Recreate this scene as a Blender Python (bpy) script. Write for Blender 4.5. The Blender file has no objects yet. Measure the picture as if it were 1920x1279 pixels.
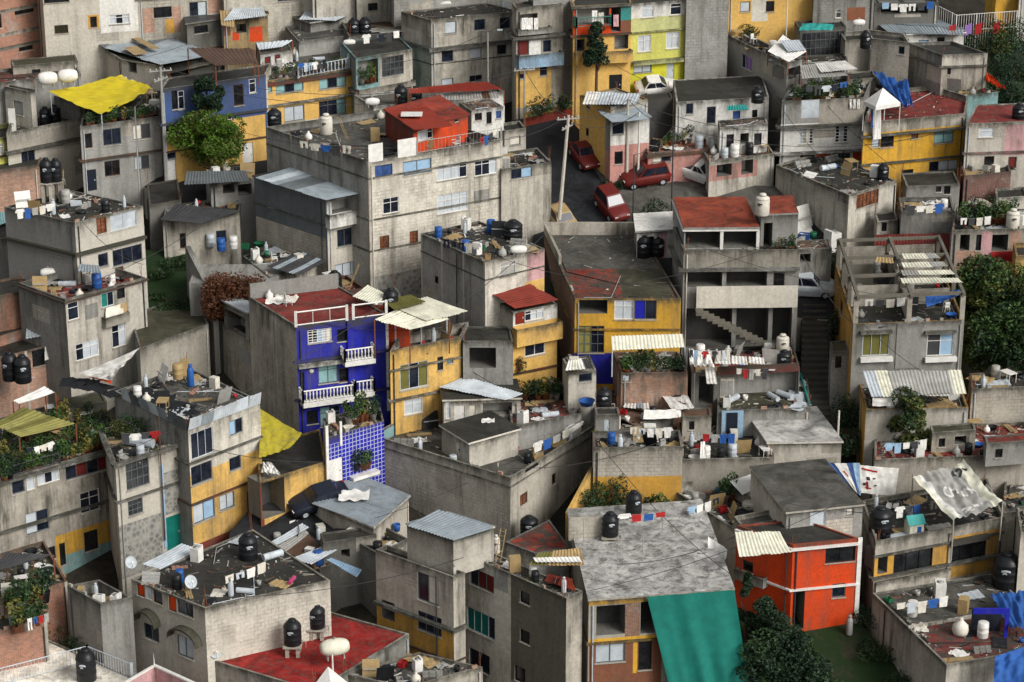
import bpy, math, random
from mathutils import Vector, noise
from math import radians, sin, cos, pi, sqrt
S = bpy.context.scene
COL = S.collection
# ------------------------------------------------------------------ camera, world, sun
F_PX, PITCH, CAMZ = 4500.0, radians(20), 70.6
cam_d = bpy.data.cameras.new('camera'); cam = bpy.data.objects.new('camera', cam_d); COL.objects.link(cam)
cam.location = (0, 0, CAMZ); cam.rotation_euler = (pi/2-PITCH, 0, 0)
cam_d.sensor_width = 36; cam_d.lens = 36*F_PX/1920; cam_d.clip_start = 1; cam_d.clip_end = 3000
S.camera = cam
W = bpy.data.worlds.new('World'); S.world = W; W.use_nodes = True
SUN_EL, SUN_AZ = radians(36), radians(130)      # azimuth clockwise from +Y
nt = W.node_tree; bg = nt.nodes['Background']
sky = nt.nodes.new('ShaderNodeTexSky'); sky.sky_type = 'NISHITA'; sky.sun_disc = False
sky.sun_elevation = SUN_EL; sky.sun_rotation = SUN_AZ; sky.air_density = 1.5; sky.dust_density = 4
hs = nt.nodes.new('ShaderNodeHueSaturation'); hs.inputs['Saturation'].default_value = .18
nt.links.new(sky.outputs[0], hs.inputs['Color']); nt.links.new(hs.outputs[0], bg.inputs[0]); bg.inputs[1].default_value = .08
sd = bpy.data.lights.new('sun', 'SUN'); sd.energy = 1.6; sd.angle = radians(26); sd.color = (1, .98, .95)
sun = bpy.data.objects.new('sun', sd); COL.objects.link(sun)
sv = Vector((sin(SUN_AZ)*cos(SUN_EL), cos(SUN_AZ)*cos(SUN_EL), sin(SUN_EL)))
sun.rotation_euler = sv.to_track_quat('Z', 'Y').to_euler()
S.view_settings.view_transform = 'Standard'; S.view_settings.look = 'None'
S.view_settings.exposure = .62; S.view_settings.gamma = 1
S.render.resolution_x, S.render.resolution_y = 1024, 682
# ------------------------------------------------------------------ pixel <-> world
FW = Vector((0, cos(PITCH), -sin(PITCH))); UP = Vector((0, sin(PITCH), cos(PITCH))); CP = Vector((0, 0, CAMZ))
SL, Y0, DROP = .344, 132.3, 2.6
def ter(x, y): return SL*(y-Y0)
def ray(px, py): return FW + Vector((1, 0, 0))*((px-960)/F_PX) - UP*((py-639.5)/F_PX)
def proj(p):
    d = p-CP; w = d.dot(FW); return 960+d.x/w*F_PX, 639.5-d.dot(UP)/w*F_PX
def on_z(px, py, z):
    r = ray(px, py); return CP + r*((z-CAMZ)/r.z)
def G(px, py, dz=0):
    r = ray(px, py); t = (CAMZ+SL*Y0-dz)/(SL*r.y-r.z); return CP + r*t
def on_plane(px, py, a, n):
    r = ray(px, py); d = r.dot(n); return CP + r*((a-CP).dot(n)/d)
def solve(px, py, base):
    lo, hi = 60, 700
    for _ in range(60):
        t = (lo+hi)/2; q = CP+ray(px, py)*t
        g = Vector((q.x, q.y, ter(q.x, q.y)))
        if q.z < g.z: hi = t; continue
        if proj(g)[1] > base: lo = t
        else: hi = t
    return CP+ray(px, py)*lo
def ppm(p): return F_PX/(p-CP).dot(FW)      # photo pixels per metre
# ------------------------------------------------------------------ materials
PAL = dict(beige=(.60,.555,.47), warm=(.47,.43,.36), grey=(.36,.352,.325), dgrey=(.19,.185,.165), cream=(.67,.625,.535), white=(.76,.74,.69),
  yellow=(.74,.45,.12), ocher=(.60,.32,.05), amber=(.68,.37,.03), lemon=(.58,.57,.13), paleg=(.55,.56,.24), bright=(.62,.60,.03), blue=(.012,.016,.36), deepred=(.2,.012,.01), tilered=(.17,.03,.013), sblue=(.045,.09,.24),
  orange=(.68,.058,.004), pink=(.58,.28,.24), rose=(.62,.36,.36), teal=(.008,.165,.13), aqua=(.24,.42,.42), tq=(.03,.3,.27), red=(.2,.024,.012), dred=(.14,.018,.014),
  brick=(.40,.15,.085), salmon=(.50,.26,.17), black=(.015,.016,.018), char=(.05,.05,.052), rust=(.22,.08,.04), olive=(.14,.13,.03), brown=(.1,.055,.035),
  steel=(.27,.31,.335), dsteel=(.12,.135,.14), lsteel=(.5,.54,.57), creamw=(.72,.70,.56), tarpy=(.66,.52,.02), tarpb=(.025,.1,.34), green=(.02,.16,.07), moss=(.042,.04,.024),
  asph=(.014,.015,.017), roofd=(.026,.025,.021), roofg=(.064,.061,.053), roofl=(.32,.31,.29), lblue=(.3,.45,.6), navy=(.014,.018,.03), purple=(.3,.17,.45), magenta=(.4,.05,.14), mould=(.16,.145,.115), dstone=(.06,.057,.048), mustard=(.26,.24,.07), tarpo=(.42,.35,.03), tan=(.4,.28,.13), redc=(.38,.02,.02), skin=(.4,.25,.17))
MC = {}
def nn(t, k, **kw):
    n = t.nodes.new(k)
    for a, v in kw.items(): setattr(n, a, v)
    return n
def ramp(t, src, stops, L):
    r = nn(t, 'ShaderNodeValToRGB'); e = r.color_ramp.elements
    e[0].position, e[0].color = stops[0][0], (*[stops[0][1]]*3, 1); e[1].position, e[1].color = stops[1][0], (*[stops[1][1]]*3, 1)
    L(src, r.inputs[0]); return r.outputs[0]
def mixc(t, L, f, a, b, mode='MIX'):
    m = nn(t, 'ShaderNodeMix', data_type='RGBA', blend_type=mode)
    for s, v in ((m.inputs[0], f), (m.inputs[6], a), (m.inputs[7], b)):
        if hasattr(v, 'is_output'): L(v, s)
        elif isinstance(v, (int, float)): s.default_value = v
        else: s.default_value = (*v[:3], 1)
    return m.outputs[2]
def M(spec):
    """kind:colour[:dirt]  kinds: pl plaster, bl block, br brick, st stone, ti tile, ro roof, wo worn paint roof, me metal, co corrugated, ga glass, cl cloth, pa paint, fo foliage"""
    if spec in MC: return MC[spec]
    kind, cname, *rest = spec.split(':'); dirt = float(rest[0]) if rest else .55
    c = Vector(PAL[cname]); m = bpy.data.materials.new(spec.replace(':', '_').replace('.', '')); m.use_nodes = True; MC[spec] = m
    t = m.node_tree; L = t.links.new; dirt = max(dirt, .5) if kind == 'pl' else dirt; B = t.nodes['Principled BSDF']; B.inputs['Roughness'].default_value = .9; B.inputs['Specular IOR Level'].default_value = .25
    geo = nn(t, 'ShaderNodeNewGeometry'); pos = geo.outputs['Position']
    def noi(src, sc, det=5, rough=.6, dist=0):
        n = nn(t, 'ShaderNodeTexNoise'); n.inputs['Scale'].default_value = sc; n.inputs['Detail'].default_value = det; n.inputs['Roughness'].default_value = rough; n.inputs['Distortion'].default_value = dist
        L(src, n.inputs['Vector']); return n.outputs['Fac']
    def scl(src, v):
        mp = nn(t, 'ShaderNodeVectorMath', operation='MULTIPLY'); mp.inputs[1].default_value = v; L(src, mp.inputs[0]); return mp.outputs[0]
    oi = nn(t, 'ShaderNodeObjectInfo').outputs['Random']
    def mul(a, b):
        q = nn(t, 'ShaderNodeMath', operation='MULTIPLY')
        for s, v in zip(q.inputs, (a, b)):
            if hasattr(v, 'is_output'): L(v, s)
            else: s.default_value = v
        return q.outputs[0]
    if kind in ('pl', 'bl', 'br', 'st', 'ti'):
        uv = nn(t, 'ShaderNodeUVMap').outputs[0]
        if kind in ('bl', 'br', 'ti'):
            b = nn(t, 'ShaderNodeTexBrick'); L(uv, b.inputs['Vector']); b.inputs['Scale'].default_value = 1
            bw, rh, ms = {'bl': (.46, .25, .022), 'br': (.26, .09, .014), 'ti': (.30, .30, .028)}[kind]
            b.inputs['Brick Width'].default_value = bw; b.inputs['Row Height'].default_value = rh; b.inputs['Mortar Size'].default_value = ms
            b.inputs['Mortar Smooth'].default_value = .3; b.inputs['Bias'].default_value = 0
            v1, v2, mo = {'bl': (.88, 1.08, c*.62), 'br': (.72, 1.2, Vector((.34, .3, .25))), 'ti': (.85, 1.1, Vector((.5, .5, .6)))}[kind]
            if kind == 'ti': b.offset = 0
            b.inputs['Color1'].default_value = (*c*v1, 1); b.inputs['Color2'].default_value = (*c*v2, 1); b.inputs['Mortar'].default_value = (*mo, 1)
            col = b.outputs['Color']
            if kind == 'bl': col = mixc(t, L, mul(ramp(t, noi(pos, .38, 6, .7, .8), ((.47, 0), (.56, 1)), L), .85), col, c*1.06)
            if kind == 'br': col = mixc(t, L, mul(ramp(t, noi(pos, .5, 6, .7, .8), ((.56, 0), (.62, 1)), L), .6), col, (.33, .3, .26))
        elif kind == 'st':
            v = nn(t, 'ShaderNodeTexVoronoi', feature='DISTANCE_TO_EDGE'); v.inputs['Scale'].default_value = 2.6; L(uv, v.inputs['Vector'])
            v2 = nn(t, 'ShaderNodeTexVoronoi'); v2.inputs['Scale'].default_value = 2.6; L(uv, v2.inputs['Vector'])
            cc = mixc(t, L, v2.outputs['Distance'], c*.35, c*1.3); col = mixc(t, L, ramp(t, v.outputs['Distance'], ((.02, 1), (.09, 0)), L), cc, (.42, .39, .33))
        else: col = mixc(t, L, noi(pos, 1.6, 4), c*.92, c*1.08)
        col = mixc(t, L, ramp(t, noi(pos, .33, 6, .65), ((.38, 0), (.66, 1)), L), col, mixc(t, L, .0, (1, 1, 1), (1, 1, 1)), 'MULTIPLY') if False else col
        big = ramp(t, noi(pos, .3, 7, .68, .6), ((.4, 0), (.68, 1)), L)
        if kind in ('pl', 'ti') and cname not in ('beige', 'warm', 'grey', 'cream', 'dgrey', 'white', 'mould'): col = mixc(t, L, mul(ramp(t, noi(scl(pos, (1, 1, .45)), .9, 7, .7, .6), ((.45, 0), (.62, 1)), L), .3 if cname not in ('blue', 'orange') else .1), col, Vector((c.x*.72+.09, c.y*.72+.085, c.z*.72+.075)))
        vr = nn(t, 'ShaderNodeMapRange'); L(oi, vr.inputs[0]); vr.inputs[3].default_value = .25; vr.inputs[4].default_value = 1.45
        vb = nn(t, 'ShaderNodeMapRange'); v7 = nn(t, 'ShaderNodeMath', operation='FRACT'); L(mul(oi, 7.3), v7.inputs[0]); L(v7.outputs[0], vb.inputs[0]); vb.inputs[3].default_value = .74; vb.inputs[4].default_value = 1.12; vr = vr.outputs[0]
        if cname in ('beige', 'warm', 'grey', 'cream', 'dgrey'): col = mixc(t, L, 1, col, vb.outputs[0], 'MULTIPLY')
        g1 = (c+Vector((.10, .09, .07)))*.42
        col = mixc(t, L, mul(mul(big, vr), .62*dirt+.1), col, g1)
        med = ramp(t, noi(pos, 1.25, 8, .78, .8), ((.47, 0), (.63, 1)), L); col = mixc(t, L, mul(mul(med, vr), .42*dirt+.06), col, Vector((c.x*.45+.03, c.y*.43+.028, c.z*.4+.02)))
        fine = ramp(t, noi(pos, 5, 6, .75), ((.3, .76), (.75, 1.16)), L); col = mixc(t, L, 1, col, fine, 'MULTIPLY')
        stk = mul(ramp(t, noi(scl(uv, (1.1, .10, 1)), 1, 7, .72), ((.46, 0), (.66, 1)), L), ramp(t, noi(pos, .22, 4, .6, 1), ((.36, .15), (.56, 1)), L))
        col = mixc(t, L, mul(mul(stk, vr), min(1, 1.25*dirt)), col, (.085, .08, .062))
        at = nn(t, 'ShaderNodeAttribute', attribute_name='drop')
        dn = nn(t, 'ShaderNodeMapRange'); L(at.outputs['Fac'], dn.inputs[0]); dn.inputs[1].default_value = 0; dn.inputs[2].default_value = 1.7; dn.inputs[3].default_value = 1; dn.inputs[4].default_value = 0
        tn = mul(ramp(t, noi(scl(uv, (1.3, .35, 1)), 1, 9, .8), ((.38, 0), (.58, 1)), L), ramp(t, noi(pos, .28, 5, .7), ((.34, .3), (.55, 1)), L))
        pw = nn(t, 'ShaderNodeMath', operation='POWER'); L(dn.outputs[0], pw.inputs[0]); pw.inputs[1].default_value = 1.6
        col = mixc(t, L, mul(mul(pw.outputs[0], tn), min(1, 1.9*dirt)), col, (.045, .043, .034))
        ed = nn(t, 'ShaderNodeMapRange'); L(at.outputs['Fac'], ed.inputs[0]); ed.inputs[1].default_value = .08; ed.inputs[2].default_value = .42; ed.inputs[3].default_value = 1; ed.inputs[4].default_value = 0
        col = mixc(t, L, mul(mul(ed.outputs[0], ramp(t, noi(pos, 1.1, 7, .75), ((.36, .1), (.58, 1)), L)), min(.9, .35+1.1*dirt)), col, (.05, .048, .036))
        if kind == 'st' or kind == 'bl' or kind == 'br' or kind == 'pl':
            sp = ramp(t, noi(pos, 2.2, 8, .8), ((.62, 0), (.70, 1)), L); col = mixc(t, L, mul(sp, .5*dirt), col, (.14, .13, .105))
        bp = nn(t, 'ShaderNodeBump'); bp.inputs['Strength'].default_value = .35; bp.inputs['Distance'].default_value = .04; L(noi(pos, 9, 6, .7), bp.inputs['Height']); L(bp.outputs[0], B.inputs['Normal'])
    elif kind in ('ro', 'wo'):
        n1 = noi(pos, .55, 9, .72, .8); n2 = noi(pos, 2.6, 8, .78)
        base = mixc(t, L, ramp(t, n1, ((.33, 0), (.66, 1)), L), c*.45, c*2.0)
        col = mixc(t, L, mul(ramp(t, n2, ((.5, 0), (.66, 1)), L), .6), base, c*.4 if kind == 'ro' else Vector((.1, .09, .075)))
        wk = noi(scl(pos, (1, 1.0, 0)), 1.1 if kind == 'wo' else .9, 10, .8, 1.5)
        col = mixc(t, L, mul(ramp(t, wk, ((.54, 0), (.62, 1)), L), dirt), col, (Vector((.56,.55,.52)) if cname == 'roofl' else c*2.3) if kind == 'ro' else (.16, .145, .12))
        mo = noi(pos, .4, 6, .75, .3)
        col = mixc(t, L, mul(ramp(t, mo, ((.52, 0), (.66, 1)), L), dirt*.8), col, (.05, .052, .03))
        if kind == 'wo' and dirt >= .8: col = mixc(t, L, ramp(t, noi(pos, .9, 9, .8, 1.2), ((.44, 0), (.54, 1)), L), col, (.055, .05, .04))
        if cname == 'roofl': col = mixc(t, L, mul(ramp(t, noi(pos, 1.3, 10, .82, .6), ((.5, 0), (.58, 1)), L), .9*min(1, dirt*1.6)), col, (.06, .058, .05))
        if kind == 'ro': L(ramp(t, n1, ((.35, .5), (.6, .95)), L), B.inputs['Roughness'])
        bp = nn(t, 'ShaderNodeBump'); bp.inputs['Strength'].default_value = .4; bp.inputs['Distance'].default_value = .05; L(n2, bp.inputs['Height']); L(bp.outputs[0], B.inputs['Normal'])
    elif kind in ('co', 'me'):
        uv = nn(t, 'ShaderNodeUVMap').outputs[0]
        col = mixc(t, L, ramp(t, noi(pos, .8, 6, .7, .5), ((.35, 0), (.68, 1)), L), c*.72, c*1.15)
        col = mixc(t, L, mul(ramp(t, noi(pos, 1.7, 9, .8, 1), ((.52, 0), (.66, 1)), L), dirt), col, (.12, .085, .06) if kind == 'me' else (.11, .1, .075))
        B.inputs['Roughness'].default_value = .5 if kind == 'me' else .65
    elif kind == 'ga':
        col = mixc(t, L, ramp(t, noi(pos, 1.3, 3), ((.4, 0), (.6, 1)), L), c*.5, c*1.2)
        B.inputs['Roughness'].default_value = .12; B.inputs['Specular IOR Level'].default_value = .5
    elif kind == 'cl':
        col = mixc(t, L, ramp(t, noi(pos, 1.4, 6, .7), ((.35, 0), (.7, 1)), L), c*.78, c*1.08)
        col = mixc(t, L, mul(ramp(t, noi(pos, 2.5, 8, .75), ((.55, 0), (.68, 1)), L), .4*dirt), col, c*.35)
        B.inputs['Roughness'].default_value = .75
    elif kind == 'fo':
        n = noi(pos, 1.1, 5, .7); n2 = noi(pos, 9, 3, .7)
        col = mixc(t, L, ramp(t, n, ((.35, 0), (.65, 1)), L), c*.55, c*1.25); col = mixc(t, L, ramp(t, n2, ((.3, 0), (.7, 1)), L), col, mixc(t, L, .5, col, c*1.6))
        B.inputs['Roughness'].default_value = .6
    elif kind == 'gr':
        n = noi(pos, .5, 8, .7, .5); n2 = noi(pos, 6, 6, .8)
        col = mixc(t, L, ramp(t, n, ((.52, 0), (.68, 1)) if cname != 'dirt' else ((.42, 0), (.58, 1)), L), c, Vector((.045, .038, .026))); col = mixc(t, L, ramp(t, n2, ((.4, 0), (.7, .7)), L), col, c*.4)
    else:   # pa
        col = mixc(t, L, ramp(t, noi(pos, 2.5, 6, .7), ((.4, 0), (.7, 1)), L), c*.8, c*1.05); B.inputs['Roughness'].default_value = .45
        if cname == 'black': B.inputs['Roughness'].default_value = .38
    if hasattr(col, 'is_output'): L(col, B.inputs['Base Color'])
    return m
for k, v in dict(leaf=(.042,.085,.018), leafd=(.014,.032,.015), leafb=(.055,.11,.009), leafy=(.08,.09,.02), ivy=(.085,.032,.014), grass=(.014,.034,.008), leafm=(.025,.052,.016), dirt=(.02,.018,.014)).items(): PAL[k] = v
# ------------------------------------------------------------------ mesh builder
class MB:
    def __init__(s): s.v = []; s.f = []; s.m = []; s.mats = []; s.d = []; s.sm = []
    def mi(s, m):
        if m not in s.mats: s.mats.append(m)
        return s.mats.index(m)
    def face(s, pts, m, drop=None, smooth=False):
        i = len(s.v); s.v += [tuple(p) for p in pts]; s.f.append(tuple(range(i, i+len(pts)))); s.m.append(s.mi(m)); s.d += [(9. if drop is None else drop-p[2]) for p in pts]; s.sm.append(smooth)
    def grid(s, rows, m, smooth=True, drop=None):
        n = len(rows[0]); i0 = len(s.v)
        for r in rows: s.v += [tuple(p) for p in r]; s.d += [9.]*n
        k = s.mi(m)
        for i in range(len(rows)-1):
            for j in range(n-1):
                a = i0+i*n+j; s.f.append((a, a+1, a+n+1, a+n)); s.m.append(k); s.sm.append(smooth)
    def box(s, o, ex, ey, ez, m, drop=None):
        o, ex, ey, ez = map(Vector, (o, ex, ey, ez))
        if ex.cross(ey).dot(ez) < 0: ex, ey = ey, ex
        p = [o, o+ex, o+ex+ey, o+ey]; q = [a+ez for a in p]
        for fc in ((p[3], p[2], p[1], p[0]), (q[0], q[1], q[2], q[3]), (p[0], p[1], q[1], q[0]), (p[1], p[2], q[2], q[1]), (p[2], p[3], q[3], q[2]), (p[3], p[0], q[0], q[3])): s.face(fc, m, drop)
    def cbox(s, c, hx, hy, hz, m, rz=0):
        ux = Vector((cos(rz), sin(rz), 0)); uy = Vector((-sin(rz), cos(rz), 0)); uz = Vector((0, 0, 1))
        s.box(Vector(c)-ux*hx-uy*hy-uz*hz, ux*2*hx, uy*2*hy, uz*2*hz, m)
    def tube(s, a, b, r, m, n=6, r2=None, cap=True):
        a, b = Vector(a), Vector(b); d = (b-a).normalized(); x = d.orthogonal().normalized(); y = d.cross(x); r2 = r if r2 is None else r2
        A = [a+(x*cos(2*pi*k/n)+y*sin(2*pi*k/n))*r for k in range(n)]; Bq = [b+(x*cos(2*pi*k/n)+y*sin(2*pi*k/n))*r2 for k in range(n)]
        for k in range(n): s.face((A[k], A[(k+1) % n], Bq[(k+1) % n], Bq[k]), m, smooth=True)
        if cap: s.face(Bq, m); s.face(A[::-1], m)
    def lathe(s, prof, m, n=20, c=(0, 0, 0)):
        rows = [[(c[0]+r*cos(2*pi*k/n), c[1]+r*sin(2*pi*k/n), c[2]+z) for k in range(n+1)] for r, z in prof]; s.grid(rows, m)
    def mesh(s, name):
        me = bpy.data.meshes.new(name); me.from_pydata(s.v, [], s.f)
        for m in s.mats: me.materials.append(m)
        me.polygons.foreach_set('material_index', s.m); me.polygons.foreach_set('use_smooth', s.sm)
        a = me.attributes.new('drop', 'FLOAT', 'POINT'); a.data.foreach_set('value', s.d)
        uvl = me.uv_layers.new(name='UVMap'); uv = []
        for p in me.polygons:
            n = p.normal
            if abs(n.z) > .75: f = lambda q: (q.x, q.y)
            else:
                tx, ty = -n.y, n.x; l = math.hypot(tx, ty) or 1; tx /= l; ty /= l; f = lambda q: (q.x*tx+q.y*ty, q.z)
            for vi in p.vertices: uv += f(me.vertices[vi].co)
        uvl.data.foreach_set('uv', uv); return me
    def build(s, name, parent=None, origin=None):
        if not s.f: return None
        if origin is not None: s.v = [(x-origin[0], y-origin[1], z-origin[2]) for x, y, z in s.v]
        o = bpy.data.objects.new(name, s.mesh(name)); COL.objects.link(o)
        if origin is not None: o.location = origin
        if parent: o.parent = parent
        return o
LABELS = {}
def tag(o, label, cat, group=None, kind=None):
    if label: o['label'] = label; LABELS[label] = LABELS.get(label, 0)+1
    if cat: o['category'] = cat
    if group: o['group'] = group
    if kind: o['kind'] = kind
    return o
def empty(name, loc, label=None, cat=None, group=None):
    o = bpy.data.objects.new(name, None); COL.objects.link(o); o.location = loc; o.empty_display_size = .3; return tag(o, label, cat, group)
def copy_tree(o, parent=None):
    c = o.copy(); COL.objects.link(c); c.parent = parent
    for ch in list(o.children): copy_tree(ch, c)
    return c
# ------------------------------------------------------------------ buildings
BD = {}
class Bd: pass
rng = random.Random(7)
WST = {  # window styles: frame colour, pane, mullions per metre, transoms
 'd': ('dsteel', 'ga:navy', 1.3, 0), 'w': ('white', 'ga:navy', 1.2, 1), 'W': ('white', 'cl:lsteel', 1.6, 1), 'g': ('white', 'ga:navy', 3.2, 4), 'G': ('dsteel', 'ga:char', 2.4, 2),
 'b': ('sblue', 'ga:sblue', 1.3, 0), 'B': ('dsteel', 'cl:lblue', 1, 0), 't': ('lsteel', 'cl:teal', 1.5, 0), 'a': ('dsteel', 'cl:aqua', 1.3, 1), 'c': ('dsteel', 'cl:lsteel', 1.3, 0), 'n': ('brown', 'ga:rust', 2.2, 3),
 'N': ('brown', 'ga:black', 1.2, 0), 'y': ('lsteel', 'cl:olive', 1.4, 0), 'm': ('dsteel', 'cl:dred', 1.2, 0), 'p': ('lsteel', 'cl:purple', 1.5, 0), 'k': ('black', 'ga:black', .9, 0), 's': ('lsteel', 'me:lsteel:.2', .7, 0), 'v': ('dsteel', 'cl:blue', 1.2, 0), 'r': ('brown', 'cl:orange', 1, 0), 'Y': ('dsteel', 'cl:mustard', 2.2, 2), 'o': None, 'O': None}
def inset(q, t):
    n = len(q); out = []
    for i in range(n):
        a, b, c = q[i-1], q[i], q[(i+1) % n]
        d1 = Vector((b.x-a.x, b.y-a.y)).normalized(); d2 = Vector((c.x-b.x, c.y-b.y)).normalized()
        n1 = Vector((-d1.y, d1.x)); n2 = Vector((-d2.y, d2.x)); k = (n1+n2); k = k/max(.35, 1+n1.dot(n2))
        out.append(Vector((b.x+k.x*t, b.y+k.y*t, b.z)))
    return out
def bd(key, p0, p1, p2, base, label, wall='bl:beige', side=None, roof='ro:roofd', par=.35, L=(), R=(), paint=(), bands=(), frame=False, cat='house', name='house', clutter=0, rebar=0, back=None, open_top=False, over=.12, p3=None):
    b = Bd(); b.key = key; b.clutter = clutter
    if isinstance(base, tuple):
        ob_ = BD[base[0]]; g_ = on_z(p0[0], base[1], ob_.zf); z = zat(Vector((g_.x, g_.y, g_.z)), p0[1]) if False else zup(g_, p0[1]); q0 = on_z(*p0, z)
    else: q0 = solve(p0[0], p0[1], base); z = q0.z
    q1 = on_z(*p1, z); q2 = on_z(*p2, z)
    if (q0-q1).to_2d().cross((q2-q0).to_2d()) < 0: print('WINDING', key)
    q3 = on_z(*p3, z) if p3 else q1+q2-q0; b.q = [q1, q0, q2, q3]; b.z = z; b.par = par; b.zf = z-par
    zb = min(ter(q.x, q.y) for q in b.q)-DROP-.6 if not isinstance(base, tuple) else BD[base[0]].zf-.12; b.zb = zb; b.h = z-zb
    dims = [(b.q[(i+1) % 4]-b.q[i]).length for i in range(4)]
    print('%-10s h=%.1f w=%s y=%.0f' % (key, z-ter(q0.x, q0.y), ['%.1f' % d for d in dims[:2]], q0.y))
    cen = (q1+q2)/2; org = Vector((q0.x, q0.y, ter(q0.x, q0.y) if not isinstance(base, tuple) else BD[base[0]].zf))
    b.root = empty(name, org, label, cat); BD[key] = b
    b.faces = {'L': (q1, q0), 'R': (q0, q2), 'K': (q2, q3), 'M': (q3, q1)}
    wm = M(wall); sm = M(side or wall); km = M(back or side or wall)
    mb = MB()
    def rect(f, x0, y0, x1, y1):
        a, c = b.faces[f]; u = (c-a).normalized(); n = Vector((u.y, -u.x, 0)); xm, ym = (x0+x1)/2, (y0+y1)/2
        ua, ub = sorted(((on_plane(x0, ym, a, n)-a).dot(u), (on_plane(x1, ym, a, n)-a).dot(u)))
        va, vb = on_plane(xm, y1, a, n).z, on_plane(xm, y0, a, n).z
        return ua, ub, va, vb
    b.rect = rect
    for f in 'LRKM':
        a, c = b.faces[f]; ln = (c-a).length; u = (c-a)/ln; n = Vector((u.y, -u.x, 0)); base_m = {'L': sm, 'R': wm}.get(f, km)
        holes = []
        for w in {'L': L, 'R': R}.get(f, ()):
            r = list(rect(f, *w[:4])); r[0] = max(.08, r[0]); r[1] = min(ln-.08, r[1]); r[2] = max(zb+.05, r[2]); r[3] = min(z-.1, r[3])
            if r[1]-r[0] < .15 or r[3]-r[2] < .15: print('  bad window', key, f, w, [round(x, 1) for x in r]); continue
            holes.append((r, w[4]))
        pts = []; rr_ = random.Random(key+f)
        wsp = (wall if f == 'R' else side or wall)
        if wsp[:2] in ('pl', 'bl') and wsp.split(':')[1] in ('beige', 'warm', 'grey', 'cream', 'dgrey', 'white') and ln > 2:
            for _ in range(int(ln*.5)):
                u0, v0 = rr_.uniform(0, ln*.9), rr_.uniform(zb+2, z-.5); alt = rr_.choice(['bl:', 'pl:'])+rr_.choice([wsp.split(':')[1], 'warm', 'grey', 'beige'])+rr_.choice([':.5', ':.8'])
                if rr_.random() < .45: pts.append(((u0, min(ln, u0+rr_.uniform(.8, 2.6)), v0, v0+rr_.uniform(.6, 1.8)), M(alt)))
        for pt in paint:
            if pt[0] != f and not (pt[0] == 'A'): continue
            if len(pt) == 4:     # (face, y_top, y_bottom, mat) measured at p0
                aa, cc = b.faces['R']; v1 = zat(q0, pt[1]); v0 = zat(q0, pt[2]); pts.append(((-1, ln+1, v0, v1), M(pt[3])))
            else: pts.append((rect(f, *pt[1:5]), M(pt[5])))
        us = {0., ln}; vs = {zb, z}
        for r, _ in holes+pts:
            for x in r[:2]:
                if 0 < x < ln: us.add(x)
            for x in r[2:]:
                if zb < x < z: vs.add(x)
        us = sorted(us); vs = sorted(vs)
        for i in range(len(us)-1):
            for j in range(len(vs)-1):
                uc, vc = (us[i]+us[i+1])/2, (vs[j]+vs[j+1])/2
                if any(r[0] < uc < r[1] and r[2] < vc < r[3] for r, _ in holes): continue
                m = base_m
                for r, mm in pts:
                    if r[0] < uc < r[1] and r[2] < vc < r[3]: m = mm
                P_ = lambda uu, vv: Vector((a.x+u.x*uu, a.y+u.y*uu, vv))
                mb.face((P_(us[i], vs[j]), P_(us[i+1], vs[j]), P_(us[i+1], vs[j+1]), P_(us[i], vs[j+1])), m, drop=z)
        for r, st in holes: window(b, mb, a, u, n, r, st, base_m)
        if frame and f in 'LR' and (frame is True or f in frame):
            fm = MB(); k = max(1, round(ln/3.2)); cm = M('pl:warm:.5' if 'grey' not in wall else 'pl:grey:.5')
            for i in range(k+1):
                uu = min(max(i*ln/k, .1), ln-.1)
                if any(r[0]-.1 < uu < r[1]+.1 for r, _ in holes): continue
                o = Vector((a.x+u.x*(uu-.1), a.y+u.y*(uu-.1), zb)); fm.box(o, u*.2, n*.02, Vector((0, 0, z-.003-zb)), cm)
            part(b, fm, 'concrete_frame')
    ob = mb.build('wall', b.root); ob.location = -org
    # ledges
    for y in bands:
        bm = MB(); dk = 'pl:grey:.8'; yy, hh, dd, mm = (list(y)+[None]*4)[:4] if isinstance(y, tuple) else (y, None, None, None)
        vz = zat(q0, yy); hh = hh or .16; dd = dd or .14; m = M(mm or dk)
        for f in ('R' if key == 'C39' else 'LR'):
            a, c = b.faces[f]; u = (c-a).normalized(); n = Vector((u.y, -u.x, 0)); ln = (c-a).length
            e0 = dd if f == 'R' else 0
            o = Vector((a.x, a.y, vz-hh))-(u*dd if f == 'R' else u*0)
            bm.box(o+n*0.0, u*(ln+e0), n*dd, Vector((0, 0, hh)), m, drop=vz)
        bo = bm.build('ledge', b.root); bo.location = -org
    if not open_top:
        rm = MB(); m = M(roof)
        if par > .02:
            inn = inset(b.q, .14); pm = MB()
            for i in range(4):
                a, c, d, e = b.q[i], b.q[(i+1) % 4], inn[(i+1) % 4], inn[i]
                pm.face((a, c, d, e), km, drop=z+.2)
                e2, d2 = Vector((e.x, e.y, b.zf)), Vector((d.x, d.y, b.zf))
                pm.face((e, d, d2, e2), km, drop=z)
            po = pm.build('parapet', b.root); po.location = -org
            rm.face([Vector((p.x, p.y, b.zf)) for p in inn], m)
        else:
            oo = inset(b.q, -over)
            up = [Vector((p.x, p.y, z+.13)) for p in oo]; dn_ = [Vector((p.x, p.y, z+.003)) for p in oo]
            rm.face(up, m); rm.face(dn_[::-1], m); b.zf = z+.13
            for i in range(4): rm.face((dn_[i], dn_[(i+1) % 4], up[(i+1) % 4], up[i]), km)
        ro = rm.build('roof', b.root); ro.location = -org
    b.org = org
    rr_ = random.Random(key)
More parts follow.
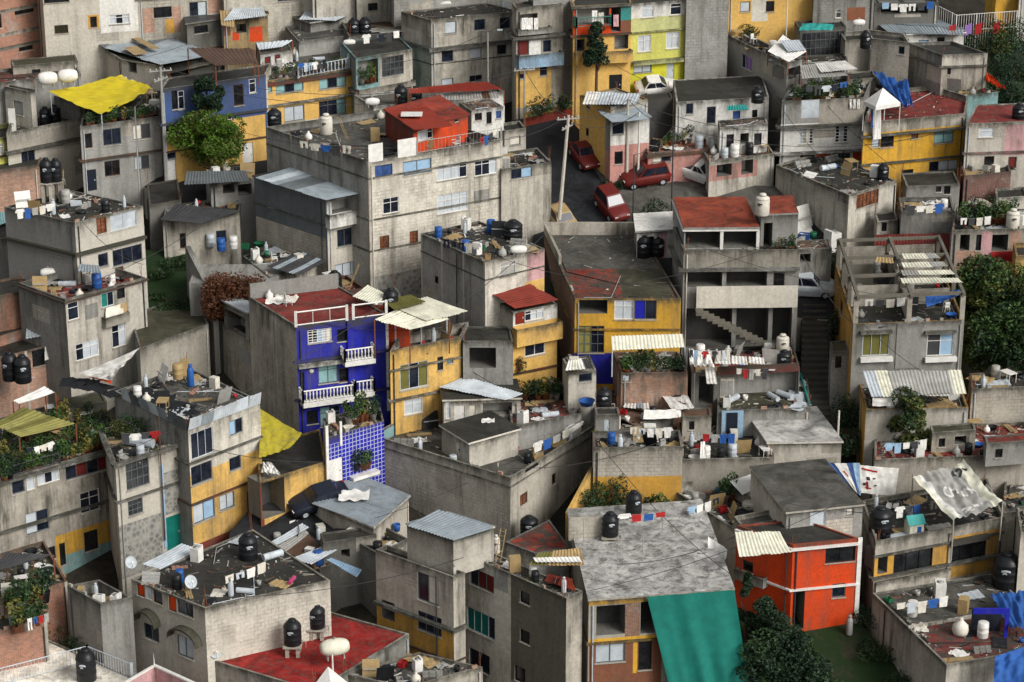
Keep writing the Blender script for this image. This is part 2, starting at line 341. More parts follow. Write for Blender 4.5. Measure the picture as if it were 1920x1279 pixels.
    if dims[1] > 3.5 and rr_.random() < .75 and not isinstance(base, tuple):
        a, c = b.faces['R']; u = (c-a).normalized(); n = Vector((u.y, -u.x, 0)); o = a+u*rr_.choice((.25, dims[1]-.25))+n*.07; pm_ = MB(); pm_.tube(Vector((o.x, o.y, z-.3)), Vector((o.x, o.y, zb)), .045, M('pa:'+rr_.choice(['grey', 'lsteel', 'char', 'cream'])), 6); part(b, pm_, 'drainpipe')
    if dims[0] > 3.5 and rr_.random() < .5 and not isinstance(base, tuple):
        a, c = b.faces['L']; u = (c-a).normalized(); n = Vector((u.y, -u.x, 0)); o = a+u*rr_.uniform(.3, dims[0]-.3)+n*.07; pm_ = MB(); pm_.tube(Vector((o.x, o.y, z-.3)), Vector((o.x, o.y, zb)), .04, M('pa:'+rr_.choice(['grey', 'char'])), 6); part(b, pm_, 'drainpipe')
    if not rebar and rr_.random() < .7 and par > .08 and 'yellow' not in wall: rebar = 2
    if rebar:
        m = M('me:rust:.3')
        for i in range(rebar):
            rb = MB(); c = b.q[(i*2+len(key)) % 4].lerp(cen, .04+.01*i); hh = rng.uniform(.5, 1.3)
            for k in range(3): rb.tube(c+Vector((rng.uniform(-.1, .1), rng.uniform(-.1, .1), -.1)), c+Vector((rng.uniform(-.2, .2), rng.uniform(-.2, .2), hh)), .014, m, 4)
            part(b, rb, 'rebar')
    return b
def zup(g, py):
    lo, hi = g.z, g.z+20
    for _ in range(50):
        z = (lo+hi)/2
        if proj(Vector((g.x, g.y, z)))[1] > py: lo = z
        else: hi = z
    return lo
def zat(q, py):     # height on the vertical through q seen at pixel row py
    lo, hi = q.z-40, q.z+10
    for _ in range(50):
        z = (lo+hi)/2
        if proj(Vector((q.x, q.y, z)))[1] > py: lo = z
        else: hi = z
    return lo
def window(b, wall, a, u, n, r, st, wm):
    ua, ub, va, vb = r; w, h = ub-ua, vb-va; z3 = Vector((0, 0, 1))
    P_ = lambda uu, vv, d: Vector((a.x+u.x*uu-n.x*d, a.y+u.y*uu-n.y*d, vv))
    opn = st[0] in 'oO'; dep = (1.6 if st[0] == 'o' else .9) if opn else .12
    c = [(ua, va), (ub, va), (ub, vb), (ua, vb)]
    for i in range(4):
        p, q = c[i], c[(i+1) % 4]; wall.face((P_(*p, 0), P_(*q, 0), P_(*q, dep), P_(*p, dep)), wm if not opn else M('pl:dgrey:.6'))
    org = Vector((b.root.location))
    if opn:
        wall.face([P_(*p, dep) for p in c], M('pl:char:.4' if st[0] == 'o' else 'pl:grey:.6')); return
    if st[0] == 'D':
        dm = M('pa:'+st[2:]); mb = MB(); mb.box(P_(ua, va, .10), u*w, -n*-.03, z3*h, dm)
        for k in range(2): mb.box(P_(ua+w*.18, va+h*(.12+.45*k), .072), u*w*.64, n*.015, z3*h*.32, dm)
        o = mb.build('door', b.root); o.location = -org
        hb = MB(); hb.cbox(P_(ua+w*.85, va+h*.48, .05), .03, .03, .06, M('me:lsteel:.1')); ho = hb.build('handle', o); return
    fr, pn, mu, tr = WST[st[0]]; fm = M('pa:'+fr); mb = MB(); t = .055
    for (o, e, k) in ((P_(ua, va, .09), u*w, z3*t), (P_(ua, vb-t, .09), u*w, z3*t), (P_(ua, va+t, .09), u*t, z3*(h-2*t)), (P_(ub-t, va+t, .09), u*t, z3*(h-2*t))): mb.box(o, e, n*.05, k, fm)
    k = max(1, round(w*mu))
    for i in range(1, k): mb.box(P_(ua+w*i/k-.02, va+t, .088), u*.04, n*.036, z3*(h-2*t), fm)
    for i in range(1, tr+1):
        vv = va+h*i/(tr+1) if tr > 1 else va+h*.68
        mb.box(P_(ua+t, vv-.02, .086), u*(w-2*t), n*.03, z3*.04, fm)
    mb.box(P_(ua-.05, va-.07, 0), u*(w+.1), n*.07, z3*.07, M('pl:warm:.6'))
    o = mb.build('window', b.root); o.location = -org
    pb = MB(); segs = max(1, k); pm = M(pn)
    for i in range(segs):
        m = pm
        if pn.startswith('cl') and rng.random() < .3: m = M('ga:navy')
        elif pn == 'ga:navy' and rng.random() < .34: m = M(rng.choice(['cl:lsteel', 'cl:cream', 'cl:grey', 'cl:lsteel', 'cl:grey', 'cl:lblue', 'cl:char']))
        dpt = .10+.01*(i % 2); pb.face((P_(ua+w*i/segs, va, dpt), P_(ua+w*(i+1)/segs, va, dpt), P_(ua+w*(i+1)/segs, vb, dpt), P_(ua+w*i/segs, vb, dpt)), m)
    pb.build('pane', o)
def rp(b, x, y, dz=0):      # point on the roof floor of b seen at pixel
    p = on_z(x, y, b.zf+dz); return p
def fp(b, f, x, y, off=0):
    a, c = b.faces[f]; u = (c-a).normalized(); n = Vector((u.y, -u.x, 0)); return on_plane(x, y, a+n*off, n), u, n
def part(b, mb, name):
    o = mb.build(name, b.root)
    if o: o.location = -b.root.location
    return o
def boxf(b, f, x0, y0, x1, y1, dep, mat, name='balcony', hollow=False):
    ua, ub, va, vb = b.rect(f, x0, y0, x1, y1); a, c = b.faces[f]; u = (c-a).normalized(); n = Vector((u.y, -u.x, 0)); mb = MB(); m = M(mat)
    o = Vector((a.x+u.x*ua, a.y+u.y*ua, va))+n*.002; z3 = Vector((0, 0, 1)); w, h = ub-ua, vb-va
    if hollow:
        mb.box(o, u*w, n*dep, z3*.12, m, vb); mb.box(o+n*(dep-.1)+z3*.12, u*w, n*.1, z3*(h-.12), m, vb)
        mb.box(o+z3*.12, u*.1, n*(dep-.1), z3*(h-.12), m, vb); mb.box(o+u*(w-.1)+z3*.12, u*.1, n*(dep-.1), z3*(h-.12), m, vb)
    else: mb.box(o, u*w, n*dep, z3*h, m, vb)
    return part(b, mb, name)
def rail(b, pts, h, mat='pa:white', name='railing', step=.28, r=.018, z=None, balus=None, solid_post=.07):
    """pts are world points"""
    mb = MB(); m = M(mat)
    for p, q in zip(pts, pts[1:]):
        L_ = (q-p).length; d = (q-p)/L_; k = max(1, int(L_/step)); uz = Vector((0, 0, 1))
        mb.tube(p+uz*h, q+uz*h, r*2, m, 5); mb.tube(p+uz*.08, q+uz*.08, r*1.6, m, 5)
        for i in range(k+1):
            c = p+d*(L_*i/k)
            if balus: mb.lathe([(.03, 0), (.07, .1), (.03, h*.45), (.065, h*.7), (.03, h)], m, 6, c)
            else: mb.tube(c, c+uz*h, r, m, 4)
        mb.cbox(p+uz*h*.52, solid_post, solid_post, h*.56, m); mb.cbox(q+uz*h*.52, solid_post, solid_post, h*.56, m)
    return part(b, mb, name)
def facerail(b, f, x0, x1, y, h, dep, **k):
    p, u, n = fp(b, f, x0, y); q, _, _ = fp(b, f, x1, y); q.z = p.z = (p.z+q.z)/2
    return rail(b, [p+n*.03, p+n*dep, q+n*dep, q+n*.03], h, **k)
def sheet(b, pts, mat, name='roof_sheet', amp=.028, pitch=.24, posts=None, alt=None, npan=0, z0=None, sag=.04):
    """pts: four (px,py,dz): 0-1 front/width edge, corrugation ridges run 0->3"""
    z = b.z if z0 is None else z0
    c = [on_z(x, y, z+dz) for x, y, dz in pts]; w = (c[1]-c[0]).length; l = (c[3]-c[0]).length; n = min(160, max(12, int(w/pitch*4))); mb = MB(); m = M(mat)
    nrm = (c[1]-c[0]).cross(c[3]-c[0]).normalized(); nrm = nrm if nrm.z > 0 else -nrm
    pans = npan or max(1, round(w/.95)); mats = [m]+[M(a) for a in (alt or [])]; rows_n = 5
    r_ = random.Random(int(pts[0][0]*7+pts[0][1]))
    for k in range(pans):
        i0, i1 = int(n*k/pans), int(n*(k+1)/pans); mm = m if r_.random() < .55 or not alt else r_.choice(mats); lift = r_.uniform(0, .03); ex = r_.uniform(-.12, .12)/max(l, 1)
        for side in (0, -.012):
            rows = []
            for j in range(rows_n):
                v = j/(rows_n-1); v = v*(1+ex)-ex/2
                rows.append([c[0].lerp(c[1], i/n).lerp(c[3].lerp(c[2], i/n), v)+nrm*(amp*sin(i*pi/2+.6)+lift+side-sag*sin(pi*min(1, max(0, v)))) for i in range(i0, i1+1)])
            if side: rows = [rr[::-1] for rr in rows]
            mb.grid(rows, mm, smooth=False)
    if posts:
        pm = M('me:rust:.3' if posts is True else posts)
        for q in c: mb.tube(q-Vector((0, 0, .02)), Vector((q.x, q.y, b.zf if z0 is None else b.zf)), .05, pm, 5)
    return part(b, mb, name)
# ------------------------------------------------------------------ setting
def build_ground():
    mb = MB(); xs = [-400, -120, -60, -30, 0, 30, 60, 120, 400]; ys = [20, 80, 110, 130, 150, 170, 190, 210, 240, 300, 500]
    def h(x, y): return -DROP+ter(x, y) if y < 300 else -DROP+ter(x, 300)+(y-300)*.1
    mb.grid([[(x, y, h(x, y)) for x in xs] for y in ys], M('gr:dirt'), smooth=False)
    tag(mb.build('ground'), None, None, kind='structure')
def gpatch(name, pts, mat, dz=.05, kind='structure'):
    mb = MB(); p = [G(x, y, dz) for x, y in pts]
    if sum(p[i-1].x*p[i].y-p[i].x*p[i-1].y for i in range(len(p))) < 0: p.reverse()
    q = [a-Vector((0, 0, DROP+.4)) for a in p]; mb.face(p, M(mat))
    for i in range(len(p)): mb.face((q[i-1], q[i], p[i], p[i-1]), M('pl:warm:.9'))
    o = mb.build(name)
    return tag(o, None, None, kind=kind)
build_ground()
gpatch('road', [(1000, 560), (1560, 600), (1560, 420), (1200, 400), (1130, 290), (1060, 215), (960, 225), (985, 330), (1000, 430)], 'ro:asph:.15', .04)
gpatch('pavement', [(1105, 300), (1150, 330), (1330, 345), (1480, 350), (1480, 470), (1190, 440)], 'ro:roofg:.3', .07)
gpatch('road_lower', [(430, 1000), (480, 940), (640, 960), (640, 1040), (430, 1040)], 'ro:asph:.3', .045)
# ------------------------------------------------------------------ buildings, far to near
bd('T1', (-90, -40), (-120, -70), (78, -70), 190, 'red brick house with pale concrete columns at the top left corner', 'br:brick:.35', frame='R', R=[(27,13,64,26,'N'),(35,80,62,95,'N'),(-5,20,3,53,'N')], bands=[(36,.3,.03,'pl:warm:.5'),(80,.3,.03,'pl:warm:.5'),(106,.3,.03,'pl:warm:.5')])
bd('T2', (77, -50), (60, -70), (258, -62), 150, 'tall pale plastered block with a small yellow framed opening', 'pl:beige:.5', R=[(80,-6,130,5,'k'),(102,47,128,63,'N'),(169,31,182,52,'N'),(205,27,243,45,'W')], paint=[('R',186,-60,257,60,'pl:white:.35'),('R',165,28,186,54,'pl:ocher:.2')])
bd('T4', (256, -40), (250, -60), (418, -52), 116, 'salmon brick house between the tall pale block and the wooden shack', 'bl:warm:.8', frame='R', paint=[('R',260,16,290,62,'br:salmon:.6'),('R',322,12,345,60,'br:salmon:.5'),('R',390,-10,418,25,'br:salmon:.5'),('R',310,36,327,62,'pl:ocher:.6')], R=[(288,13,322,33,'k'),(355,3,388,30,'c')], bands=[(-4,.2,.2,'pl:warm:.6')])
bd('T5', (418, -40), (410, -60), (585, -52), 95, 'plain grey block of flats behind the wooden shack', 'bl:beige:.8', R=[(520,-12,560,2,'d')])
bd('T5b', (585, -45), (580, -60), (668, -50), 85, 'cream plastered wall house with a stained top above the tin shed', 'pl:cream:.9')
bd('T5c', (668, -38), (660, -60), (745, -44), 80, 'weathered cream house far behind the black tanks', 'pl:warm:.8', R=[(690,6,708,20,'k')])
bd('T5d', (738, -40), (730, -60), (1000, -58), 120, 'long grey concrete house rising behind the flat roofed three storey house', 'bl:grey:.7')
bd('T6', (1000, -36), (990, -60), (1078, -42), 196, 'tall blank grey block wall house beside the blue balcony', 'bl:grey:.75')
bd('T16', (1288, -30), (1270, -60), (1368, -34), 165, 'bare grey block house between the lime and orange houses', 'bl:grey:.6')
bd('T17', (1366, -12), (1362, -40), (1528, -18), 110, 'pale orange house with a purple planter at the top edge', 'pl:yellow:.35', R=[(1388,3,1407,22,'c'),(1436,2,1452,22,'N')], paint=[('R',1410,-20,1440,40,'pl:cream:.3')])
bd('T17b', (1526, -14), (1522, -40), (1640, -18), 112, 'grey block house with a rust red panel under the top edge', 'bl:grey:.7', R=[(1567,18,1578,34,'w')], paint=[('R',1588,14,1622,38,'me:rust')])
bd('T25b', (1640, 6), (1632, -20), (1760, 4), 92, 'dark low workshop with cloths hung at its front', 'pl:dgrey:.6', R=[(1652,8,1690,26,'o'),(1700,8,1740,26,'o')])
bd('T25', (1868, -10), (1850, -30), (1914, -12), 70, 'amber yellow house behind the white fence', 'pl:amber:.3')
bd('T25c', (1912, -10), (1905, -30), (1990, -16), 80, 'pale wall house at the top right corner', 'pl:cream:.4')
bd('T7', (582, 44), (540, 30), (655, 34), 96, 'small olive grey shed with a bright tin roof', 'pl:grey:.7', par=0)
bd('T7b', (560, 78), (535, 50), (772, 52), 150, 'low grey house with a red edged roof and stacked boards', 'pl:grey:.7', roof='ro:roofg', par=.2, R=[])
bd('T7c', (655, 70), (640, 40), (772, 56), 148, 'dark sloping board roofed store beside the black tanks', 'bl:grey:.9', par=.1)
bd('T6s', (418, 38), (412, 12), (502, 28), 118, 'ramshackle wooden shack with tan plywood and orange panels', 'pl:tan:.7', par=0, R=[(443,45,462,62,'o')], paint=[('R',436,60,448,76,'pl:orange:.2'),('R',468,50,492,78,'pl:orange:.3'),('R',416,44,432,68,'pl:rust:.3')])
bd('T11', (808, 38), (752, 22), (972, 21), 176, 'flat roofed three storey beige house with a projecting upper floor', 'pl:beige:.7', side='bl:warm:.9', par=.12, over=.2,
   R=[(834,40,856,63,'d'),(889,36,910,57,'d'),(937,32,957,54,'d'),(828,93,850,116,'d'),(881,90,903,110,'c'),(932,84,950,102,'d'),(828,147,850,160,'c'),(880,141,904,154,'d')], bands=[(90,.3,.3),(120,.08,.05)])
bd('T12', (968, 16), (960, 5), (1056, 8), 216, 'narrow house with a sky blue balcony and maroon curtains', 'pl:warm:.7', par=.1, R=[(975,26,1008,58,'O'),(970,76,992,104,'m'),(1018,75,1034,98,'m'),(1012,124,1026,142,'d'),(974,138,984,148,'d')], bands=[(68,.22,.5)], paint=[('R',960,124,1034,200,'pl:yellow:.35'),('R',990,76,1014,104,'pl:white:.3')])
bd('T13', (1075, 12), (1070, -10), (1184, 6), 212, 'yellow house with an orange framed terrace and a dark tree in front', 'pl:yellow:.4', par=.1,
   R=[(1078,16,1142,46,'O'),(1146,14,1164,60,'o'),(1078,74,1096,96,'o'),(1152,66,1178,92,'O'),(1142,140,1166,178,'Dblack'.replace('D','D:'))], paint=[('R',1070,14,1184,66,'pl:orange:.3'),('R',1164,10,1184,38,'pl:tq:.2'),('R',1164,38,1184,60,'pl:rust:.2'),('R',1068,210,1190,196,'pl:dred:.3')], bands=[(66,.15,.25,'pl:rust:.4'),(12,.2,.2)])
bd('T14', (1181, 8), (1178, -15), (1294, -1), 180, 'lime green and yellow three storey house with white curtained windows', 'pl:lemon:.3', side='pl:grey', par=.1,
   R=[(1203,10,1226,33,'w'),(1257,6,1278,28,'w'),(1196,66,1221,97,'W'),(1249,60,1274,91,'W'),(1188,115,1222,136,'c'),(1250,113,1264,150,'D:lsteel')],
   paint=[('R',1170,-20,1300,31,'pl:white:.6'),('R',1170,31,1300,59,'pl:paleg:.35'),('R',1165,113,1300,190,'pl:bright:.25')], bands=[(61,.1,.2,'pl:paleg:.4'),(116,.14,.35,'pl:paleg:.5')])
bd('T15', (1270, 96), (1268, 78), (1345, 86), 160, 'low orange house with a blue door and a red base', 'pl:ocher:.35', par=.15, R=[(1277,105,1290,121,'b'),(1295,98,1309,140,'D:sblue'),(1316,92,1338,116,'b')], paint=[('R',1260,146,1350,132,'pl:red:.3')], clutter=4)
bd('T18', (1476, 120), (1345, 57), (1504, 112), 248, 'large grey block house with a purple window on its stained side', 'pl:grey:.6', side='pl:grey:.5', par=.3, L=[(1390,104,1410,131,'p')], R=[(1478,126,1500,146,'o'),(1476,184,1500,222,'o')], paint=[('R',1470,146,1504,182,'pl:cream:.4')], clutter=10)
bd('T24', (1700, 66), (1652, 46), (1808, 62), 120, 'white walled hut under a wide blue grey sheet roof', 'pl:white:.4', par=.0, R=[(1722,75,1741,87,'d'),(1757,70,1771,88,'k')])
bd('T19', (1500, 56), (1490, 40), (1587, 50), 150, 'dark glazed rooftop room under a turquoise tarpaulin', 'pl:dgrey:.5', par=.1, R=[(1503,60,1583,104,'G')])
bd('T23', (1585, 76), (1575, 60), (1637, 73), 168, 'plain beige wall room beside the dark glazed room', 'pl:beige:.6')
bd('T23b', (1634, 72), (1625, 55), (1706, 80), 178, 'beige block shed with one small square window', 'bl:cream:.5', R=[(1684,87,1696,102,'d')])
bd('T22', (1767, 103), (1702, 80), (1852, 100), 222, 'long stained boundary house with two cream tank boxes on top', 'pl:warm:.85', side='pl:grey:.8', par=.25, R=[(1776,128,1783,140,'k')], bands=[(124,.1,.25)], paint=[('R',1764,98,1852,122,'pl:cream:.3')])
bd('T3', (228, 112), (147, 62), (306, 124), 178, 'beige house under a patched grey and mustard tin roof', 'pl:beige:.7', side='pl:cream:.6', par=.05, R=[(240,112,256,136,'o')], open_top=False)
bd('T3b', (306, 126), (232, 84), (420, 100), 172, 'dark open terrace room under a brown felt roof', 'pl:dgrey:.6', par=.05, R=[(312,128,410,150,'o')])
bd('T8', (300, 168), (314, 146), (498, 140), 352, 'house with a cobalt blue upper floor and a yellow ground floor', 'pl:sblue:.4', side='pl:cream', par=.1,
   R=[(322,170,333,205,'k'),(334,170,346,205,'w'),(438,158,457,198,'N'),(467,148,480,174,'w'),(305,236,343,250,'c'),(413,219,436,250,'g'),(312,286,330,298,'c'),(311,300,330,340,'D:white'),(455,268,475,312,'D:white')],
   paint=[('R',296,229,500,360,'pl:yellow:.3')], bands=[(232,.16,.2,'pl:sblue:.4'),(285,.1,.12,'pl:red:.2')])
bd('T9', (497, 152), (520, 100), (667, 128), 268, 'yellow two storey house with red trim and a balustraded roof terrace', 'pl:yellow:.25', side='pl:cream', roof='ro:roofg', par=.1,
   R=[(517,144,569,173,'a'),(598,136,649,165,'a'),(494,150,510,174,'a'),(533,198,571,227,'c'),(598,187,649,216,'a')], paint=[('R',490,224,680,262,'pl:white:.3')], bands=[(156,.3,.16,'pl:red:.3'),(198,.16,.25,'pl:cream:.8')], clutter=6)
bd('T10', (667, 110), (640, 80), (773, 92), 235, 'turquoise terrace house with a dark slatted window', 'pl:aqua:.25', side='pl:aqua:.3', par=.1, R=[(671,112,709,158,'O'),(716,105,757,142,'G')], paint=[('R',712,96,775,250,'pl:warm:.7')], bands=[(172,.2,.35,'pl:warm:.7')])
bd('T44b', (700, 200), (664, 178), (946, 172), 300, 'cream plastered rooftop house with an orange lean-to', 'pl:white:.8', roof='wo:roofg', par=.2, R=[(870,196,896,214,'b'),(910,196,920,214,'N')])
bd('T21', (1620, 230), (1640, 170), (1810, 213), 362, 'amber two storey house with a grey parapet and a red roof deck', 'pl:amber:.3', side='pl:warm', roof='wo:dred', par=.35, R=[(1634,250,1650,276,'c'),(1651,250,1676,276,'N'),(1709,247,1722,260,'n'),(1752,243,1788,268,'a'),(1690,318,1712,340,'k'),(1742,301,1796,320,'c')], paint=[('R',1600,205,1815,243,'pl:warm:.9')], bands=[(254,.12,.4),(308,.14,.2,'pl:dgrey:.5')])
bd('T20', (1466, 190), (1490, 145), (1622, 183), 318, 'white two storey house with gridded windows and a planted terrace', 'pl:white:.6', side='pl:grey', roof='ro:roofd', par=.3, R=[(1499,241,1525,270,'g'),(1566,236,1590,267,'g'),(1500,291,1528,303,'k'),(1560,287,1594,302,'G')], paint=[('R',1460,180,1536,232,'pl:grey:.8'),('R',1536,182,1625,232,'pl:warm:.6'),('R',1503,172,1536,221,'me:lsteel:.2'),('R',1530,287,1555,303,'pl:orange:.2'),('R',1599,284,1618,301,'pl:orange:.2')], bands=[(236,.14,.45),(286,.14,.5,'pl:white:.5')], clutter=8)
bd('T22b', (1811, 180), (1745, 160), (1872, 172), 252, 'patched low house with a pale turquoise wall and scrap roof', 'pl:aqua:.2', side='pl:warm:.8', par=.15, clutter=5)
bd('T27', (1812, 232), (1830, 196), (1990, 226), 365, 'pinkish house with a dark red roof at the right edge', 'pl:cream:.4', roof='wo:dred', par=.1, R=[(1835,240,1864,258,'w'),(1845,293,1864,311,'N'),(1890,294,1906,316,'m')], paint=[('R',1884,232,1990,290,'pl:rose:.6')], bands=[(286,.12,.2,'pl:rose:.5')])
bd('T28b', (148, 192), (57, 168), (175, 186), 262, 'grey boxy upper room with black tanks at its side', 'pl:grey:.6', side='pl:grey:.7', par=.15)
bd('T28c', (57, 172), (8, 162), (66, 168), 290, 'narrow white walled room at the left with one dark window', 'pl:cream:.6', side='pl:cream:.5', L=[(26,190,43,215,'d')], par=.15)
bd('T28', (12, 250), (30, 195), (151, 222), 356, 'two tone beige house left of the grey two storey house', 'pl:beige:.7', roof='ro:roofd', par=.9, R=[(40,279,66,306,'d')], bands=[(284,.2,.3)], paint=[('R',0,245,160,285,'pl:warm:.8')])
bd('T28y', (-50, 268), (-40, 240), (12, 257), 372, 'lime yellow house sliver at the left edge', 'pl:lemon:.3', R=[(-2,268,8,290,'w')], bands=[(300,.12,.2,'pl:red:.3'),(350,.12,.2,'pl:red:.3')])
bd('T29', (150, 238), (165, 165), (300, 218), 378, 'grey two storey house beneath a yellow tarpaulin', 'pl:grey:.5', roof='ro:roofd', par=.25, R=[(159,250,173,278,'N'),(193,241,227,272,'d'),(249,233,282,261,'d'),(196,301,225,330,'N'),(252,292,280,318,'d'),(135,320,149,352,'D:teal'),(162,318,181,358,'D:navy')], bands=[(300,.1,.3,'pl:rust:.5')], clutter=8)
bd('T33', (-20, 322), (-10, 300), (72, 310), 388, 'low red brick wall house behind the left tank tower', 'br:salmon:.5', par=.1)
# centre upper
bd('C43', (690, 303), (499, 238), (942, 262), 552, 'long four storey block house with white panels on its roof edge', 'bl:beige:.45', side='pl:grey:.6', roof='ro:roofg', par=.55, frame=True, clutter=14,
   R=[(703,309,736,331,'b'),(756,300,809,326,'B'),(819,306,876,336,'W'),(890,297,932,328,'W'),(718,370,748,400,'w'),(820,362,878,398,'W'),(712,442,730,468,'n'),(768,433,784,460,'n')], paint=[('R',700,512,790,560,'st:grey:.3')], bands=[(334,.14,.05,'pl:warm:.5'),(412,.14,.05,'pl:warm:.5'),(470,.14,.05,'pl:warm:.5')])
bd('C43b', (940, 318), (915, 290), (1034, 304), 462, 'lower beige block wing at the street corner', 'pl:beige:.5', side='pl:grey', par=.3, R=[(958,308,998,334,'d')], clutter=5, rebar=3)
bd('C44', (775, 243), (722, 207), (877, 216), ('C43', 292), 'small vermilion rooftop room with a red sheet roof', 'pl:orange:.4', side='pl:red:.3', roof='wo:red:.45', par=0, R=[(783,243,812,262,'W'),(852,218,858,228,'k')])
bd('C43s', (612, 374), (477, 332), (689, 358), 548, 'corrugated steel sided house with a white balcony', 'pl:beige:.5', side='co:dsteel:.3', roof='ro:roofd', par=0, R=[(622,372,676,396,'O'),(632,427,674,460,'d'),(628,492,674,518,'c')], paint=[('L',470,425,612,560,'bl:warm:.8'),('R',608,360,690,422,'pl:white:.4')], bands=[(422,.1,.1)])
# street block right of road
bd('S68', (1145, 200), (1087, 178), (1215, 186), 340, 'yellow sided corner house with a patched pale roof', 'pl:cream:.4', side='pl:yellow:.35', roof='ro:roofl:.8', par=.1, L=[(1099,186,1107,204,'n'),(1098,240,1104,255,'N')])
bd('S68b', (1145, 226), (1118, 204), (1218, 220), 350, 'grey and pink corner house with a small slate blue roof', 'pl:white:.6', side='pl:grey:.4', roof='me:steel:.3', par=0, R=[(1148,230,1170,252,'c'),(1152,284,1168,308,'N')], paint=[('R',1100,272,1225,360,'pl:pink:.5'),('L',1100,272,1150,360,'pl:pink:.4')])
bd('S68c', (1215, 288), (1206, 262), (1330, 278), 352, 'low pink house with a rusty roof edge', 'pl:pink:.6', roof='wo:rust', par=.12, R=[(1224,286,1258,304,'d')], bands=[(291,.2,.15,'pl:rust:.4')], clutter=4)
bd('S68d', (1330, 304), (1310, 268), (1452, 288), 375, 'crumbling plaster house with peeling pink paint', 'pl:cream:1', roof='wo:brown', par=.1, R=[(1344,308,1372,330,'o'),(1390,300,1412,326,'o')], paint=[('R',1330,306,1420,335,'pl:pink:1')], clutter=9)
bd('S69', (1268, 192), (1262, 150), (1442, 182), 305, 'white shabby house under a mossy dark roof', 'pl:white:.9', side='pl:white:.8', roof='ro:roofd:.3', par=.05, R=[(1286,194,1300,214,'d'),(1325,200,1342,232,'d'),(1374,208,1388,226,'b'),(1410,206,1420,230,'k')])
bd('S70', (1205, 190), (1200, 178), (1262, 184), 290, 'dark shed with black walls between the corner house and the white house', 'pl:char:.4', par=.1)
bd('S48', (1592, 366), (1455, 309), (1681, 339), 478, 'big beige block house with one wide brown window', 'pl:cream:.4', side='pl:beige:.55', roof='ro:roofd', par=.15, over=.1, R=[(1606,360,1647,386,'n')], clutter=6)
bd('S49a', (1700, 350), (1690, 325), (1800, 345), 420, 'small grey shed with dark windows below the amber house', 'pl:grey:.6', R=[(1755,345,1765,360,'k'),(1770,348,1782,364,'k')], par=.1)
bd('S49r', (1808, 330), (1800, 300), (1896, 322), 405, 'red brick terrace wall house above the stone arch', 'br:dred:.5', par=.3, clutter=4)
bd('S49b', (1690, 398), (1685, 370), (1790, 396), 500, 'grey terrace house with a mossy deck', 'pl:grey:.9', roof='ro:roofd', par=.3, clutter=7)
bd('S50', (1785, 432), (1790, 395), (1930, 428), 560, 'pink and grey house with a planted arch and a red cloth', 'pl:warm:.7', roof='ro:roofd', par=.2, R=[(1800,440,1818,470,'o'),(1830,440,1840,470,'k'),(1860,440,1890,470,'o')], paint=[('R',1838,434,1858,520,'pl:rose:.5'),('R',1890,434,1910,560,'br:salmon:.4'),('R',1790,470,1835,520,'br:salmon:.5')], clutter=6)
bd('S50b', (1905, 480), (1900, 455), (1990, 478), 620, 'yellow house sliver behind the trees at the right edge', 'pl:yellow:.4', R=[(1916,500,1924,530,'d')])
bd('S49w', (1645, 416), (1640, 400), (1684, 412), 490, 'tiny beige rooftop room with a narrow dark door', 'pl:cream:.5', R=[(1653,415,1663,434,'k')], par=.1)
bd('S49', (1640, 470), (1650, 436), (1784, 468), 540, 'yellow cottage with a red tiled lean-to roof', 'pl:yellow:.4', par=0, R=[(1730,470,1760,496,'k'),(1704,470,1710,478,'k')], roof='ro:roofd')
# left middle
bd('M30', (140, 418), (8, 388), (268, 386), 660, 'beige three storey house with a dark mossy flat roof', 'pl:cream:.5', side='pl:grey:.7', roof='ro:roofd', par=.05, over=.15, clutter=8,
   R=[(181,408,200,438,'n'),(207,399,257,429,'s'),(184,475,203,500,'d'),(211,463,267,494,'d'),(243,529,269,557,'c'),(218,500,232,518,'D:brown')], paint=[('R',180,404,201,420,'pl:tan:.4')], bands=[(474,.22,.3,'pl:moss:.6'),(556,.12,.25,'pl:dred:.5')])
bd('M31', (48, 450), (20, 418), (116, 432), 520, 'low cream room with a green metal door', 'pl:cream:.6', side='pl:grey:.6', par=0, R=[(91,438,110,489,'D:green')])
bd('M31b', (-40, 450), (-40, 420), (48, 445), 540, 'grey walled yard room at the left edge', 'pl:grey:.7', par=.2)
bd('M30b', (122, 562), (34, 530), (272, 520), 745, 'cream three storey house with a red cluttered roof terrace', 'pl:cream:.6', side='pl:grey:1', roof='wo:dred', par=.5, clutter=16,
   R=[(127,566,148,600,'W'),(190,548,214,575,'t'),(142,640,186,672,'W'),(210,607,237,650,'W'),(219,534,234,560,'k')], bands=[(566,.1,.16,'pl:dred:.3')])
bd('M34b', (-30, 560), (-30, 530), (64, 542), 690, 'brick red side wall house with bottles on its ledge', 'br:brick:.8', par=.15)
bd('M34c', (-30, 640), (-30, 605), (50, 616), 720, 'orange brick hut with a grey sheet roof', 'br:brick:.3', par=.1, roof='ro:roofd')
bd('M34', (-30, 678), (-30, 645), (124, 640), 765, 'salmon brick house with a leaning white shutter', 'br:salmon:.5', side='br:salmon', par=.15, frame='R', R=[(60,650,112,683,'k')])
bd('M32', (305, 412), (312, 384), (449, 398), 492, 'low beige house with a curling black felt roof', 'pl:beige:.6', side='pl:grey:.5', roof='ro:roofd:.1', par=.05, over=.15, R=[(337,437,349,466,'N'),(405,432,425,456,'d')], clutter=4)
bd('M32b', (280, 385), (275, 345), (340, 375), 460, 'grey shack wall with pale posts', 'pl:dgrey:.6', par=.1)
bd('M32c', (395, 345), (385, 318), (480, 335), 440, 'small dark laundry shelter beside the steel sided house', 'pl:grey:.7', par=.1, R=[(418,345,440,362,'o'),(446,345,472,366,'o')], clutter=5)
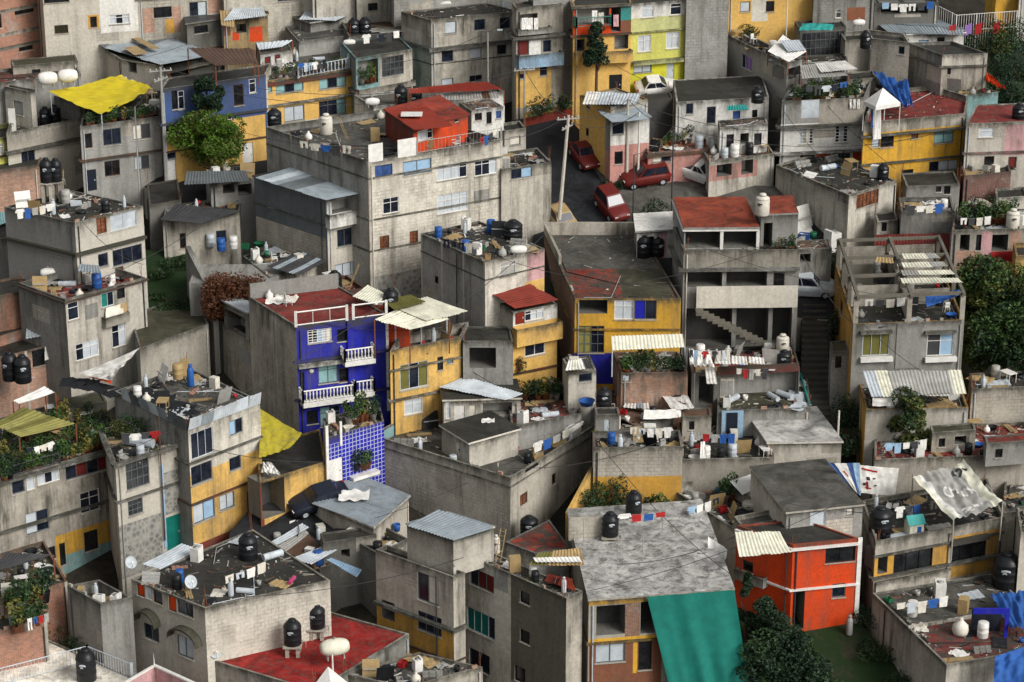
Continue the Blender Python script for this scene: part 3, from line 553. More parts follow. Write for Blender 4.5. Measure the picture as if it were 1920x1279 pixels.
bd('M45', (505, 520), (455, 480), (617, 480), 600, 'low peeling house with scrap timber on its roof', 'pl:beige:.9', side='pl:grey:.9', roof='ro:roofd', par=.2, clutter=16)
bd('M45r', (590, 555), (556, 530), (685, 540), 640, 'red painted roof house behind the blue house', 'pl:dred:.3', roof='wo:red', par=.3, clutter=4)
bd('M35', (262, 654), (243, 590), (391, 608), 745, 'low walled store with a flat dark brown roof', 'pl:warm:.8', side='pl:grey', roof='ro:moss:.3', par=.1)
bd('C42', (910, 492), (789, 438), (1021, 466), 700, 'tall grey concrete house with a pink panel and rooftop tank', 'pl:cream:.5', side='pl:grey:.6', roof='ro:roofd', par=.15, frame='L', clutter=14, L=[(815,518,822,532,'k')], R=[(938,490,968,517,'w')], paint=[('R',988,470,1024,524,'pl:rose:.4'),('R',985,524,1030,548,'pl:yellow:.3')], bands=[(524,.1,.05)])
bd('C42y', (962, 586), (915, 552), (1045, 570), 722, 'narrow yellow house with a dark red awning roof', 'pl:yellow:.3', side='pl:warm:.6', par=.05, R=[(966,580,984,608,'D:red'),(984,580,1020,600,'W'),(984,632,1022,666,'w')], paint=[('R',955,560,1050,604,'pl:white:.5')], bands=[(640,.1,.3,'pl:rust:.4'),(700,.12,.15,'pl:red:.3')])
bd('C46', (1078, 560), (1020, 437), (1277, 560), 715, 'bright amber house with a patchy red and black roof', 'pl:amber:.2', side='br:rust:.8', roof='ro:moss:.2', par=.1, R=[(1086,556,1139,588,'o'),(1152,563,1188,599,'W'),(1189,563,1231,599,'v'),(1084,611,1133,662,'Y')], paint=[('R',1075,662,1150,720,'pl:blue:.3')], bands=[(616,.12,.12,'pl:amber:.4')])
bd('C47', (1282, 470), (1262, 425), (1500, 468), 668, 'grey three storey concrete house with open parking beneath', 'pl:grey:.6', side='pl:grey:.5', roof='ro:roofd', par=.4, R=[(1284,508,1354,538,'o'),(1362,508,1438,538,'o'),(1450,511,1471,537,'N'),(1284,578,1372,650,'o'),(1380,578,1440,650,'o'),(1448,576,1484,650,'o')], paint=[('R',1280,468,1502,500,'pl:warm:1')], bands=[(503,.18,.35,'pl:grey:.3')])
bd('C47t', (1283, 430), (1262, 373), (1424, 429), ('C47', 468), 'open top storey under a bright rust red roof', 'pl:grey:.5', side='pl:grey:.4', roof='wo:tilered:.1', par=0, over=.03, R=[(1285,433,1350,465,'o'),(1356,433,1422,465,'o')], bands=[(431,.1,.12,'pa:white')])
bd('C47u', (1427, 405), (1417, 372), (1497, 402), ('C47', 462), 'grey stair tower with a small red roof and cream tank', 'pl:grey:.6', roof='wo:tilered:.1', par=0, over=.02, R=[(1432,418,1448,462,'o')])
# centre
bd('C39', (555, 612), (466, 556), (728, 590), 812, 'cobalt blue four storey house with white balustrades', 'pl:blue:.15', side='bl:warm:.75', roof='wo:dred', par=.12,
   R=[(577,617,622,642,'g'),(632,617,652,640,'k'),(597,682,634,718,'a'),(562,698,571,738,'k'),(635,690,656,716,'N'),(575,770,596,795,'k'),(600,762,638,798,'a'),(643,755,656,780,'m'),(662,755,700,775,'W')], bands=[(676,.14,.3,'pl:blue:.3'),(748,.14,.3,'pl:blue:.3')])
_q = BD['C39'].q; _y = proj(Vector((_q[0].x, _q[0].y, ter(_q[0].x, _q[0].y))))[1]
bd('C39b', (469, 634), (391, 588), (500, 628), _y, 'grey block annexe left of the cobalt blue house', 'bl:warm:.8', side='bl:warm:.75', par=.12)
bd('C39c', (464, 588), (419, 566), (492, 582), ('C39b', 636), 'small dark laundry room on the grey block annexe', 'pl:grey:.9', side='pl:grey:.9', roof='me:lsteel:.4', par=0, L=[(424,588,460,626,'o')])
bd('C40', (731, 658), (748, 628), (864, 632), 806, 'pale yellow three storey house beside the blue house', 'pl:yellow:.3', side='pl:cream:.6', roof='ro:roofg', par=.75,
   R=[(750,680,803,728,'y'),(820,669,831,694,'k'),(838,671,850,681,'a'),(758,748,793,776,'W')], bands=[(694,.1,.18,'pl:warm:.7'),(750,.12,.22,'pl:warm:.7')], clutter=5)
bd('C52', (1165, 700), (1150, 660), (1290, 698), 795, 'dusty brick terrace house with a row of plants', 'br:salmon:.8', roof='ro:roofd', par=.25, R=[(1155,700,1182,716,'c')], clutter=8)
bd('C52b', (1066, 700), (1055, 672), (1118, 694), 800, 'patched white walled shack beside the amber house', 'pl:cream:.9', roof='ro:roofl', par=.1, clutter=4, R=[(1085,700,1110,716,'d')])
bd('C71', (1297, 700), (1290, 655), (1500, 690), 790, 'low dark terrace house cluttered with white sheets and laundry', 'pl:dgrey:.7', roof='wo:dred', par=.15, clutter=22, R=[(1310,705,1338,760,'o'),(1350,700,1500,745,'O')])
bd('C71b', (1345, 770), (1345, 715), (1520, 765), 830, 'mossy roofed low house beside the stepped alley', 'pl:grey:.8', roof='ro:moss', par=.1, clutter=9)
bd('C67s', (832, 752), (826, 718), (976, 748), 812, 'small white shed with a pale grey sheet roof', 'pl:cream:.6', par=0, R=[(836,754,845,786,'W'),(852,760,872,790,'D:white'),(880,760,892,792,'D:cream'),(905,755,960,778,'O')])
bd('C67r', (960, 800), (950, 745), (1090, 775), 860, 'low roof of worn red paint between the shed and the court', 'pl:grey:.8', roof='wo:red:.8', par=.2, clutter=7)
bd('C54', (1113, 840), (1111, 808), (1280, 838), 965, 'walled concrete court house with a roofless yard', 'bl:warm:.9', side='pl:grey:.8', roof='ro:roofd', par=.5, clutter=8, paint=[('R',1100,893,1300,980,'pl:ocher:.3')])
bd('C54b', (1118, 822), (1114, 742), (1262, 778), 900, 'stained grey room with plank door behind the court wall', 'pl:grey:.8', roof='wo:brown', par=.1, R=[(1168,776,1180,818,'D:tan'),(1182,776,1196,818,'o'),(1132,780,1142,806,'d')], clutter=6)
bd('C55', (1440, 832), (1396, 768), (1578, 830), 900, 'cream walled room under a broad pale grey roof', 'pl:cream:.6', side='pl:cream:.7', roof='ro:roofl:.12', par=0, over=.1)
bd('C55b', (1278, 862), (1276, 768), (1452, 858), 925, 'stained courtyard house with a turquoise door', 'pl:warm:.8', side='pl:warm', roof='ro:roofd', par=.35, clutter=10)
# right: unfinished house
bd('R51', (1600, 608), (1566, 494), (1808, 600), 790, 'unfinished grey house with a bare roof frame and bay windows', 'pl:grey:.5', side='pl:ocher:.4', roof='ro:roofd:.9', par=.35, R=[(1617,625,1668,667,'y'),(1738,626,1788,667,'w')], frame='R', clutter=14, L=[(1575,560,1580,590,'N')])
bd('R51b', (1624, 768), (1604, 690), (1816, 764), 880, 'cream ground floor with a ribbed sheet awning', 'pl:cream:.5', side='pl:ocher:.4', roof='ro:roofd', par=.3, clutter=5)
bd('R53', (1822, 730), (1818, 700), (1990, 722), 815, 'grey block wall house with rooftop boxes at the right edge', 'bl:warm:.7', roof='ro:roofd', par=.2, clutter=8)
bd('R53b', (1640, 862), (1640, 800), (1990, 850), 950, 'sprawling low house with a dark red weedy roof', 'pl:warm:.8', roof='wo:dred', par=.2, clutter=26)
bd('R73', (1880, 962), (1885, 890), (2000, 950), 1040, 'low pale terrace house with boards on its roof at the right edge', 'pl:warm:.7', roof='ro:roofg', par=.3, clutter=7)
# lower left
bd('L37', (352, 800), (214, 733), (487, 750), 1015, 'long house with a grey concrete roof and a yellow lower floor', 'pl:cream:.5', side='pl:grey:.8', roof='ro:roofg', par=.15, clutter=14,
   R=[(358,806,400,856,'y'),(430,786,455,814,'d'),(358,869,398,905,'d'),(430,856,452,881,'c'),(362,941,403,976,'d'),(412,925,440,954,'c'),(464,918,483,970,'k')],
   paint=[('R',345,868,495,1030,'pl:yellow:.3'),('R',345,1000,495,1030,'pl:red:.3')], bands=[(868,.1,.22,'pl:grey:.8'),(945,.12,.14,'pl:red:.3')])
bd('L36b', (216, 872), (190, 805), (353, 828), 1062, 'beige plaster house with dark gridded windows and a rubble base', 'pl:beige:.6', roof='ro:moss', par=.4, clutter=10, R=[(236,862,280,914,'G'),(240,936,268,965,'G'),(312,966,341,1030,'D:teal')], paint=[('R',216,975,305,1075,'st:grey:.3'),('R',306,880,352,960,'st:grey:.4')], bands=[(868,.2,.3),(940,.12,.2)])
bd('L36', (-20, 905), (-60, 800), (217, 838), 1078, 'long planted terrace house with a yellow and pale blue ground floor', 'pl:warm:.8', side='pl:grey', roof='ro:moss', par=.35, clutter=12,
   R=[(22,893,46,925,'d'),(50,886,66,919,'W'),(70,876,112,906,'W'),(122,862,205,890,'m'),(150,920,187,960,'w'),(48,958,92,998,'c'),(158,995,184,1032,'k'),(70,1028,104,1052,'k'),(112,1018,123,1060,'k')],
   paint=[('R',104,988,220,1050,'pl:amber:.2'),('R',118,1026,222,1074,'pl:aqua:.3'),('R',150,1072,222,1100,'pl:ocher:.3')], bands=[(908,.16,.35),(1000,.16,.25)])
bd('L38', (487, 905), (480, 840), (611, 866), 990, 'low orange garage with a wide black doorway', 'pl:yellow:.4', roof='ro:roofd:.1', par=.12, R=[(491,900,534,968,'o')], paint=[('R',480,890,495,1000,'pl:red:.3')])
bd('C39g', (612, 822), (605, 785), (720, 790), 922, 'gatehouse clad in blue tiles with a white metal door', 'ti:blue:.1', side='pl:warm:.7', roof='ro:moss', par=.15, R=[(614,860,643,908,'D:white')], paint=[('R',610,800,640,832,'pl:blue:.2'),('R',608,908,646,925,'pl:blue:.2')], clutter=3)
bd('C67', (957, 896), (696, 815), (1112, 800), 992, 'large grey walled court house with a stepped corner', 'pl:beige:.7', side='bl:beige:.6', roof='ro:roofg', par=.9, frame='', R=[(985,848,1010,880,'k'),(975,925,989,946,'n'),(1035,888,1042,908,'N')], clutter=16, bands=[(912,.1,.06,'pl:warm:.7')])
bd('C67b', (880, 832), (828, 800), (972, 806), ('C67', 880), 'dark slab roofed room standing in the walled court', 'pl:cream:.7', roof='ro:roofd:.1', par=0, over=.15)
bd('C66', (700, 990), (583, 940), (766, 932), 1050, 'small house with a dented slate blue tin roof', 'pl:beige:.6', side='pl:beige:.7', roof='me:steel:.5', par=0)
# lower row
bd('B66', (600, 1068), (482, 1020), (690, 1030), 1100, 'low house with brown and pale blue roof sheets', 'pl:dgrey:.6', roof='ro:brown', par=.05, clutter=10)
bd('B61b', (712, 1040), (640, 1000), (765, 1010), 1100, 'cluttered dark yard behind the slate roofed tower', 'pl:grey:.7', roof='ro:roofd', par=.5, clutter=10)
bd('B61', (850, 1082), (704, 1030), (872, 1073), 1275, 'three storey beige house with an orange ground floor', 'pl:beige:.5', side='pl:beige:.6', roof='ro:roofd', par=.25, L=[(783,1078,822,1130,'d'),(783,1152,828,1187,'d'),(716,1128,740,1162,'o')], paint=[('L',700,1152,852,1320,'pl:ocher:.4'),('A',1180,1400,'pl:ocher:.3')][:1], bands=[(1178,.2,.3,'pl:grey:.8'),(1240,.1,.1,'pl:red:.3')])
bd('B61t', (850, 1012), (763, 984), (926, 990), ('B61', 1078), 'rooftop room with a slate blue sheet roof', 'pl:cream:.4', side='pl:beige:.5', roof='me:steel:.2', par=0, over=.05)
bd('B62', (1062, 1122), (852, 1030), (1092, 1108), 1345, 'beige tower house with a black mould stained corner', 'pl:warm:1', side='pl:beige:.85', roof='wo:roofg', par=.15, clutter=7,
   L=[(881,1072,926,1104,'m'),(875,1148,928,1190,'t'),(880,1222,918,1258,'d'),(975,1110,993,1132,'k'),(975,1182,993,1206,'k'),(965,1250,985,1279,'k')], bands=[(1118,.15,.1)][:0], paint=[('L',958,1050,1062,1300,'pl:mould:1')])
bd('B60', (1104, 1127), (1064, 958), (1376, 1107), 1330, 'house with a pale blotched slab roof and a teal curtain front', 'pl:warm:.5', side='pl:warm:.8', roof='ro:roofl', par=0, over=.06,
   R=[(1118,1135,1172,1190,'o'),(1201,1128,1232,1187,'o'),(1116,1207,1172,1242,'c'),(1197,1200,1222,1256,'k'),(1300,1140,1350,1190,'o')], paint=[('R',1104,1200,1240,1300,'pl:rust:.8'),('R',1172,1120,1200,1195,'br:rust:.4'),('R',1104,1194,1240,1202,'pl:amber:.2'),('R',1104,1122,1240,1131,'pl:amber:.2'),('R',1187,1200,1195,1262,'pl:amber:.2')], bands=[(1205,.14,.12,'pl:amber:.3')])
bd('B56', (1487, 1022), (1381, 985), (1613, 1010), 1190, 'bright orange two storey house with white trim', 'pl:orange:.12', side='pl:orange:.12', roof='ro:roofd', par=.1, R=[(1548,1022,1604,1054,'k'),(1560,1094,1585,1120,'d'),(1487,1108,1508,1180,'o')], L=[(1392,1052,1412,1072,'N'),(1400,1080,1440,1090,'k')], bands=[(1028,.14,.2,'pa:white'),(1105,.12,.15,'pa:white')])
bd('B56g', (1475, 963), (1408, 878), (1618, 948), 1130, 'grey box storey under a broad flat grey roof', 'pl:grey:.35', side='pl:beige:.5', roof='ro:roofg:.5', par=0, over=.1, R=[(1519,960,1548,985,'s'),(1587,950,1601,967,'d')])
bd('B56l', (1390, 1000), (1252, 912), (1482, 975), 1100, 'roofless walled terrace left of the grey box storey', 'pl:beige:.6', side='pl:beige:.6', roof='ro:roofg', par=.8, clutter=14)
bd('B57', (1642, 1016), (1617, 938), (1884, 970), 1150, 'wide terrace house with black shuttered windows and yellow panels', 'pl:beige:.6', side='pl:warm:.8', roof='ro:roofd', par=.35, clutter=8,
   R=[(1646,1040,1664,1075,'o'),(1676,1034,1748,1070,'k'),(1777,1018,1848,1054,'k')], paint=[('R',1640,1030,1778,1076,'pl:ocher:.3'),('R',1776,1000,1870,1076,'pl:ocher:.3')], bands=[(1042,.14,.12),(1082,.12,.3)], frame='')
bd('B57r', (1914, 1000), (1906, 950), (2010, 985), 1160, 'bare grey concrete house at the right edge', 'pl:warm:.7', roof='ro:roofd', par=.3, clutter=4)
bd('B58', (1775, 1247), (1636, 1112), (2010, 1205), 1400, 'low house with a wide stained concrete roof and blue tarpaulin', 'pl:cream:.6', side='pl:beige:.8', roof='ro:roofg', par=.12, clutter=10)
bd('B64', (384, 1140), (246, 1086), (619, 1088), 1350, 'beige house with arched hoods and orange curtained windows', p3=(474, 992), wall='bl:beige:1', side='pl:warm:.9', roof='ro:roofd:.4', par=.1, clutter=8,
   L=[(257,1096,271,1118,'r'),(273,1101,284,1122,'s'),(287,1106,304,1132,'r'),(316,1117,330,1146,'r'),(332,1128,362,1154,'c'),(270,1172,298,1200,'d'),(333,1195,362,1232,'d')])
bd('B64b', (188, 1132), (126, 1098), (248, 1120), 1300, 'roofless grey stub walls beside the arched house', 'pl:grey:.7', side='pl:grey:.7', par=.8, clutter=6)
bd('B65a', (0, 1130), (-40, 1050), (126, 1090), 1270, 'brick balcony house with a black sheet canopy', 'br:brick:.6', roof='ro:moss', par=.3, clutter=9, R=[(30,1118,70,1140,'o')], frame='R')
bd('B65b', (-40, 1192), (-60, 1130), (88, 1165), 1340, 'orange brick house with concrete posts at the lower left', 'br:brick:.3', roof='ro:moss', par=.15, frame='R', clutter=8)
bd('B63', (592, 1296), (392, 1236), (767, 1188), 1440, 'house with a deep red painted roof and two black tanks', 'pl:grey:.9', side='pl:warm:.7', roof='wo:deepred:.25', par=.12)
bd('B65c', (150, 1360), (-30, 1275), (262, 1275), 1500, 'cream roofed corner house with white railings', 'pl:cream:.4', roof='ro:cream:.1', par=.1)
bd('B65e', (760, 1290), (640, 1262), (905, 1250), 1420, 'mossy rubble roofed house at the bottom edge', 'pl:warm:.8', roof='ro:roofg', par=.2, clutter=10)

# small rooms and lean-tos that fill the slope and stand on roofs
bd('U1', (488, 104), (480, 84), (548, 94), ('T9', 128), 'tiny white rooftop room with red framed windows', 'pl:white:.6', side='pl:grey:.8', par=.08, R=[(496,106,508,120,'m'),(515,102,526,118,'m')], roof='ro:roofg')
bd('U3', (884, 208), (860, 192), (944, 200), ('C43', 250), 'crumbling white rooftop hut right of the vermilion room', 'pl:white:1', roof='wo:brown', par=.05, R=[(890,212,904,226,'N'),(912,210,922,232,'k'),(930,208,940,222,'b')])
bd('U4', (946, 246), (935, 232), (986, 240), 310, 'narrow beige room above the street corner wing', 'pl:beige:.7', par=.2, R=[(956,256,976,272,'d')])
bd('U5', (1194, 436), (1190, 404), (1264, 432), ('C46', 484), 'patched white and lilac hut on the amber house roof', 'pl:white:1', side='pl:grey:1', roof='me:white:.9', par=0, R=[(1204,444,1226,484,'o')], paint=[('R',1232,430,1250,490,'pl:rose:.8')])
bd('U6', (1350, 240), (1346, 226), (1440, 232), 345, 'collapsing white lean-to in front of the white shabby house', 'pl:white:1', roof='wo:brown:.9', par=.05, R=[(1362,252,1376,276,'k'),(1388,250,1404,270,'o'),(1414,250,1428,272,'k')])
bd('U7', (1868, 372), (1866, 354), (1925, 368), 440, 'small cream block room beside the arch', 'bl:cream:.8', par=.15, R=[(1880,384,1892,398,'k')])
bd('U8', (1280, 782), (1278, 766), (1334, 780), ('C55b', 828), 'stained brown lean-to at the back of the courtyard', 'pl:warm:1', roof='wo:brown', par=.1, R=[(1292,790,1302,806,'k')])
bd('U9', (1117, 778), (1115, 764), (1162, 777), 900, 'grey corner room with one pale door in the concrete yard', 'pl:grey:1', par=.1, R=[(1133,786,1143,816,'D:lsteel')])
bd('U10', (1392, 988), (1376, 968), (1482, 970), 1112, 'low beige parapet room between the terrace and the orange house', 'pl:beige:.7', par=.3, roof='ro:roofg')
bd('U11', (-10, 156), (-20, 132), (152, 138), 262, 'low grey dwelling under the two white bulbous tanks', 'pl:grey:.9', roof='wo:dred:.9', par=.2)
bd('U12', (24, 124), (20, 112), (146, 114), 212, 'dark roofed low shed behind the white bulbous tanks', 'pl:warm:.8', roof='ro:moss', par=.05, R=[(60,130,76,142,'k')])
bd('U13', (350, 46), (346, 30), (420, 36), 128, 'dark tin covered shed left of the wooden shack', 'pl:dgrey:.8', roof='me:char:.7', par=0, R=[(364,48,390,62,'k')])
bd('U14', (606, 1018), (600, 1000), (706, 1004), 1080, 'low black roofed shack between the slate tin roof and the tower', 'pl:dgrey:.8', roof='ro:roofd', par=.1, R=[(640,1030,656,1046,'o')])
bd('U15', (1478, 470), (1474, 452), (1560, 466), 560, 'sunken grey shed beside the side street', 'pl:grey:.9', roof='wo:brown', par=.05, R=[(1500,476,1520,492,'o')])
bd('U16', (700, 560), (690, 546), (752, 552), 640, 'low grey stair room behind the cream sheet roof', 'pl:grey:.9', roof='ro:roofd', par=.1)
bd('U17', (1748, 812), (1744, 798), (1830, 806), ('R53b', 850), 'low weathered lean-to on the dark red weedy roof', 'pl:warm:1', roof='ro:moss', par=.08, R=[(1760,822,1772,838,'k'),(1790,818,1812,832,'o')])
bd('U18', (1850, 832), (1846, 818), (1935, 826), ('R53b', 872), 'peeling hut at the right end of the dark red weedy roof', 'pl:grey:1', roof='wo:dred', par=.08, R=[(1866,842,1880,858,'k')])
bd('U19', (868, 640), (864, 612), (962, 640), 760, 'dark stained lean-to between the pale yellow and narrow yellow houses', 'pl:grey:1', roof='ro:roofd', par=.1, R=[(880,652,930,690,'o')])
bd('U22', (1560, 660), (1556, 640), (1592, 658), 760, 'dark block hut beside the upper stepped alley', 'bl:grey:1', roof='ro:moss', par=.1, R=[(1566,668,1578,690,'k')])
bd('U23', (110, 772), (100, 752), (200, 752), ('L36', 800), 'dark planted shed at the back of the long planted terrace', 'pl:dgrey:1', roof='ro:moss', par=.1)
bd('U24', (1500, 120), (1496, 106), (1590, 114), 205, 'dark cluttered lean-to under the white corrugated sheets', 'pl:dgrey:.9', roof='ro:roofd', par=.1, R=[(1512,124,1540,140,'o')])
bd('U25', (1590, 150), (1586, 136), (1642, 146), 235, 'low grey room behind the white canopy tent', 'pl:warm:.9', roof='ro:roofd', par=.1)
bd('U26', (1004, 1038), (947, 1016), (1068, 1026), 1125, 'low house with a worn red and grey roof behind the mould stained tower', 'pl:grey:1', roof='wo:red:.9', par=.06, p3=(1030, 974))
# ------------------------------------------------------------------ loose things
SHORT = dict(U3='crumbling rooftop hut', U6='collapsing white lean-to', U11='low dwelling under white tanks', U15='sunken grey shed', U24='dark cluttered lean-to', T9='yellow house with red trim', T15='low orange house', T18='grey block house with purple window', T20='white house with gridded windows', T21='amber two storey house', T22b='pale turquoise patched house', T29='grey house under the yellow tarpaulin',
 C43='long four storey block house', C43b='block wing at the street corner', S68c='low pink house', S68d='crumbling peeling pink house', S48='beige house with brown window', S49r='dark red brick terrace', S49b='mossy grey deck house', S50='house with the arch', M30='dark mossy roofed beige house',
 M30b='red roof terrace house', M32='house with curling black roof', M32c='small laundry shelter', M45='house with scrap timber', M45r='red roof behind the blue house', C42='grey house with pink panel', C40='pale yellow house', C52='dusty brick terrace house', C52b='patched white shack', C71='dark low laundry terrace',
 C71b='mossy house by the stairs', C67r='worn red roof', C54='walled concrete yard', C54b='room with plank door', C55b='courtyard with turquoise door', R51='unfinished grey house', R51b='ribbed awning house', R53='block house at right edge', R53b='dark red weedy roof', R73='low pale terrace at right edge',
 L37='long house with grey roof', L36b='house with gridded dark windows', L36='long planted terrace', C39g='blue tiled gatehouse', C67='large walled court', B66='brown and pale sheet roofs', B61b='yard behind the slate tower', B62='mould stained tower house', B56l='roofless walled terrace', B57='black shuttered terrace house',
 B57r='bare house at right edge', B58='wide stained concrete roof', B64='arched hood house', B64b='roofless stub walls', B65a='brick balcony house', B65b='orange brick house', B65e='mossy rubble roof', T11='flat roofed three storey house', T7b='low house with red edged roof', C47='grey house with open parking', C46='amber house with patchy roof', T28='two tone beige house')
CC = dict(white='white', black='black', blue='tarpb', red='redc', grey='grey', green='green', yellow='tarpy', brown='tan', orange='orange', silver='lsteel', teal='tq', pink='magenta', cream='cream')
def PM(c, k='pa'): return M('%s:%s' % (k, CC.get(c, c)))
def item(kind, col):
    """a small prototype mesh; footprint about the origin"""
    mb = MB(); m = PM(col); r = random.Random(hash(kind+col) % 999 if False else sum(map(ord, kind+col)))
    if kind == 'bucket': mb.lathe([(0, .01), (.13, .01), (.17, .34), (.15, .34), (.12, .04), (0, .04)], m, 10); h = .34
    elif kind == 'barrel': mb.lathe([(0, 0), (.28, 0), (.3, .06), (.3, .3), (.315, .33), (.3, .36), (.3, .6), (.315, .63), (.3, .66), (.29, .88), (.25, .9), (0, .9)], m, 14)
    elif kind == 'washtub': mb.lathe([(0, .01), (.3, .01), (.4, .26), (.42, .27), (.38, .25), (.28, .05), (0, .05)], m, 14)
    elif kind == 'crate':
        mb.cbox((0, 0, .04), .25, .18, .04, m)
        for k in range(3):
            for s in (-1, 1): mb.cbox((0, s*.17, .12+k*.09), .25, .012, .032, m); mb.cbox((s*.24, 0, .12+k*.09), .012, .155, .032, m)
    elif kind == 'plank stack':
        for k in range(6): mb.cbox((r.uniform(-.1, .1), (k % 3)*.14-.14, .03+(k//3)*.055), .9, .06, .022, M('pl:tan:.8'), r.uniform(-.15, .15))
    elif kind == 'block pile':
        for k in range(9): mb.cbox(((k % 3)*.42-.42, (k//3 % 2)*.2, .1+(k//6)*.2), .19, .09, .095, M('bl:grey:.6'), r.uniform(-.08, .08))
    elif kind == 'brick stack':
        for k in range(14): mb.cbox(((k % 4)*.22-.3, (k//4 % 2)*.13, .035+(k//8)*.07), .1, .055, .032, M('br:brick:.5'), r.uniform(-.1, .1))
    elif kind == 'tyre': mb.lathe([(.18, .0), (.3, .0), (.34, .05), (.34, .14), (.3, .19), (.18, .19), (.2, .1), (.18, 0)], M('pa:black'), 16)
    elif kind == 'plastic chair':
        mb.cbox((0, 0, .43), .22, .22, .02, m); mb.cbox((0, .21, .68), .21, .02, .22, m)
        for a in (-1, 1):
            for c in (-1, 1): mb.tube((a*.2, c*.2, .42), (a*.23, c*.23, 0), .022, m, 5)
            mb.cbox((a*.22, 0, .62), .02, .2, .015, m)
    elif kind == 'sack': mb.lathe([(0, 0), (.24, .02), (.29, .15), (.26, .36), (.12, .5), (.07, .58), (.1, .64), (0, .62)], PM(col, 'cl'), 9)
    elif kind == 'wall panel':
        mb.box((-.55, 0, 0), (1.1, 0, 0), (0, .02, 0), (0, .38, 1.1), m); mb.box((-.5, .0, .55), (1.0, 0, 0), (0, -.03, 0), (0, .02, .06), M('pa:grey'))
    elif kind == 'loose sheet':
        rows = [[(-.8+1.6*i/12, -.5+1.0*j/4, .06+.03*sin(i*1.9)+.12*(j/4)*(i/12)) for i in range(13)] for j in range(5)]; mb.grid(rows, PM(col, 'me')); mb.grid([[(x, y, z-.015) for x, y, z in rr][::-1] for rr in rows], PM(col, 'me'))
    elif kind == 'gas cylinder': mb.lathe([(0, 0), (.15, .0), (.16, .06), (.16, .75), (.1, .9), (.05, .93), (.09, .95), (.09, 1.05), (0, 1.05)], m, 10)
    elif kind == 'crumpled cloth':
        rows = []
        for j in range(9):
            rows.append([(-.5+i/8., -.4+j/10., .02+.22*max(0, noise.noise(Vector((i*.45+len(col), j*.5, sum(map(ord, col))*.3))))+.05*((i*j) % 2)) for i in range(9)])
        mb.grid(rows, PM(col, 'cl'))
    elif kind == 'wooden ladder':
        for s in (-.2, .2): mb.tube((s, 0, 0), (s, .9, 2.2), .03, M('pa:tan'), 5)
        for k in range(7): mb.tube((-.2, .11+.12*k, .28+.29*k), (.2, .11+.12*k, .28+.29*k), .02, M('pa:tan'), 5)
    elif kind == 'table':
        mb.cbox((0, 0, .72), .5, .35, .02, m)
        for a in (-1, 1):
            for c in (-1, 1): mb.tube((a*.44, c*.3, 0), (a*.44, c*.3, .7), .025, m, 5)
    elif kind == 'cabinet':
        mb.cbox((0, 0, .45), .32, .26, .45, m); mb.cbox((-.15, -.265, .47), .13, .008, .38, M('pa:grey')); mb.cbox((.15, -.265, .47), .13, .008, .38, M('pa:grey'))
    elif kind == 'washing machine':
        mb.cbox((0, 0, .46), .3, .3, .46, m); mb.cbox((0, .22, .98), .3, .07, .06, m); mb.lathe([(0, .925), (.2, .925), (.22, .94), (0, .95)], M('pa:grey'), 12)
    elif kind == 'rolled mesh':
        mb.tube((-.6, 0, .2), (.6, .1, .2), .2, PM(col, 'me'), 10)
    return mb.mesh(kind.replace(' ', '_'))
ITM = {}
KINDS = [('bucket', 'white grey red black blue black'.split(), 3), ('barrel', 'grey black white silver blue'.split(), 2), ('washtub', 'grey blue black'.split(), 1), ('crate', 'red brown green grey black'.split(), 2), ('plank stack', ['brown'], 2), ('block pile', ['grey'], 2), ('brick stack', ['red'], 1), ('tyre', ['black'], 1),
  ('plastic chair', ['white', 'grey'], 1), ('sack', 'white cream grey'.split(), 2), ('wall panel', 'white grey brown black'.split(), 2), ('loose sheet', 'silver white black brown grey'.split(), 5), ('gas cylinder', ['silver'], 1), ('crumpled cloth', 'white black brown cream grey black'.split(), 5), ('table', 'white brown'.split(), 1), ('cabinet', 'white brown cream'.split(), 1), ('washing machine', ['white'], 1), ('rolled mesh', ['silver', 'black'], 1), ('wooden ladder', ['brown'], .4)]
USED = set()
def put_item(kind, col, loc, label, rz=0, group=None, s=1):
    k = (kind, col)
    if k not in ITM: ITM[k] = item(kind, col)
    o = bpy.data.objects.new(kind.replace(' ', '_'), ITM[k]); COL.objects.link(o); o.location = loc; o.rotation_euler[2] = rz; o.scale = (s, s, s)
    return tag(o, label, kind.split()[-1] if kind != 'plastic chair' else 'chair', group)
def pos_word(s, t):
    a = 'left' if s < .33 else 'right' if s > .67 else 'mid'; c = 'front' if t < .33 else 'back' if t > .67 else 'mid'
    return {('mid', 'mid'): 'at the middle', ('left', 'mid'): 'along the left edge', ('right', 'mid'): 'along the right edge', ('mid', 'front'): 'along the front edge', ('mid', 'back'): 'along the back edge'}.get((a, c), 'at the %s %s corner' % (c, a))
def inquad(q, p):
    return all((q[(i+1) % 4]-q[i]).to_2d().cross((p-q[i]).to_2d()) > 0 for i in range(4))
OCC = []
def free(p, r): return all((p.x-a)**2+(p.y-c)**2 > (r+d)**2 for a, c, d in OCC) and not any(o.zf > p.z+.2 and o.zb < p.z and inquad(o.q, p) for o in BD.values())
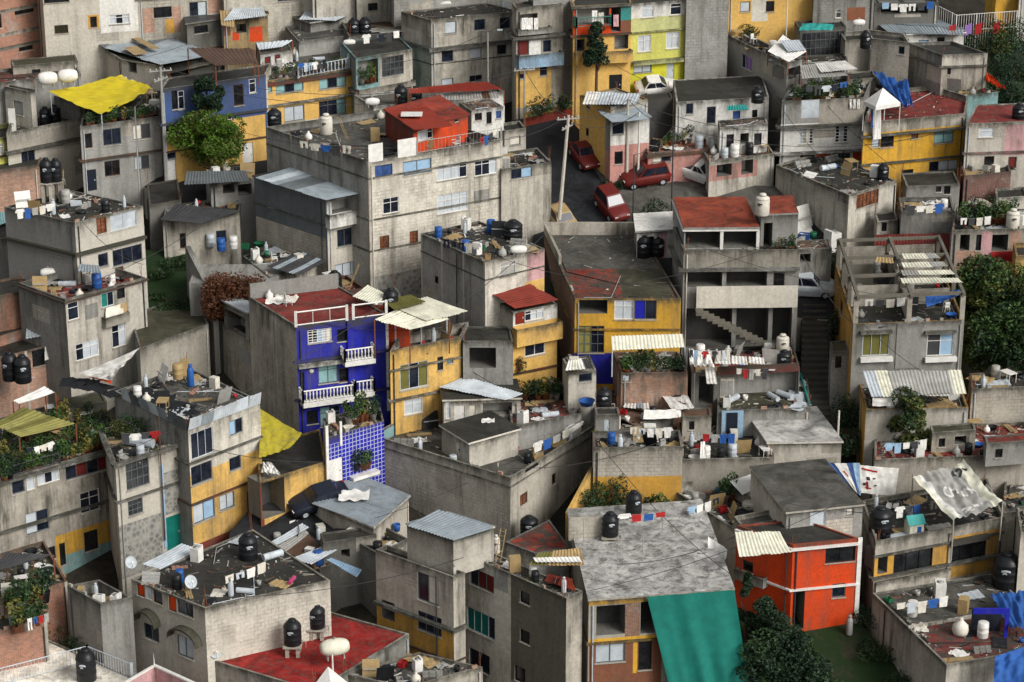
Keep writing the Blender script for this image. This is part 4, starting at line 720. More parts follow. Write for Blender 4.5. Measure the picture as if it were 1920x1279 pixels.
def scatter(b, n, r, kinds=None, zo=0):
    q = inset(b.q, .45); kk = kinds or KINDS; W_ = [k[2] for k in kk]; made = 0
    for _ in range(n*5):
        if made >= n: break
        u, v = r.random(), r.random(); u = u**1.0
        if r.random() < .6:      # people push things against the walls
            if r.random() < .5: u = .04+.06*r.random() if r.random() < .5 else .9+.06*r.random()
            else: v = .04+.06*r.random() if r.random() < .4 else .88+.08*r.random()
        p = q[1].lerp(q[2], u).lerp(q[0].lerp(q[3], u), v); p = Vector((p.x, p.y, b.zf+.002+zo))
        if not free(p, .4): continue
        kind, cols, _w = r.choices(kk, W_)[0]; col = r.choice(cols); sx, sy = proj(p)
        xs = [proj(a)[0] for a in b.q]; ys = [proj(a)[1] for a in b.q]
        w = pos_word((sx-min(xs))/(max(xs)-min(xs)), (max(ys)-sy)/(max(ys)-min(ys)+1e-6))
        nm = {'brick stack': 'small stack of red bricks', 'plank stack': 'untidy stack of planks', 'block pile': 'pile of grey concrete blocks', 'tyre': 'old black tyre', 'wooden ladder': 'leaning wooden ladder'}.get(kind, '%s %s' % (col, kind))
        lab = '%s %s of the %s' % (nm, w, SHORT[b.key]); lab = lab if len(lab.split()) < 17 else lab.replace('concrete ', '').replace('small ', '').replace('of the ', 'of ')
        if lab in USED: continue
        USED.add(lab); OCC.append((p.x, p.y, .35)); made += 1
        put_item(kind, col, p, lab, r.uniform(0, 6.28) if kind not in ('plank stack',) else r.choice((.3, 1.9)), s=r.uniform(.8, 1.15))
def plumbing(b, r):
    q = inset(b.q, .35); z = b.zf+.06
    for k in range(2):
        i = r.randrange(4); a, c = q[i], q[(i+1) % 4]; d_ = q[(i+2) % 4]; mb = MB(); m = M('pa:'+r.choice(['grey', 'char', 'lsteel', 'black'])); P_ = lambda p, h=0: Vector((p.x, p.y, z+h)); t = r.uniform(.3, .8)
        p = [P_(a.lerp(c, .05)), P_(a.lerp(c, t)), P_(a.lerp(c, t).lerp(d_, r.uniform(.2, .5))), P_(a.lerp(c, t).lerp(d_, .5), .02)]
        for u, v in zip(p[:3], p[1:3]): mb.tube(u, v, .03, m, 5)
        part(b, mb, 'roof_pipe')
    mb = MB(); i = r.choice((0, 1)); a, c = b.q[i], b.q[i+1]; L_ = (c-a).length; n = int(L_/.5); u = (c-a).normalized(); nn_ = Vector((-u.y, u.x, 0)); zt = b.z+.001 if b.par > .02 else b.zf
    for k in range(n):
        if r.random() < .16: p = a+u*(k+.5)*.5+nn_*.08; mb.cbox((p.x, p.y, zt+.09), r.uniform(.08, .22), .07, .09, M(r.choice(['bl:grey:.8', 'bl:warm:.8', 'br:salmon:.6'])), math.atan2(u.y, u.x)+r.uniform(-.2, .2))
    if mb.f: o = mb.build('loose_blocks'); tag(o, 'loose blocks left along the parapet of the %s' % SHORT[b.key], 'blocks', kind='stuff')
    wd = MB()
    for k in range(int(L_*1.3)):
        if r.random() < .35:
            p = a+u*r.uniform(.1, L_-.1)+nn_*.16; leaves(wd, (p.x, p.y, b.z-r.uniform(-.05, .12)), (.22, .14, .16), 26, .06, M('fo:'+r.choice(['leafd', 'leafm', 'olive'])), r)
    if wd.f: o = wd.build('weeds'); tag(o, 'small weeds growing on the edge of the %s' % SHORT[b.key], 'weeds', kind='stuff')
def debris(b, n, r, dens=1):
    q = inset(b.q, .3); mb = MB(); ms = [M('pl:grey:.8'), M('pl:dgrey:.8'), M('pl:brown:.8'), M('pl:white:.8'), M('pa:char'), M('pl:dgrey:.8'), M('pl:rust:.8'), M('pa:black'), M('pl:warm:.6'), M('pl:mould:.6')]
    for _ in range(n):
        u, v = r.random(), r.random()
        if r.random() < .5: u, v = (round(u)*.93+.04*r.random(), v) if r.random() < .5 else (u, round(v)*.93+.04*r.random())
        p = q[1].lerp(q[2], u).lerp(q[0].lerp(q[3], u), v); s = r.uniform(.02, .11); l = s*r.choice((1, 1, 2, 5))
        if not free(p, -.1): continue
        mb.cbox((p.x, p.y, b.zf+s*.3), min(l, .38), s*.4, s*.3, r.choice(ms), r.uniform(0, 3.14))
    if not mb.f: return
    o = mb.build('roof_debris'); tag(o, 'scraps and rubble strewn over the %s' % SHORT[b.key], 'debris', kind='stuff')
# water tanks -------------------------------------------------------
def make_tank(col, style=0):
    m = PM(col); root = empty('water_tank', (0, 0, 0)); mb = MB()
    if style == 0: pr = [(0, 0), (.5, 0), (.53, .04), (.53, .3), (.55, .33), (.53, .36), (.53, .58), (.55, .61), (.53, .64), (.53, .88), (.55, .91), (.53, .94), (.5, 1.02), (.36, 1.16), (.24, 1.2)]
    else: pr = [(0, 0), (.42, 0), (.5, .08), (.5, .92), (.47, .97), (.5, 1.0), (.47, 1.06), (.3, 1.14), (.22, 1.15)]
    mb.lathe(pr, m, 26); mb.build('tank_body', root)
    l = MB(); l.lathe([(.23, 1.18), (.25, 1.2), (.25, 1.26), (.2, 1.3), (0, 1.31)], m, 16); l.build('lid', root)
    g = MB(); k = 7; r1 = .556
    for a0, a1, z0, z1 in ((-1.9, -1.25, .7, .78), (-1.8, -1.5, .62, .68)):
        g.grid([[(r1*cos(a0+(a1-a0)*i/k), r1*sin(a0+(a1-a0)*i/k), z+.04*sin(3*i/k)) for i in range(k+1)] for z in (z0, z1)], M('pa:lsteel' if col == 'black' else 'pa:char'))
    g.build('emblem', root)
    p = MB(); p.tube((.5, .1, .1), (.75, .15, .1), .03, M('pa:grey'), 6); p.tube((.75, .15, .1), (.75, .15, -.2), .03, M('pa:grey'), 6); p.build('pipe', root)
    return root
TK = {}
def tank(b, x, y, w, h, col, label, group=None, dz=0, stand=0, rz=None, g=None):
    """x, y: pixel of the tank's base centre-front; w, h size in pixels"""
    p = g if g is not None else rp(b, x, y-w*.15, dz); k = ppm(p); sx = w/k/1.08; sz = h/k/(1.25)/.93
    key = col
    if key not in TK: o = TK[key] = make_tank(col, 1 if col == 'cream' else 0)
    else: o = copy_tree(TK[key])
    o.location = p+Vector((0, 0, .003)); o.scale = (sx, sx, sz); o.rotation_euler[2] = rng.uniform(-.5, .5) if rz is None else rz
    tag(o, label, 'water tank', group or 'water tanks on the roofs'); OCC.append((p.x, p.y, sx*.5))
    if stand:
        mb = MB(); st = stand/k
        for a in range(4): mb.cbox((p.x+(.32*sx if a % 2 else -.32*sx), p.y+(.32*sx if a//2 else -.32*sx), b.zf+(p.z-b.zf)/2), .11, .11, (p.z-b.zf)/2, M('bl:warm:.7'))
        mb.cbox((p.x, p.y, p.z-.05), sx*.56, sx*.56, .045, M('pl:warm:.8')); part(b, mb, 'tank_stand')
    return o
def gas(b, x, y, w, h, label, col='white', dz=0, rz=.2, cat='gas tank', g=None):
    p = g if g is not None else rp(b, x, y, dz); k = ppm(p); L_ = w/k; R_ = h/k*.42; root = empty('gas_tank', p, label, cat); mb = MB(); rows = []
    for i in range(15):
        a = pi*i/14; xx = -cos(a); rr = R_*(sin(a)**.55 if 0 < i < 14 else 0); rows.append([(xx*L_/2, rr*cos(2*pi*j/16), R_*1.25+rr*sin(2*pi*j/16)) for j in range(17)])
    mb.grid(rows, PM(col)); mb.build('tank_body', root)
    for s in (-1, 1):
        lg = MB(); lg.cbox((s*L_*.28, 0, R_*.2), .04, R_*.7, R_*.22, M('pa:grey')); lg.build('leg', root)
    v = MB(); v.tube((0, 0, R_*2.2), (0, 0, R_*2.2+.14), .06, M('pa:grey'), 8); v.build('valve', root); root.rotation_euler[2] = rz; return root
def dish(b, x, y, d, label, az=-.6, dz=0, wall=None, col='lsteel'):
    p = wall if wall is not None else rp(b, x, y, dz); k = ppm(p); r = d/k/2; root = empty('satellite_dish', p, label, 'satellite dish', 'satellite dishes'); mb = MB(); rows = []
    for i in range(6): rows.append([(r*i/5*cos(2*pi*j/18), r*i/5*sin(2*pi*j/18)*1.08, .28*r*(i/5)**2) for j in range(19)])
    mb.grid(rows, PM(col)); mb.grid([[(x_, y_, z-.012) for x_, y_, z in q][::-1] for q in rows], PM(col)); o = mb.build('reflector', root); o.rotation_euler = (radians(58), 0, az); o.location = (0, 0, r*1.7)
    a = MB(); a.tube((0, 0, 0), (0, 0, r*1.7), .025, M('pa:grey'), 6); a.build('mast', root)
    f = MB(); f.tube((0, -r, .25*r), (0, -.15*r, .9*r), .015, M('pa:grey'), 5); f.cbox((0, -.12*r, .95*r), .04, .04, .06, M('pa:white')); f.build('feed_arm', o); return root
# cloth -------------------------------------------------------------
def cloth(name, pts, mat, label, cat, sag=.3, wr=.05, z0=None, n=22, group=None, marks=None, poles=None, stripes=None, thick=0, freq=1.3):
    """pts: 4 corners (px, py, dz above z0) in order around"""
    c = [on_z(x, y, z0+dz) if len(t) == 2 or True else None for t in pts for x, y, dz in (t,)]
    nrm = (c[1]-c[0]).cross(c[3]-c[0]).normalized(); seed = pts[0][0]*.37
    def S_(u, v, off=0):
        p = c[0].lerp(c[1], u).lerp(c[3].lerp(c[2], u), v)
        d = noise.noise(Vector((u*6*freq+seed, v*2.2*freq, seed)))*wr*2+noise.noise(Vector((u*13*freq, v*7*freq, seed)))*wr
        return p+nrm*(d+off)-Vector((0, 0, sag*4*(u*(1-u)*.5+v*(1-v)*.5)))
    mb = MB(); m = M(mat); rows = [[S_(i/n, j/n) for i in range(n+1)] for j in range(n+1)]
    if stripes:
        for k_, (a0, a1, mm) in enumerate(stripes):
            i0, i1 = int(a0*n), int(a1*n); mb.grid([r[i0:i1+1] for r in rows], M(mm))
    else: mb.grid(rows, m)
    o = mb.build(name, origin=c[0]); tag(o, label, cat, group)
    if marks:
        kb = MB(); km = {}
        for st in marks:
            mt = M(st[0]); wd = st[1]; pl = st[2]
            for (u0, v0), (u1, v1) in zip(pl, pl[1:]):
                l = math.hypot(u1-u0, v1-v0) or 1; du, dv = -(v1-v0)/l*wd, (u1-u0)/l*wd; sgn = .03 if (nrm.y < 0 or nrm.z > .5) else -.03
                if nrm.dot(CP-c[0]) < 0: sgn = -.03
                else: sgn = .03
                K = 5; kb.grid([[S_(u0+(u1-u0)*t_/K+du*s, v0+(v1-v0)*t_/K+dv*s, sgn) for t_ in range(K+1)] for s in (-1, 1)], mt)
        ko = kb.build('printed_marks', o); ko.location = -Vector(o.location)
    return o
def hang(b, f, x0, y0, x1, y1, mat, label, cat='cloth', name='hanging_cloth', off=.12, wr=.04, group=None, flare=.25, **k):
    """cloth hanging in front of a wall face, pixel rect"""
    p, u, n = fp(b, f, x0, y0, off); q = fp(b, f, x1, y0, off)[0]; r = fp(b, f, x1, y1, off+flare)[0]; s = fp(b, f, x0, y1, off+flare)[0]; q.z = p.z; r.z = s.z
    mb = MB(); N = 12; sd = x0*.31
    mb.grid([[p.lerp(q, i/N).lerp(s.lerp(r, i/N), j/N)+n*(wr*2*noise.noise(Vector((i*.55+sd, j*.2, sd)))) for i in range(N+1)] for j in range(N+1)], M(mat))
    return tag(mb.build(name, origin=p), label, cat, group)
def drape(name, c, mat, label, cat, folds=9, amp=.12, n=60, m_=14):
    nrm = (c[1]-c[0]).cross(c[3]-c[0]).normalized(); nrm = nrm if nrm.y < 0 else -nrm; mb = MB()
    mb.grid([[c[0].lerp(c[1], i/n).lerp(c[3].lerp(c[2], i/n), j/m_)+nrm*(amp*(.25+.75*j/m_)*(sin(i/n*folds*6.28+1.5*noise.noise(Vector((i*.07, j*.12, 3))))*.5+1.4*noise.noise(Vector((i*.09, j*.1, 8))))) for i in range(n+1)] for j in range(m_+1)], M(mat))
    return tag(mb.build(name, origin=c[0]), label, cat)
def garments(p, q, n, label, group, hmax=.8, seed=1):
    """clothes line between world points, garments are things of their own"""
    r = random.Random(seed); mb = MB(); K = 10; L_ = (q-p).length; sg = .05*L_
    at = lambda t: p.lerp(q, t)-Vector((0, 0, sg*4*t*(1-t)))
    for i in range(K): mb.tube(at(i/K), at((i+1)/K), .008, M('pa:grey'), 3)
    o = mb.build('clothes_line', origin=p); tag(o, 'thin clothes line %s' % label, 'clothes line')
    d = (q-p).normalized(); names = ['shirt', 'towel', 'trousers', 'sheet', 'shirt', 'towel']; cols = ['white', 'tarpb', 'redc', 'cream', 'lblue', 'char', 'char', 'white', 'navy', 'cream', 'grey', 'lsteel']
    seen = {}
    for i in range(n):
        t = (i+.5)/n; c = at(t); w = min(.8, L_/n*.8); k = r.choice(names); cn = r.choice(cols); h = r.uniform(.5, 1)*hmax
        g = MB(); N = 6; rows = []
        for j in range(N+1):
            rows.append([Vector(((a/N-.5)*w*(1-.1*j/N), .05*noise.noise(Vector((a*.7+i, j*.4, seed))), -h*j/N)) for a in range(N+1)])
        if k == 'trousers': g.grid([rr[:3] for rr in rows], M('cl:'+cn)); g.grid([rr[4:] for rr in rows], M('cl:'+cn)); g.grid([rr[2:5] for rr in rows[:3]], M('cl:'+cn))
        elif k == 'shirt':
            g.grid(rows, M('cl:'+cn)); g.grid([[Vector((-.5*w-.16, 0, -.22)), Vector((-.5*w, 0, -.28))], [Vector((-.5*w-.05, 0, -.02)), Vector((-.5*w, 0, 0))]], M('cl:'+cn)); g.grid([[Vector((.5*w+.16, 0, -.22)), Vector((.5*w, 0, -.28))], [Vector((.5*w+.05, 0, -.02)), Vector((.5*w, 0, 0))]], M('cl:'+cn))
        else: g.grid(rows, M('cl:'+cn))
        cw = {'tarpb': 'blue', 'redc': 'red', 'magenta': 'magenta', 'lblue': 'pale blue', 'tarpy': 'yellow', 'char': 'charcoal', 'tq': 'turquoise'}.get(cn, cn)
        lb = '%s %s pegged on the line %s' % (cw, k, label); x = seen.get(lb, 0); seen[lb] = x+1
        e = g.build(k); e.location = c; e.rotation_euler[2] = math.atan2(d.y, d.x); tag(e, lb if not x else '%s %s %s on the line %s' % (['', 'second', 'third', 'fourth', 'fifth', 'sixth', 'seventh'][x], cw, k, label), 'laundry', group)
# plants ------------------------------------------------------------
def leaves(mb, c, rad, n, size, m, r, flat=1.0, shell=.55):
    m0 = m
    for _ in range(n):
        m = m0 if not isinstance(m0, list) else (m0[0] if r.random() < .6 else r.choice(m0))
        while True:
            d = Vector((r.uniform(-1, 1), r.uniform(-1, 1), r.uniform(-1, 1)))
            if 0 < d.length < 1: break
        l = d.length; d = d/l*(shell+(1-shell)*l)
        p = Vector((c[0]+d.x*rad[0], c[1]+d.y*rad[1], c[2]+d.z*rad[2]*flat))
        a = Vector((r.uniform(-1, 1), r.uniform(-1, 1), r.uniform(-.7, .7))).normalized(); b_ = a.cross(Vector((r.uniform(-1, 1), r.uniform(-1, 1), r.uniform(-1, 1)))).normalized(); s = size*r.uniform(.5, 1.3)
        mb.face((p-a*s, p-b_*s*.45, p+a*s, p+b_*s*.45), m)
def crown(mb, c, W_, H_, r, mats, nb=16, leaf=.16, per=260, cone=False):
    for k in range(nb):
        a = r.uniform(0, 6.28); t = r.uniform(-1, 1); rr = sqrt(r.random())*.78*(sqrt(max(0, 1-t*t*.8)) if not cone else (1-(t+1)/2*.85))
        cc = (c[0]+W_/2*rr*cos(a), c[1]+W_/2*rr*sin(a), c[2]+H_/2*t*.75); s = r.uniform(.15, .33)*min(W_, H_*1.3)*.8*(1 if not cone else 1-.4*(t+1)/2)
        q = mats[k % len(mats)]; leaves(mb, cc, (s, s, s*.8), per, leaf, [q]+mats, r)
def tree(name, g, H_, W_, label, leaf='leafd', cat='tree', seed=1, trunk=.3, cone=False, nb=16, per=260, size=.16, group=None, mats=None, tz=.35):
    r = random.Random(seed); root = empty(name, g, label, cat, group); mb = MB()
    crown(mb, (0, 0, H_*(1+tz)/2), W_, H_*(1-tz), r, [M('fo:'+x) for x in (mats or [leaf])], nb, size, per, cone); mb.build('crown', root)
    t = MB(); bk = M('pl:brown:.5'); top = Vector((r.uniform(-.2, .2), r.uniform(-.2, .2), H_*(tz+.25))); t.tube((0, 0, -.4), top*.5, trunk*.5, bk, 8, trunk*.4); t.tube(top*.5, top, trunk*.4, bk, 8, trunk*.22)
    for k in range(6):
        a = k*1.05+r.random(); s = top*r.uniform(.45, 1); t.tube(s, s+Vector((cos(a)*W_*.3, sin(a)*W_*.3, H_*.2)), trunk*.2, bk, 6, trunk*.06)
    t.build('trunk', root); return root
def bush(name, g, w, d, h, label, leaf='leafm', cat='bush', seed=1, n=900, size=.11, group=None, mats=None, kind=None):
    r = random.Random(seed); mb = MB(); ms = [M('fo:'+x) for x in (mats or [leaf])]; nb = max(4, int(n/140))
    for k in range(nb):
        x, y = r.uniform(-.5, .5)*w*.8, r.uniform(-.5, .5)*d*.8; s = r.uniform(.5, 1); leaves(mb, (x, y, h*s*.5), (w*.28 if w < 3 else .8, d*.35 if d < 3 else .8, h*s*.5), int(n/nb), size, ms[k % len(ms)], r)
    for k in range(5): mb.tube((r.uniform(-.2, .2)*w, r.uniform(-.2, .2)*d, -.1), (r.uniform(-.4, .4)*w, r.uniform(-.4, .4)*d, h*.7), .02, M('pl:brown'), 4)
    return tag(mb.build(name, origin=(0, 0, 0)) if False else _at(mb.build(name), g), label, cat, group, kind)
def _at(o, p): o.location = p; return o
PP = []
def pot_protos():
    for i, (lf, pc) in enumerate((('leafm', 'rust'), ('leafm', 'grey'), ('olive', 'rust'), ('leafd', 'black'), ('leaf', 'rust'))):
        r = random.Random(i+5); root = empty('potted_plant', (0, -60, -20)); a = MB(); a.lathe([(0, 0), (.13, 0), (.19, .3), (.21, .31), (.17, .3), (.15, .25), (0, .25)], M('pa:'+pc), 10); a.build('pot', root)
        f = MB(); [leaves(f, (r.uniform(-.12, .12), r.uniform(-.12, .12), .55+.15*k), (.27, .27, .24), 55, .085, M('fo:'+lf), r) for k in range(3)]; f.build('foliage', root); PP.append(root)
pot_protos()
PW = ['dark green plant', 'grey potted plant', 'yellowish plant', 'blackish plant', 'bright green plant']; NUM = ['', 'second ', 'third ', 'fourth ', 'fifth ', 'sixth ', 'seventh ', 'eighth ']
PU = {}
def pots(b, p, q, n, where, s=1.0, dz=0, seed=3, row=1):
    r = random.Random(seed+n); grp = 'potted plants %s' % where
    for i in range(n):
        t = (i+.5)/n; c = p.lerp(q, t)+Vector((r.uniform(-.1, .1), r.uniform(-.15, .15)*row, dz)); k = r.randrange(5); o = PP[k]
        if PU.get(k): o = copy_tree(o)
        PU[k] = 1; sc = s*r.uniform(.75, 1.3); o.location = c; o.scale = (sc, sc, sc*r.uniform(.9, 1.25)); o.rotation_euler[2] = r.uniform(0, 6)
        tag(o, 'potted plant in the row %s' % where if n > 8 else '%s%s %s' % ('', PW[k], where), 'potted plant', grp)
# street ------------------------------------------------------------
def pole(x, yb, ytop, label, r=.13, mat='pl:grey:.3', xt=None, arms=0, lamp=False, base=None, name='utility_pole'):
    g = G(x, yb) if base is None else base; z = zat(Vector((g.x, g.y, g.z+20)), ytop); top = Vector((g.x, g.y, z))
    if xt is not None: top = on_plane(xt, ytop, g, Vector((0, -1, 0)))
    root = empty(name, g, label, 'utility pole' if name == 'utility_pole' else 'post'); d = top-g; mb = MB(); mb.tube((0, 0, -.5), d, r, M(mat), 8, r*.7); mb.build('shaft', root)
    for k in range(arms):
        a = MB(); c = d*(1-.03-k*.07); a.cbox((c.x, c.y, c.z), .9, .05, .05, M('pa:grey'), .3+k*.8)
        for s in (-.8, -.3, .3, .8): a.lathe([(0, 0), (.05, .02), (.03, .08), (.06, .1), (0, .16)], M('pa:white'), 6, (c.x+s*cos(.3+k*.8), c.y+s*sin(.3+k*.8), c.z+.05))
        a.build('crossarm', root)
    if lamp:
        a = MB(); a.tube(d, d+Vector((.9, -.3, .25)), .03, M('pa:grey'), 5); a.cbox(tuple(d+Vector((1.0, -.33, .25))), .22, .1, .06, M('pa:lsteel')); a.build('lamp_head', root)
    root['_top'] = 1; del root['_top']; return g+d
def cable(p, q, label, sag=.5, r=.024, mat='pa:char'):
    mb = MB(); K = 14; at = lambda t: p.lerp(q, t)-Vector((0, 0, sag*4*t*(1-t)))
    for i in range(K): mb.tube(at(i/K), at((i+1)/K), r, M(mat), 4, cap=False)
    return tag(mb.build('cable', origin=p), label, 'cable', 'overhead cables')
def car(x0, y0, x1, y1, col, label, Ln=4.2, kind='sedan', lift=.07, z=None):
    """rear pixel -> front pixel on the ground"""
    a, c = (G(x0, y0, lift), G(x1, y1, lift)) if z is None else (on_z(x0, y0, z), on_z(x1, y1, z)); d = (c-a).normalized(); up = Vector((0, -SL, 1)).normalized() if z is None else Vector((0, 0, 1)); side = up.cross(d).normalized(); d = side.cross(up); cen = (a+c)/2
    root = empty('parked_car', (0, 0, 0), label, 'car'); from mathutils import Matrix
    root.matrix_world = Matrix(((d.x, side.x, up.x, cen.x), (d.y, side.y, up.y, cen.y), (d.z, side.z, up.z, cen.z), (0, 0, 0, 1)))
    m = M('pa:'+col); gl = M('ga:navy'); h = Ln/2; suv = kind in ('suv', 'wagon', 'van'); bz = .95 if not suv else 1.02; rz_ = 1.42 if not suv else 1.72
    mb = MB(); st = [(-h, .62, .45, .75), (-h+.12, .80, .28, bz-.08), (-h*.55, .87, .2, bz), (0, .88, .2, bz), (h*.4, .87, .2, bz-.02), (h-.35, .82, .24, bz-.18), (h-.05, .68, .3, bz-.3), (h, .55, .4, bz-.42)]
    rows = [[(x, -w, zb), (x, -w*1.02, (zb+zt)/2), (x, -w*.97, zt-.06), (x, -w*.85, zt), (x, w*.85, zt), (x, w*.97, zt-.06), (x, w*1.02, (zb+zt)/2), (x, w, zb), (x, -w, zb)] for x, w, zb, zt in st]
    mb.grid(rows, m); mb.face(rows[0][:8][::-1], m); mb.face(rows[-1][:8], m); mb.build('body', root)
    k = MB(); xr, xf = (-h+.12 if suv else -h+.55), h*.42; tr, tf = (xr+.25 if suv else xr+.45), (xf-.65)
    if kind == 'pickup': xr, tr = -.35, -.25
    B4 = [(xr, -.76), (xf, -.76), (xf, .76), (xr, .76)]; T4 = [(tr, -.6), (tf, -.6), (tf, .6), (tr, .6)]
    Bp = [Vector((x, y, bz-.02)) for x, y in B4]; Tp = [Vector((x, y, rz_)) for x, y in T4]; k.face(Tp, m)
    for i in range(4): k.face((Bp[i], Bp[(i+1) % 4], Tp[(i+1) % 4], Tp[i]), m)
    k.build('cabin', root); w = MB()
    for i in range(4):
        A, B_, C_, D_ = Bp[i], Bp[(i+1) % 4], Tp[(i+1) % 4], Tp[i]; n = (B_-A).cross(D_-A).normalized()*.012
        for s0, s1 in (((.06, .48), (.52, .94)) if i in (0, 2) else ((.06, .94),)):
            f = lambda s, t: A.lerp(B_, s).lerp(D_.lerp(C_, s), t)+n
            w.face((f(s0, .12), f(s1, .12), f(s1, .88), f(s0, .88)), gl)
    w.build('windows', root)
    for sx in (-1, 1):
        for sy in (-1, 1):
            t = MB(); t.tube((sx*h*.62, sy*.88, .32), (sx*h*.62, sy*.68, .32), .32, M('pa:black'), 16); to = t.build('wheel', root); r_ = MB(); r_.tube((sx*h*.62, sy*.892, .32), (sx*h*.62, sy*.86, .32), .19, M('pa:lsteel'), 10); r_.build('rim', to)
    for sy in (-1, 1):
        l = MB(); l.cbox((h-.10, sy*.5, bz-.36), .07, .13, .07, M('pa:white')); l.build('headlight', root); l = MB(); l.cbox((-h+.06, sy*.62, .78), .06, .1, .09, M('pa:redc')); l.build('tail_light', root)
    if kind == 'pickup':
        p = MB(); p.box((-h+.3, -.68, bz+.002), (h-.85, 0, 0), (0, 1.36, 0), (0, 0, .01), M('pa:char')); p.build('cargo_bed', root)
    return root
# ------------------------------------------------------------------ parts and things, place by place
D = BD
# ---- top left
for x, t in ((90, 'left'), (128, 'right')): gas(D['U11'], x, 162-(x == 128)*5, 37, 30, '%s of the two white bulbous gas tanks behind the yellow tarpaulin' % t, dz=.5, rz=.3)
cloth('tarpaulin', [(90, 172, 0), (228, 137, 0), (287, 166, 0), (190, 212, 0)], 'cl:tarpy:.2', 'yellow tarpaulin stretched over the terrace of the grey two storey house', 'tarpaulin', sag=.25, z0=D['T29'].z+1.15, wr=.12)
for x, y in ((95, 174), (228, 140), (284, 167), (190, 210)): mb = MB(); p = on_z(x, y+2, D['T29'].z+1.15); mb.tube(p, (p.x, p.y, D['T29'].z-.4), .04, M('me:lsteel'), 5); part(D['T29'], mb, 'awning_post')
boxf(D['T3'], 'L', 150, 104, 191, 148, .06, 'cl:green', 'screen')
sheet(D['T3'], [(190, 88, .35), (302, 122, .1), (405, 102, .15), (258, 46, .75)], 'me:steel', alt=['me:dsteel', 'me:steel'], npan=9)
sheet(D['T3'], [(147, 60, .7), (196, 90, .35), (256, 48, .72), (200, 44, .9)], 'me:dsteel', npan=3)
sheet(D['T3'], [(285, 92, .62), (300, 91, .62), (222, 50, .92), (206, 50, .92)], 'me:tan:.5', npan=1, sag=0); sheet(D['T3'], [(252, 104, .45), (278, 100, .5), (254, 86, .62), (232, 90, .6)], 'me:tan:.4', npan=1, sag=0)
sheet(D['T3b'], [(305, 121, .5), (405, 104, .4), (352, 82, .75), (300, 78, .9)], 'me:lsteel:.2', alt=['me:lsteel:.3'], posts=True, npan=4)
sheet(D['T3b'], [(395, 108, .35), (480, 96, .3), (440, 76, .7), (340, 82, .8)], 'me:brown:.2', posts=True, npan=3)
sheet(D['T8'], [(404, 124, 1.7), (484, 119, 1.7), (476, 92, 2.1), (352, 90, 2.1)], 'me:brown:.3', posts=True, npan=5)
hang(D['T3b'], 'R', 420, 102, 482, 136, 'cl:redc', 'dark red cloth draped under the brown felt roof', 'cloth', flare=.1)
sheet(D['T6s'], [(418, 40, .3), (500, 30, .2), (492, 12, .5), (440, 12, .6)], 'me:lsteel', npan=3); sheet(D['T6s'], [(415, 48, .2), (440, 52, .1), (440, 22, .4), (412, 20, .5)], 'me:tan', npan=1)
sheet(D['T7'], [(560, 37, .25), (630, 39, .15), (657, 26, .35), (572, 21, .5)], 'me:lsteel:.1', npan=3)
for i, (x, h) in enumerate(((664, 30), (684, 31))): tank(D['T7b'], x, 70, 24, h, 'black', '%s black water tank beside the small olive shed' % ('left' if i == 0 else 'right'), dz=.2)
gas(D['T7b'], 655, 86, 23, 13, 'white gas tank on the low house with the red roof edge')
mb = MB()
for k in range(9): p = rp(D['T7c'], 690+k*8, 44+k*.8+(k % 2)*9, .1+.05*k); mb.cbox((p.x, p.y, p.z), 1.6, .1, .03, M('pl:grey:1' if k % 2 else 'pl:brown:.8'), .35)
part(D['T7c'], mb, 'roof_board')
tank(D['T9'], 515, 232, 27, 30, 'black', 'black water tank in front of the left window of the red trimmed yellow house', g=rp(D['C43'], 515, 236))
rail(D['T9'], [rp(D['T9'], 560, 146, .1), rp(D['T9'], 662, 127, .1)], .85, mat='pa:lsteel', name='balustrade', balus=True, step=.35)

q = D['T9'].q; pots(D['T9'], q[1].lerp(q[2], .05)+Vector((.1, .5, 0)), q[1].lerp(q[2], .97)+Vector((0, .5, 0)), 11, 'along the balustrade of the red trimmed yellow house', seed=4, s=.9)
garments(rp(D['T9'], 560, 118, 1.5), rp(D['T9'], 612, 110, 1.5), 6, 'on the roof of the red trimmed yellow house', 'laundry on the yellow house', seed=2)
sheet(D['T9'], [(486, 94, 1.2), (528, 88, 1.2), (548, 76, 1.4), (480, 80, 1.5)], 'me:lsteel', posts=True)
q = D['T10'].q; pots(D['T10'], Vector(fp(D['T10'], 'R', 676, 158, .3)[0]), Vector(fp(D['T10'], 'R', 706, 154, .3)[0]), 4, 'in the turquoise terrace', seed=9)
boxf(D['T10'], 'R', 667, 158, 773, 168, .5, 'pl:warm:.9', 'balcony', hollow=True)
gas(D['T11'], 832, 12, 28, 12, 'pale gas tank on the roof of the three storey beige house'); dish(D['T11'], 948, 18, 12, 'small satellite dish on the right of the three storey beige house roof')
bb = boxf(D['T12'], 'R', 966, 98, 1050, 122, .8, 'pl:lblue:.3', 'balcony', hollow=True); boxf(D['T12'], 'R', 966, 50, 1030, 62, .6, 'pl:grey', 'balcony', hollow=True)
for i, (x, w) in enumerate(((978, 12), (990, 9), (1001, 8))): hang(D['T12'], 'R', x, 34, x+w, 56, 'cl:white', '%s white towel hung on the dark upper balcony beside the sky blue one' % ['left', 'middle', 'right'][i], 'towel', 'towel', off=.65, flare=.05)
